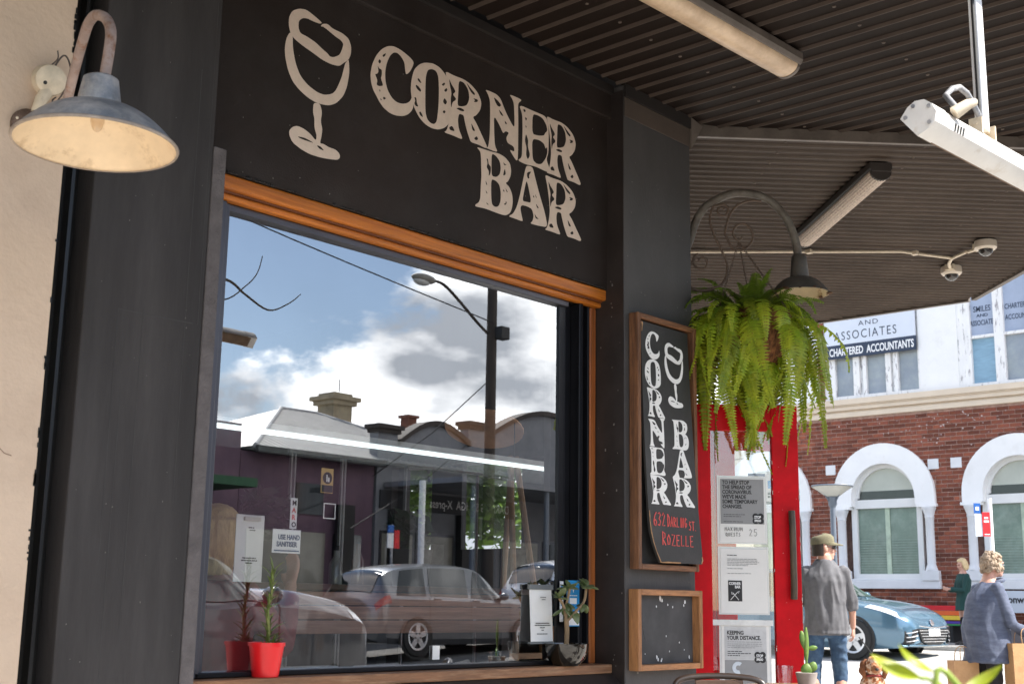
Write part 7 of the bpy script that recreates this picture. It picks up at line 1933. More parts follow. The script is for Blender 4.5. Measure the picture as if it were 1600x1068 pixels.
# elderly lady in a blue jacket
lady, J = person('elderly lady with curly fair hair in a blue grey jacket at the right edge', (12.02, 1.22, 0), (.78, -.62), 1.63, dict(stoop=.20, fat=1.3, yaw=R(6), headfwd=.015, headdn=-.01, elR=(.27, .12, 1.06), wrR=(.19, .36, .93), elL=(-.25, .10, 1.06), wrL=(-.20, -.02, .80), curlR=1.2, sh=.19, palmR=(-1, 0, -.3)))
M_jac = mat('blue grey woven jacket', (0.065, 0.08, 0.128), 0.75, 0.12, 5, 0.4, 160, stretch=(1, 1, 3.0), col2=(0.10, 0.12, 0.18), lo=0.42, hi=0.62)
top_garment(lady, J, M_jac, .68, .05, 1.86, 'jacket', folds=.012, seed=7, cuff=.050, ffreq=(5, 5, 3), rings_=[(.72, .262, .218), (.85, .258, .222), (1.0, .250, .215), (1.14, .242, .205), (1.26, .236, .190), (1.34, .218, .165), (1.40, .170, .125), (1.45, .105, .088)])
trousers(lady, J, mat('black trousers', (0.014, 0.014, 0.016), 0.9, 0.2, 6))
shoes(lady, J)
k = J['k']; hp = J['hp']
mb = MB().tube([hp(math.cos(q) * .082, .0 + math.sin(q) * .085, -.155 + .02 * math.sin(q)) for q in [2 * math.pi * j / 18 for j in range(19)]], .022 * k, 8)
lady.part('collar', solidify_mesh(mb, 'collar', .008, 2), M_jac)
mb = MB()
rr = random.Random(31)
for i in range(260):
    a = rr.uniform(0, 2 * math.pi); z = rr.uniform(-.075, .125)
    rxy = math.sqrt(max(1 - (max(z, 0) / .135) ** 2, .02))
    x, y = math.cos(a) * .088 * rxy, -.018 + math.sin(a) * .106 * rxy
    if y > .045 and z < .07: continue
    if y > .0 and abs(x) < .05 and z < .06: continue
    mb.ball(hp(x, y, z + .008), [rr.uniform(.011, .022) * k] * 3, 7, 5)
M_curl = mat('curly grey blonde hair', (0.34, 0.26, 0.19), 0.6, 0.35, 24, 0.7, 120, col2=(0.30, 0.21, 0.13))
lady.part('hair', solidify_mesh(mb, 'hair', .0055, 1, .005, (60, 60, 60)), M_curl)
mb = MB().tube([hp(-.06, .08, .006), hp(-.035, .1, .006), hp(0, .099, .01), hp(.035, .1, .006), hp(.06, .08, .006), hp(.082, .0, .01)], .0035 * k, 6)
lady.part('spectacles', mb, M_galv, sm=60)
M_bag = mat('brown kraft paper', (0.46, 0.27, 0.13), 0.85, 0.12, 5, 0.25, 60, col2=(0.40, 0.225, 0.105))
def paper_bag(label, c, rz, w_, d_, h_):
    t = Thing('paper_bag', label, 'paper bag', c, rz, 'brown paper carrier bags', local=True)
    mb = MB(); a, b = w_ / 2, d_ / 2
    ring = lambda s, z, g: [Vector((-a * s, -b * s * g, z)), Vector((0, -b * s * g * 1.04, z)), Vector((a * s, -b * s * g, z)), Vector((a * s * .94, 0, z)), Vector((a * s, b * s * g, z)), Vector((0, b * s * g * 1.04, z)), Vector((-a * s, b * s * g, z)), Vector((-a * s * .94, 0, z))]
    mb.rings([ring(1, 0, 1), ring(1.01, h_ * .4, 1.02), ring(1.0, h_ * .8, .95), ring(1.01, h_, .9), ring(.985, h_, .87), ring(.97, h_ * .1, .95)])
    t.part('bag', mb, M_bag, sm=25)
    for s in (-1, 1):
        mb = MB().tube(smoothpath([(-.05, s * b * .85, h_ - .02), (-.045, s * b * .6, h_ + .09), (0, s * b * .3, h_ + .13), (.045, s * b * .6, h_ + .09), (.05, s * b * .85, h_ - .02)], 4), .004, 6)
        t.part('handle', mb, M_bag, sm=60)
    return t
paper_bag('big brown paper bag hanging in front of the lady in blue at the right edge', (12.02, 0.88, 0.36), R(-40), .30, .17, .45)
paper_bag('smaller brown paper bag behind the lady in blue, beside her coat hem', (11.89, 1.40, 0.22), R(-40), .24, .15, .42)
# woman in dark green against the wall
wom, J = person('woman with blonde bob in a dark green coat standing by the rainbow bench', (23.0, 5.98, GB), (-.70, .71), 1.52, dict(yaw=R(8), nod=R(-16), elR=(.23, .10, 1.10), wrR=(.08, .34, 1.14), elL=(-.23, .10, 1.10), wrL=(-.06, .34, 1.13), curlR=1.0, curlL=1.0, palmR=(-1, 0, .2), palmL=(1, 0, .2)))
top_garment(wom, J, mat('dark green coat', (0.008, 0.045, 0.040), 0.85, 0.2, 5), .70, .03, 1.85, 'coat', folds=.006, rings_=[(.74, .205, .165), (.9, .20, .155), (1.05, .185, .14), (1.2, .19, .14), (1.31, .20, .142), (1.37, .185, .12), (1.44, .115, .085)])
trousers(wom, J, mat('black leggings', (0.012, 0.012, 0.014), 0.9), r=(.09, .07, .056, .05, .044))
shoes(wom, J)
k = J['k']; hp = J['hp']
mb = MB()
for i in range(11):
    a = math.pi * (0.95 + 1.10 * i / 10)
    x, y = math.cos(a) * .078, -.01 + math.sin(a) * .088
    mb.tube([hp(x * .3, y * .3, .112), hp(x * .85, y * .85, .085), hp(x * 1.05, y * 1.05, .02), hp(x * 1.08, y * 1.08, -.06), hp(x * 1.0, y * 1.02, -.115)], [.03 * k, .032 * k, .030 * k, .030 * k, .018 * k], 8)
mb.ball(hp(0, -.01, .075), (.08 * k, .09 * k, .05 * k), 14, 8)
wom.part('hair', solidify_mesh(mb, 'hair', .008, 2, .003, (40, 40, 8)), mat('pale blonde hair', (0.62, 0.46, 0.25), 0.55, 0.2, 30, stretch=(6, 6, .6)))
# somebody blonde inside the bar, seen at the window's left edge
ins, J = person('blonde person in a red top inside at the left edge of the bar window', (2.98, 0.60, 0.0), (.95, .10), 1.66, dict(dz=-.22, kneeR=(.10, .42, .72), kneeL=(-.10, .42, .72), ankR=(.10, .40, .30), ankL=(-.10, .40, .30), elR=(.22, .18, .98), wrR=(.13, .30, 1.22), elL=(-.25, .10, .92), wrL=(-.16, .32, .90), curlR=.5, palmR=(0, -1, 0)))
top_garment(ins, J, mat('dark red top', (0.22, 0.012, 0.015), 0.7, 0.3, 8), .86, .02, 1.8, 'jumper', folds=.006)
trousers(ins, J, M_denim)
shoes(ins, J)
k = J['k']; hp = J['hp']
mb = MB().ball(hp(0, -.02, .045), (.088 * k, .10 * k, .085 * k), 14, 10)
for i in range(10):
    a = math.pi * (1.0 + 1.0 * i / 9)
    mb.tube([hp(math.cos(a) * .075, -.01 + math.sin(a) * .09, .06), hp(math.cos(a) * .085, -.01 + math.sin(a) * .1, -.04), hp(math.cos(a) * .07, -.02 + math.sin(a) * .1, -.16)], [.03 * k, .03 * k, .016 * k], 8)
ins.part('hair', solidify_mesh(mb, 'hair', .008, 2, .004, (40, 40, 8)), mat('blonde hair', (0.62, 0.45, 0.20), 0.55, 0.25, 30, stretch=(6, 6, .6)))
so = Thing('bar_stool', 'dark bar stool under the person inside the window', 'stool', (2.97, 0.60, 0.03))
so.part('seat', MB().lathe([(0, .62), (.17, .62), (.175, .64), (.16, .66), (0, .66)], (2.97, 0.60, 0), 24), M_bent, sm=40)
for a in (0.8, 2.4, 3.9, 5.5):
    so.part('leg', MB().tube([(2.97 + .2 * math.cos(a), .60 + .2 * math.sin(a), .03), (2.97 + .12 * math.cos(a), .60 + .12 * math.sin(a), .63)], .012, 8), M_bent)

# curly dog by the man, sitting with head up
dg_ = Thing('dog', 'curly brown and cream dog sitting on the pavement beside the man in grey', 'dog', (11.47, 2.11, 0), math.atan2(.80, -.60), local=True)
mb = MB()
mb.tube([(0, -.26, .16), (0, -.20, .24), (0, -.06, .30), (0, .06, .40), (0, .10, .50)], [.10, .135, .125, .115, .075], 16)      # rump, chest, neck
mb.ball((0, .13, .575), (.078, .088, .075), 16, 10).tube([(0, .19, .56), (0, .26, .545), (0, .275, .54)], [.045, .036, .028], 12)  # head and muzzle
mb.ball((0, .145, .625), (.06, .06, .04), 12, 8)
for s in (-1, 1):
    mb.tube([(s * .085, .06, .36), (s * .085, .075, .20), (s * .08, .085, .05)], [.055, .042, .036], 12)       # foreleg
    mb.ball((s * .08, .12, .03), (.038, .06, .03), 10, 6)
    mb.tube([(s * .12, -.22, .20), (s * .155, -.05, .20), (s * .15, -.17, .06), (s * .14, .0, .03)], [.085, .065, .04, .034], 12)  # thigh, hock, paw
mb.tube([(0, -.34, .10), (0, -.46, .10), (.05, -.54, .16)], [.035, .032, .02], 8)
dme = solidify_mesh(mb, 'body', .011, 3, .010, (26, 26, 26))
dg_.part('body', dme, mat('curly brown and cream coat', (0.30, 0.115, 0.045), 0.85, 0.4, 10, 0.6, 60, col2=(0.66, 0.48, 0.36), lo=0.47, hi=0.56))
for s in (-1, 1):
    mb = MB().tube([(s * .06, .11, .63), (s * .095, .12, .60), (s * .105, .125, .53), (s * .09, .13, .47)], [.022, .034, .042, .02], 10, flat=.6)
    dg_.part('ear', solidify_mesh(mb, 'ear', .009, 1, .008, (30, 30, 30)), mat('dark brown ear coat', (0.17, 0.06, 0.022), 0.85, 0.4, 14, 0.6, 70))
    dg_.part('eye', MB().ball((s * .036, .205, .592), .009, 8, 6), M_dark, sm=60)
dg_.part('nose', MB().ball((0, .283, .553), (.018, .012, .013), 10, 6), M_dark, sm=60)
dg_.part('collar', MB().tube([(math.cos(q) * .082, .095 + math.sin(q) * .075, .475 + .02 * math.sin(q)) for q in [2 * math.pi * j / 16 for j in range(17)]], .010, 6), mat('dark red collar', (0.25, 0.02, 0.02), 0.6))
lsh = MB().tube(smoothpath([(11.48, 2.05, .47), (11.56, 2.08, .50), (11.66, 2.15, .62), (11.62, 2.30, .83)], 5), .006, 6)
tag(obj('dog_leash', lsh, M_dark), 'thin dark leash from the dog up to the hand of the man in grey', 'leash')

# ================================================================== OVER THE STREET (seen in the window)
YO = -18.9
M_purple = mat('mauve painted render', (0.115, 0.070, 0.098), 0.85, 0.15, 1.5, col2=(0.14, 0.085, 0.11))
M_gshop = mat('grey painted render', (0.22, 0.225, 0.24), 0.85, 0.12, 1.2, col2=(0.18, 0.185, 0.20))
M_tin = mat('pale corrugated iron', (0.46, 0.45, 0.42), 0.5, 0.1, 2, col2=(0.40, 0.39, 0.37))
M_shopg = mat('shop window dark', (0.025, 0.03, 0.032), 0.08, 0.2, 1, coat=0.5)
M_shopl = mat('papered shop window', (0.24, 0.23, 0.19), 0.3, 0.2, 2, coat=0.4)
M_lamp = mat('old street lamp grey', (0.20, 0.19, 0.165), 0.6, 0.2, 10)
# shop one: dark mauve parapet
s1 = Thing('mauve_shop', 'low mauve shop with stepped parapet over the road, mirrored left in the window', 'building', (11, YO, 0))
s1.part('wall', MB().box((2, YO - 8, 0), (16.7, YO, 4.85)).box((2, YO - 7.99, 4.85), (15.9, YO - 0.002, 5.12)), M_purple)
s1.part('parapet_cap', MB().box((2, YO - 8, 5.12), (15.95, YO + 0.08, 5.2)), M_dark)
s1.part('awning', MB().box((2, YO + 0.005, 3.25), (15.4, YO + 2.4, 3.42)), mat('dark green awning', (0.03, 0.09, 0.045), 0.8, 0.2, 3))
for x in (4, 7, 10, 13):
    s1.part('window', MB().box((x, YO + 0.004, 0.7), (x + 2.2, YO + 0.03, 2.7)), M_shopg)
# shop two: mauve cottage with a hipped tin roof and chimney
s2_ = Thing('hip_roof_shop', 'mauve shop with pale hipped tin roof and tall chimney over the road', 'building', (19, YO, 0))
s2_.part('wall', MB().box((16.75, YO - 9, 0), (20.65, YO - 0.05, 4.28)), M_purple)
E0, E1 = 16.9, 25.2; F0, F1 = YO + 0.25, YO - 9.4; ZE, ZR = 4.38, 6.15
ra, rb_ = (21.3, YO - 4.6, ZR), (22.6, YO - 4.6, ZR)
mb = MB()
cA_, cB_, cC_, cD_ = (E0, F0, ZE), (E1, F0, ZE), (E1, F1, ZE), (E0, F1, ZE)
mb.add([cA_, cB_, cC_, cD_, ra, rb_], [(0, 1, 5, 4), (1, 2, 5), (2, 3, 4, 5), (3, 0, 4), (3, 2, 1, 0)])
rf = s2_.part('roof', mb, M_tin)
mb = MB()
for i in range(1, 42):       # standing ribs of the sheets, front slope
    x = E0 + (E1 - E0) * i / 42
    if x < ra[0]: q = (x - E0) / (ra[0] - E0)
    elif x > rb_[0]: q = (E1 - x) / (E1 - rb_[0])
    else: q = 1
    mb.tube([(x, F0, ZE + .012), (x, F0 + (ra[1] - F0) * q, ZE + (ZR - ZE) * q + .012)], .014, 4)
s2_.part('roof_rib', mb, M_tin, rf)['kind'] = 'stuff'
s2_.part('ridge', MB().tube([cA_, ra, rb_, cB_], .06, 8), mat('ridge metal', (0.33, 0.33, 0.33), 0.5), rf)
s2_.part('gutter', MB().box((E0, F0, ZE - .16), (20.7, F0 + .12, ZE)), M_dark)
mb = MB().box((23.3, YO - 5.5, 5.2), (24.0, YO - 4.8, 6.75)).box((23.2, YO - 5.6, 6.55), (24.1, YO - 4.7, 6.68)).box((23.12, YO - 5.68, 6.68), (24.18, YO - 4.62, 6.80)).box((23.3, YO - 5.5, 6.80), (24.0, YO - 4.8, 6.9))
s2_.part('chimney', mb, mat('sandstone chimney', (0.30, 0.25, 0.17), 0.9, 0.25, 3), bev=.015)
s2_.part('aerial', MB().tube([(23.4, YO - 4.7, 6.9), (23.4, YO - 4.7, 7.25)], .012, 6), M_dark)
s2_.part('window', MB().box((18.3, YO - 0.045, 3.0), (19.1, YO - 0.02, 3.7)), M_shopg)
s2_.part('door', MB().box((19.45, YO - 0.045, 0.15), (20.3, YO - 0.02, 2.6)), M_shopg)
s2_.part('window', MB().box((17.0, YO - 0.045, 0.8), (19.2, YO - 0.02, 2.6)), M_shopl)
# shop three: grey shop with two curved parapets
s3 = Thing('curved_parapet_shop', 'grey shop with two curved parapets over the road, mirrored right of the chimney', 'building', (26, YO, 0))
pts = [(20.7, 0), (20.7, 5.1), (21.35, 5.1)]
def arcp(x0, x1, z0, z1, rise, n=16):
    return [(x0 + (x1 - x0) * i / n, z0 + (z1 - z0) * i / n + rise * math.sin(math.pi * i / n)) for i in range(n + 1)]
top1 = arcp(21.35, 23.85, 4.85, 5.05, .50); top2 = arcp(24.55, 29.3, 5.35, 5.5, .78)
prof_ = [(20.7, 0), (20.7, 5.2), (21.35, 5.2)] + top1 + [(23.85, 5.62), (24.55, 5.62)] + top2 + [(29.3, 5.9), (30.0, 5.9), (30.0, 4.6), (36, 4.6), (36, 0)]
s3.part('wall', MB().prism(prof_, lambda a, b, d: (a, d, b), YO - 0.3, YO), M_gshop)
s3.part('body', MB().box((20.75, YO - 9, 0), (36, YO - 0.301, 4.5)), M_gshop)
M_cope = mat('dark coping', (0.045, 0.035, 0.03), 0.8, 0.2, 4)
for tp in (top1, top2):
    mb = MB().prism([(x, z + .0) for x, z in tp] + [(x, z + .13) for x, z in reversed(tp)], lambda a, b, d: (a, d, b), YO - 0.34, YO + 0.10)
    s3.part('coping', mb, M_cope)
for x0, x1, z in ((20.6, 21.45, 5.2), (23.75, 24.65, 5.62), (29.2, 30.1, 5.9)):
    s3.part('pier_cap', MB().box((x0, YO - .4, z), (x1, YO + .14, z + .10)).box((x0 + .06, YO - .36, z - .10), (x1 - .06, YO + .08, z)), M_cope)
s3.part('chimney', MB().box((23.3, YO - 2, 5.0), (23.6, YO - 1.7, 5.9)).box((23.25, YO - 2.05, 5.9), (23.65, YO - 1.65, 5.97)), mat('brick red chimney', (0.17, 0.07, 0.045), 0.9))
s3.part('shop_sign', MB().box((20.8, YO + .002, 3.28), (25.6, YO + .05, 3.72)), mat('dark shop fascia', (0.03, 0.032, 0.036), 0.6, 0.1, 3))
s3.text('sign_lettering', 'DARLING ST  IGA  X-press', (25.4, YO + 0.055, 3.40), (-1, 0, 0), Z_, 0.30, M_paper, sx=0.85, bold=.004)
for x0, x1, m_ in ((20.9, 21.9, M_shopl), (22.1, 23.3, M_shopl), (23.6, 24.9, M_shopg), (25.2, 26.6, M_shopl), (26.9, 28.4, M_shopg), (28.8, 30.2, M_shopl), (31, 34, M_shopg)):
    fr_ = s3.part('shop_window', MB().box((x0 - .06, YO + .003, 0.55), (x1 + .06, YO + .03, 2.75)), M_alu)
    s3.part('pane', MB().box((x0, YO + .031, 0.62), (x1, YO + .045, 2.68)), m_, fr_)
s3.part('verandah_roof', MB().box((20.9, YO + .06, 3.78), (36, YO + 2.7, 3.90)), M_gshop)
for x in (21.4, 24.0, 27, 30, 33):
    s3.part('verandah_post', MB().tube([(x, YO + 2.55, 0.25), (x, YO + 2.55, 3.78)], .07, 12), M_post, sm=60)
# poster panels under the verandah
for i, x in enumerate((21.0, 22.2, 25.3)):
    s3.part('poster', MB().box((x, YO + .047, 1.5), (x + .8, YO + .05, 2.5)), mat('pale poster', (0.42, 0.41, 0.37), 0.8))
# telegraph pole with lamp, wires
tp_ = Thing('telegraph_pole', 'dark telegraph pole with street lamp arm, mirrored in the bar window', 'pole', (21.65, -16.1, gz(21)))
px, py = 21.65, -16.1
M_pole = mat('dark timber pole', (0.045, 0.036, 0.03), 0.9, 0.3, 6, stretch=(3, 3, .3))
tp_.part('pole', MB().tube([(px, py, 0.2), (px, py, 9.3)], [.145, .115], 14), M_pole, sm=60)
tp_.part('lamp_arm', MB().tube(smoothpath([(px - .1, py, 7.28), (px - .5, py, 7.5), (px - 1.2, py, 7.95), (px - 1.65, py, 8.19), (px - 2.0, py, 8.22)]), .035, 8), M_pole, sm=60)
mb = MB().ball((px - 2.28, py, 8.20), (.36, .16, .11), 16, 8)
tp_.part('lamp_head', mb, M_lamp, sm=60)
tp_.part('lamp_lens', MB().ball((px - 2.34, py, 8.13), (.25, .12, .10), 14, 8), mat('lamp lens', (0.5, 0.5, 0.48), 0.3), sm=60)
tp_.part('transformer', MB().box((px - .02, py + .10, 7.17), (px + .27, py + .34, 7.47)), M_dark, bev=.02)
tp_.part('cross_arm', MB().box((px - .5, py - .06, 8.95), (px + .5, py + .06, 9.07)), M_pole)
wr_ = MB().tube(smoothpath([(px, py + .1, 7.55), (14, -15.8, 8.35), (5, -15.3, 9.5), (-12, -15, 11.9)], 6), .016, 5)
tag(obj('overhead_wire', wr_, M_dark), 'thin overhead wire crossing the sky mirrored in the bar window', 'wire')
for i, (p0, p1) in enumerate((((px, py + .1, 6.3), (20.5, YO + .05, 4.0)), ((px, py, 6.0), (24.5, YO + .05, 5.0)), ((23.9, YO + .05, 5.2), (18.2, YO + 2.0, 2.6)))):
    tag(obj('service_wire', MB().tube([p0, ((p0[0] + p1[0]) / 2, (p0[1] + p1[1]) / 2, (p0[2] + p1[2]) / 2 - .15), p1], .014, 5), M_dark), ('thin service wire from the telegraph pole to the hip roofed shop', 'thin service wire from the telegraph pole to the parapet pier', 'thin service wire slanting down across the grey shop front')[i], 'wire')
wp = Thing('verandah_pole', 'white street pole with bus plates mirrored in front of the grey shop', 'pole', (19.62, -16.2, 0.2))
wp.part('pole', MB().tube([(19.62, -16.2, 0.1), (19.62, -16.2, 3.7)], .075, 12), M_white, sm=60)
wp.part('blue_plate', MB().box((18.62, -16.2, 2.52), (18.78, -16.17, 2.68)), M_bblue)
wp.part('white_plate', MB().box((18.62, -16.21, 2.2), (18.79, -16.18, 2.51)), M_white)
wp.part('red_plate', MB().box((18.81, -16.2, 2.2), (18.95, -16.17, 2.58)), M_bred)
wp.part('plate_post', MB().tube([(18.80, -16.25, .1), (18.80, -16.25, 2.7)], .03, 8), M_galv)
for x0, x1, own in ((19.40, 19.80, s2_), (21.05, 21.56, s3), (23.4, 24.0, s3)):
    own.part('dark_pier', MB().box((x0, YO + .07, .1), (x1, YO + .30, 3.26)), M_dark)
# bare young tree at our kerb, one twig reaches into the mirrored sky
bt = Thing('bare_tree', 'bare street tree whose twig shows in the sky mirrored in the window', 'tree', (3.6, -4.6, 0))
M_bark = mat('grey bark', (0.07, 0.055, 0.042), 0.9, 0.3, 9, 0.4, 40)
bt.part('trunk', MB().tube(smoothpath([(3.6, -4.62, -.05), (3.62, -4.6, 1.2), (3.75, -4.55, 2.4), (3.9, -4.5, 3.1)]), [.07 - .0022 * i for i in range(19)], 10), M_bark, sm=60)
def twig(p, r0, r1):
    q = smoothpath(p, 5); n = len(q)
    return bt.part('branch', MB().tube(q, [r0 + (r1 - r0) * i / n for i in range(n)], 6), M_bark, sm=60)
twig([(3.85, -4.5, 3.0), (4.4, -4.0, 3.35), (4.9, -3.75, 3.42), (5.31, -3.6, 3.38), (5.5, -3.6, 3.30), (5.72, -3.6, 3.22), (5.9, -3.6, 3.30), (6.02, -3.6, 3.40)], .016, .003)
twig([(4.4, -4.0, 3.35), (5.0, -3.7, 3.20), (5.31, -3.6, 3.22), (5.5, -3.6, 3.36), (5.6, -3.6, 3.48), (5.64, -3.6, 3.62)], .008, .003)
twig([(3.9, -4.5, 3.1), (3.6, -4.9, 3.7), (3.2, -5.2, 4.3)], .03, .006)
twig([(3.9, -4.5, 3.1), (4.1, -4.9, 3.9), (4.0, -5.4, 4.6)], .03, .006)

# leafy tree in the side street, glimpsed through the bar's side window
def crown_mesh(c, lobes, n, size, seed):
    rd = random.Random(seed); mb = MB()
    for i in range(n):
        o, r_ = rd.choice(lobes)
        d = Vector((rd.gauss(0, 1), rd.gauss(0, 1), rd.gauss(0, 1))).normalized() * (r_ * rd.uniform(.55, 1.05))
        p = Vector(c) + Vector(o) + d
        a = Vector((rd.gauss(0, 1), rd.gauss(0, 1), rd.gauss(0, .6))).normalized(); b = a.orthogonal().normalized()
        s = size * rd.uniform(.6, 1.3)
        mb.add([p - a * s, p + b * s * .45, p + a * s, p - b * s * .45], [(0, 1, 2, 3)])
    return mb
lt = Thing('street_tree', 'bright green leafy tree in the side street glimpsed through the bar', 'tree', (9.5, 5.9, 0))
lt.part('trunk', MB().tube(smoothpath([(9.5, 5.9, 0), (9.55, 5.9, 1.0), (9.45, 5.95, 2.2)]), .08, 10), M_bark, sm=60)
for p in (((9.45, 5.95, 1.9), (9.0, 5.6, 2.6)), ((9.45, 5.95, 2.0), (9.9, 6.3, 2.7)), ((9.45, 5.95, 1.7), (9.3, 6.6, 2.4))):
    lt.part('limb', MB().tube(p, [.04, .02], 8), M_bark)
cw = lt.part('crown', crown_mesh((9.5, 5.9, 2.5), [((0, 0, -.5), .9), ((.5, -.9, -.3), .7), ((0, 0, 0), .7), ((.6, .3, -.2), .5), ((-.6, -.3, -.1), .55), ((.1, .7, -.3), .5), ((-.3, .2, .4), .5), ((.2, -.6, -.4), .45)], 4200, .085, 4), mat('bright leaf', (0.13, 0.24, 0.03), 0.5, 0.35, 5, trans=.45), fix=False)
cw['kind'] = 'stuff'

# ================================================================== INSIDE THE BAR
ic = Thing('bar_counter', 'brown timber bar counter running behind the window', 'counter', (4.3, 1.2, 0.03))
for i in range(3):
    ic.part('board', MB().box((3.02, 0.82, 0.955 + i * .062), (5.02, 0.85, 1.013 + i * .062)), mat('brown counter board', (0.52, 0.27, 0.18), 0.5, 0.35, 4, stretch=(.4, 4, 8), col2=(0.36, 0.17, 0.105), obrand=.15), bev=.004)
ic.part('counter_top', MB().box((3.0, 0.79, 1.142), (5.1, 1.62, 1.17)), mat('counter top wood', (0.11, 0.055, 0.032), 0.4, 0.3, 4, stretch=(.4, 4, 4)), bev=.006)
for x in (3.1, 4.1, 4.95):
    ic.part('leg', MB().box((x - .03, .86, .03), (x + .03, .92, 1.14)), M_dark)
for i, (x, y) in enumerate(((3.50, .50), (3.95, .48), (4.55, .52))):
    t = Thing('chair', ('white plastic chair inside the window, nearest the red pot', 'white plastic chair inside the window, in the middle under the counter', 'white plastic chair inside the window, nearest the jade plant')[i], 'chair', (x, y, .03), .3 * i, 'white chairs inside the window', local=True)
    M_wp = mat('white plastic', (0.55, 0.56, 0.55), 0.4)
    t.part('seat', MB().box((-.2, -.2, .43), (.2, .2, .46)), M_wp, bev=.01)
    t.part('backrest', MB().box((-.19, .18, .52), (.19, .205, .80)), M_wp, bev=.01)
    for a, b in ((-.17, -.17), (.17, -.17), (-.17, .19), (.17, .19)):
        t.part('leg', MB().tube([(a * 1.1, b * 1.1, 0), (a, b, .44)], .013, 6), M_galv)
ll = Thing('linear_lamp', 'long white linear lamp hanging inside, across the whole bar window', 'lamp', (4.6, 1.4, 1.88))
ll.part('tube', MB().tube([(3.0, 1.4, 1.893), (6.05, 1.4, 1.893)], .011, 12), mat('lit white tube', (0.8, 0.82, 0.82), 0.4, emit=(0.85, 0.97, 1.0), estr=0.9), sm=60)
ll.part('housing', MB().box((3.0, 1.375, 1.905), (6.05, 1.425, 1.935)), mat('pale lamp housing', (0.5, 0.53, 0.53), 0.4))
_fm = bpy.data.materials.new('frosted skirt'); _fm.use_nodes = True
_t = _fm.node_tree; _b = _t.nodes['Principled BSDF']; _b.inputs['Base Color'].default_value = (0.35, 0.40, 0.39, 1); _b.inputs['Roughness'].default_value = .6
_tr = _t.nodes.new('ShaderNodeBsdfTransparent'); _mi = _t.nodes.new('ShaderNodeMixShader'); _mi.inputs[0].default_value = .22
_t.links.new(_tr.outputs[0], _mi.inputs[1]); _t.links.new(_b.outputs[0], _mi.inputs[2]); _t.links.new(_mi.outputs[0], _t.nodes['Material Output'].inputs[0])
ll.part('skirt', MB().box((3.0, 1.398, 1.80), (6.05, 1.402, 1.88)), _fm)
for x in (3.4, 5.6): ll.part('hanger', MB().tube([(x, 1.4, 1.93), (x, 1.4, 3.4)], .003, 5), M_dark)
pl = Thing('pendant_lamp', 'flat orange pendant lampshade inside the right side of the window', 'lamp', (5.55, 1.6, 2.1))
pl.part('shade', MB().lathe([(.02, .06), (.10, .045), (.24, .0), (.238, -.006), (.09, .035), (0, .04)], (5.55, 1.6, 2.12), 28, (.35, .2, 1)), mat('pale orange shade', (0.62, 0.34, 0.18), 0.6), sm=50)
pl.part('cord', MB().tube([(5.57, 1.61, 2.17), (5.57, 1.61, 3.4)], .004, 6), M_dark)
es = Thing('easel', 'timber easel legs leaning inside the right of the window', 'easel', (5.35, 1.0, .03))
for a, b in (((5.35, 1.1, .03), (5.62, 1.45, 1.95)), ((5.6, 1.0, .03), (5.66, 1.44, 1.95)), ((5.75, 1.7, .03), (5.66, 1.47, 1.95))):
    es.part('leg', MB().tube([a, b], .018, 8), mat('pale timber', (0.34, 0.20, 0.10), 0.6, .2, 8))
es.part('ledge', MB().box((5.3, 1.15, .80), (5.75, 1.22, .83)), MATS['pale timber'])
def bush(label, c, n, r_, seed, m_):
    t = Thing('indoor_plant', label, 'potted plant', c)
    t.part('pot', MB().lathe([(0, 0), (.09, 0), (.12, .2), (.11, .2), (0, .18)], c, 20), M_dark, sm=40)
    cr = t.part('foliage', crown_mesh((c[0], c[1], c[2] + .2 + r_ * .9), [((0, 0, 0), r_), ((r_ * .5, .05, -.03), r_ * .7), ((-r_ * .5, 0, .04), r_ * .7)], n, .055, seed), m_, fix=False)
    cr['kind'] = 'stuff'
M_ind = mat('dark indoor leaf', (0.02, 0.045, 0.014), 0.5, .3, 6, trans=.2)
bush('dark leafy plant on the counter inside, right of the sanitiser sign', (3.85, 1.42, 1.17), 260, .13, 1, M_ind)
bush('dark leafy plant on the counter inside, near the easel', (4.8, 1.42, 1.17), 200, .11, 2, M_ind)
for i, (x, c_, h_) in enumerate(((3.35, (0.35, .02, .02), .22), (3.46, (.05, .12, .05), .26), (3.56, (.30, .14, .04), .2), (4.35, (.30, .29, .27), .2), (4.5, (.09, .05, .03), .24))):
    t = Thing('bottle', ('red bottle on the counter inside the window', 'green bottle on the counter inside the window', 'amber bottle on the counter inside the window', 'pale grey bottle on the counter inside the window', 'brown bottle on the counter inside the window')[i], 'bottle', (x, 1.5, 1.17), group='bottles on the counter')
    t.part('bottle', MB().lathe([(0, 0), (.036, 0), (.037, .01), (.037, h_ * .55), (.014, h_ * .75), (.014, h_), (0, h_)], (x, 1.5, 1.17), 18), mat('bottle glass %d' % i, c_, .1, coat=.5), sm=40)
    t.part('cap', MB().lathe([(.016, h_ - .02), (.016, h_ + .006), (0, h_ + .006)], (x, 1.5, 1.17), 12), M_dark)

gp = Thing('glass_partition', 'tall glass partition with thin pale uprights inside the bar', 'partition', (5.7, 2.6, .03))
for x in (4.90, 4.928, 5.305, 5.33, 5.862, 6.558):
    gp.part('upright', MB().box((x - .006, 2.59, .03), (x + .006, 2.61, 1.98)), mat('pale aluminium upright', (0.45, 0.47, 0.48), .4))
gp.part('top_rail', MB().box((4.88, 2.588, 1.98), (6.6, 2.612, 2.0)), MATS['pale aluminium upright'])

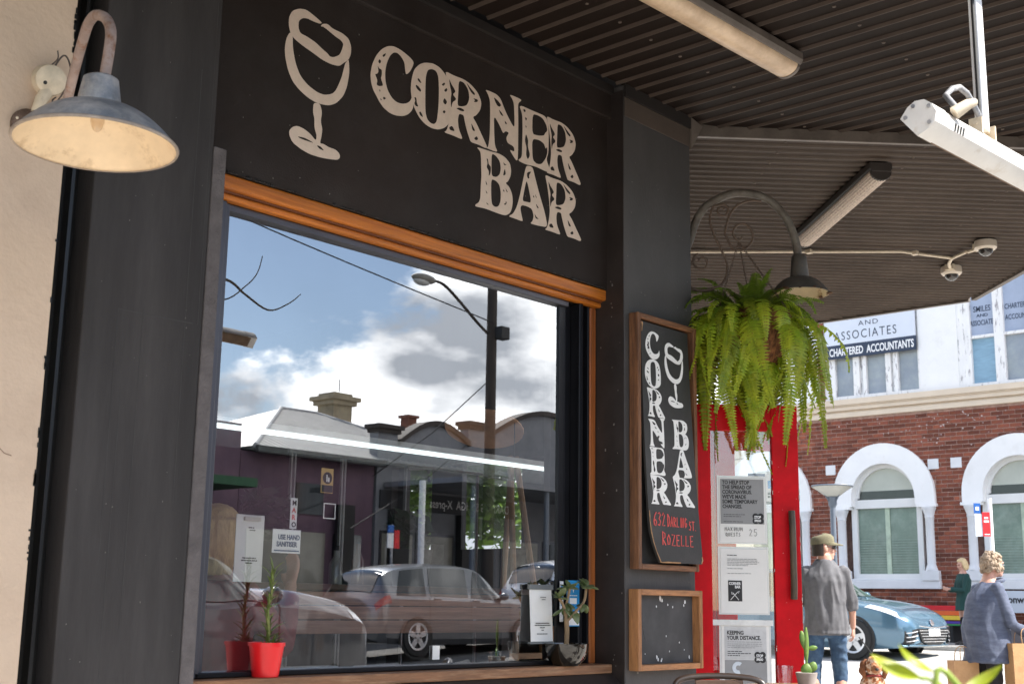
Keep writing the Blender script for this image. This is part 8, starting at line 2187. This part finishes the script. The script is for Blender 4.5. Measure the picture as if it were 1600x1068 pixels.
# ================================================================== LEAVES CLOSE TO THE CAMERA
fpn = Thing('foreground_plant', 'out of focus yellow-green leaves of a planter at the bottom right corner', 'potted plant', (1.24, -3.06, 0))
M_lf = mat('yellow green leaf', (0.33, 0.40, 0.02), 0.4, 0.2, 14, trans=0.45, col2=(0.50, 0.42, 0.03), lo=0.5, hi=0.75)
fpn.part('pot', MB().lathe([(0, 0), (.15, 0), (.20, .62), (.21, .62), (.21, .66), (.185, .66), (.18, .60), (0, .60)], (1.26, -3.10, 0), 32), mat('dark planter', (0.05, 0.05, 0.052), 0.6), sm=40)
fpn.part('soil', MB().lathe([(0, .615), (.182, .61), (.182, .60)], (1.26, -3.10, 0), 24), MATS['potting soil'])
root = Vector((1.26, -3.10, .61))
def lf(a, b, wd, nrm, curl=.010, name='leaf'):
    a, b = Vector(a), Vector(b); d = b - a; s = d.cross(Vector(nrm)).normalized(); n_ = s.cross(d).normalized()
    vs = []; m_ = 10
    for i in range(m_ + 1):
        q = i / m_; w_ = wd * math.sin(math.pi * min(max(q, .02), .99)) ** .75 * (1.15 - .4 * q)
        c = a + d * q + n_ * (-curl * math.sin(q * 2.6))
        vs += [c - s * w_ + n_ * w_ * .35, c, c + s * w_ + n_ * w_ * .35]
    fs = []
    for i in range(m_):
        fs += [(i * 3, i * 3 + 1, i * 3 + 4, i * 3 + 3), (i * 3 + 1, i * 3 + 2, i * 3 + 5, i * 3 + 4)]
    fpn.part(name, MB().add(vs, fs), M_lf, sm=60, fix=False)
vn = (-.73, -.655, .2)
node = Vector((1.236, -3.052, 1.030))
lf((1.228, -3.040, 1.034), (1.196, -3.008, 1.059), .0105, (-.5, -.5, .75))
lf((1.236, -3.050, 1.040), (1.213, -3.030, 1.068), .0055, (-.5, -.6, .6))
lf((1.258, -3.070, 1.024), (1.283, -3.100, 1.050), .0060, (-.6, -.5, .6))
lf((1.236, -3.052, 1.030), (1.256, -3.066, 1.020), .009, (-.6, -.5, .6))
lf((1.236, -3.052, 1.030), (1.222, -3.050, 0.990), .012, (-.7, -.6, .3))
lf((1.244, -3.058, 1.018), (1.290, -3.11, 0.985), .014, (-.6, -.5, .7))
rr = random.Random(77)
for i in range(12):
    a = i * 2.4; z = .72 + .022 * i
    b = root.lerp(node, (z - .61) / .42)
    e = b + Vector((math.cos(a) * .11, math.sin(a) * .11, rr.uniform(-.02, .025)))
    if e.z < .97: lf(b, e, .016, (0, 0, 1), .012)
fpn.part('stem', MB().tube(smoothpath([root, root.lerp(node, .5) + Vector((.008, .004, 0)), node, (1.258, -3.070, 1.022)]), .0032, 8), mat('green stem', (0.22, 0.30, 0.04), 0.5), sm=60)
fpn.part('stem', MB().tube([node, (1.232, -3.045, 1.034), (1.228, -3.040, 1.034)], .0024, 6), MATS['green stem'], sm=60)
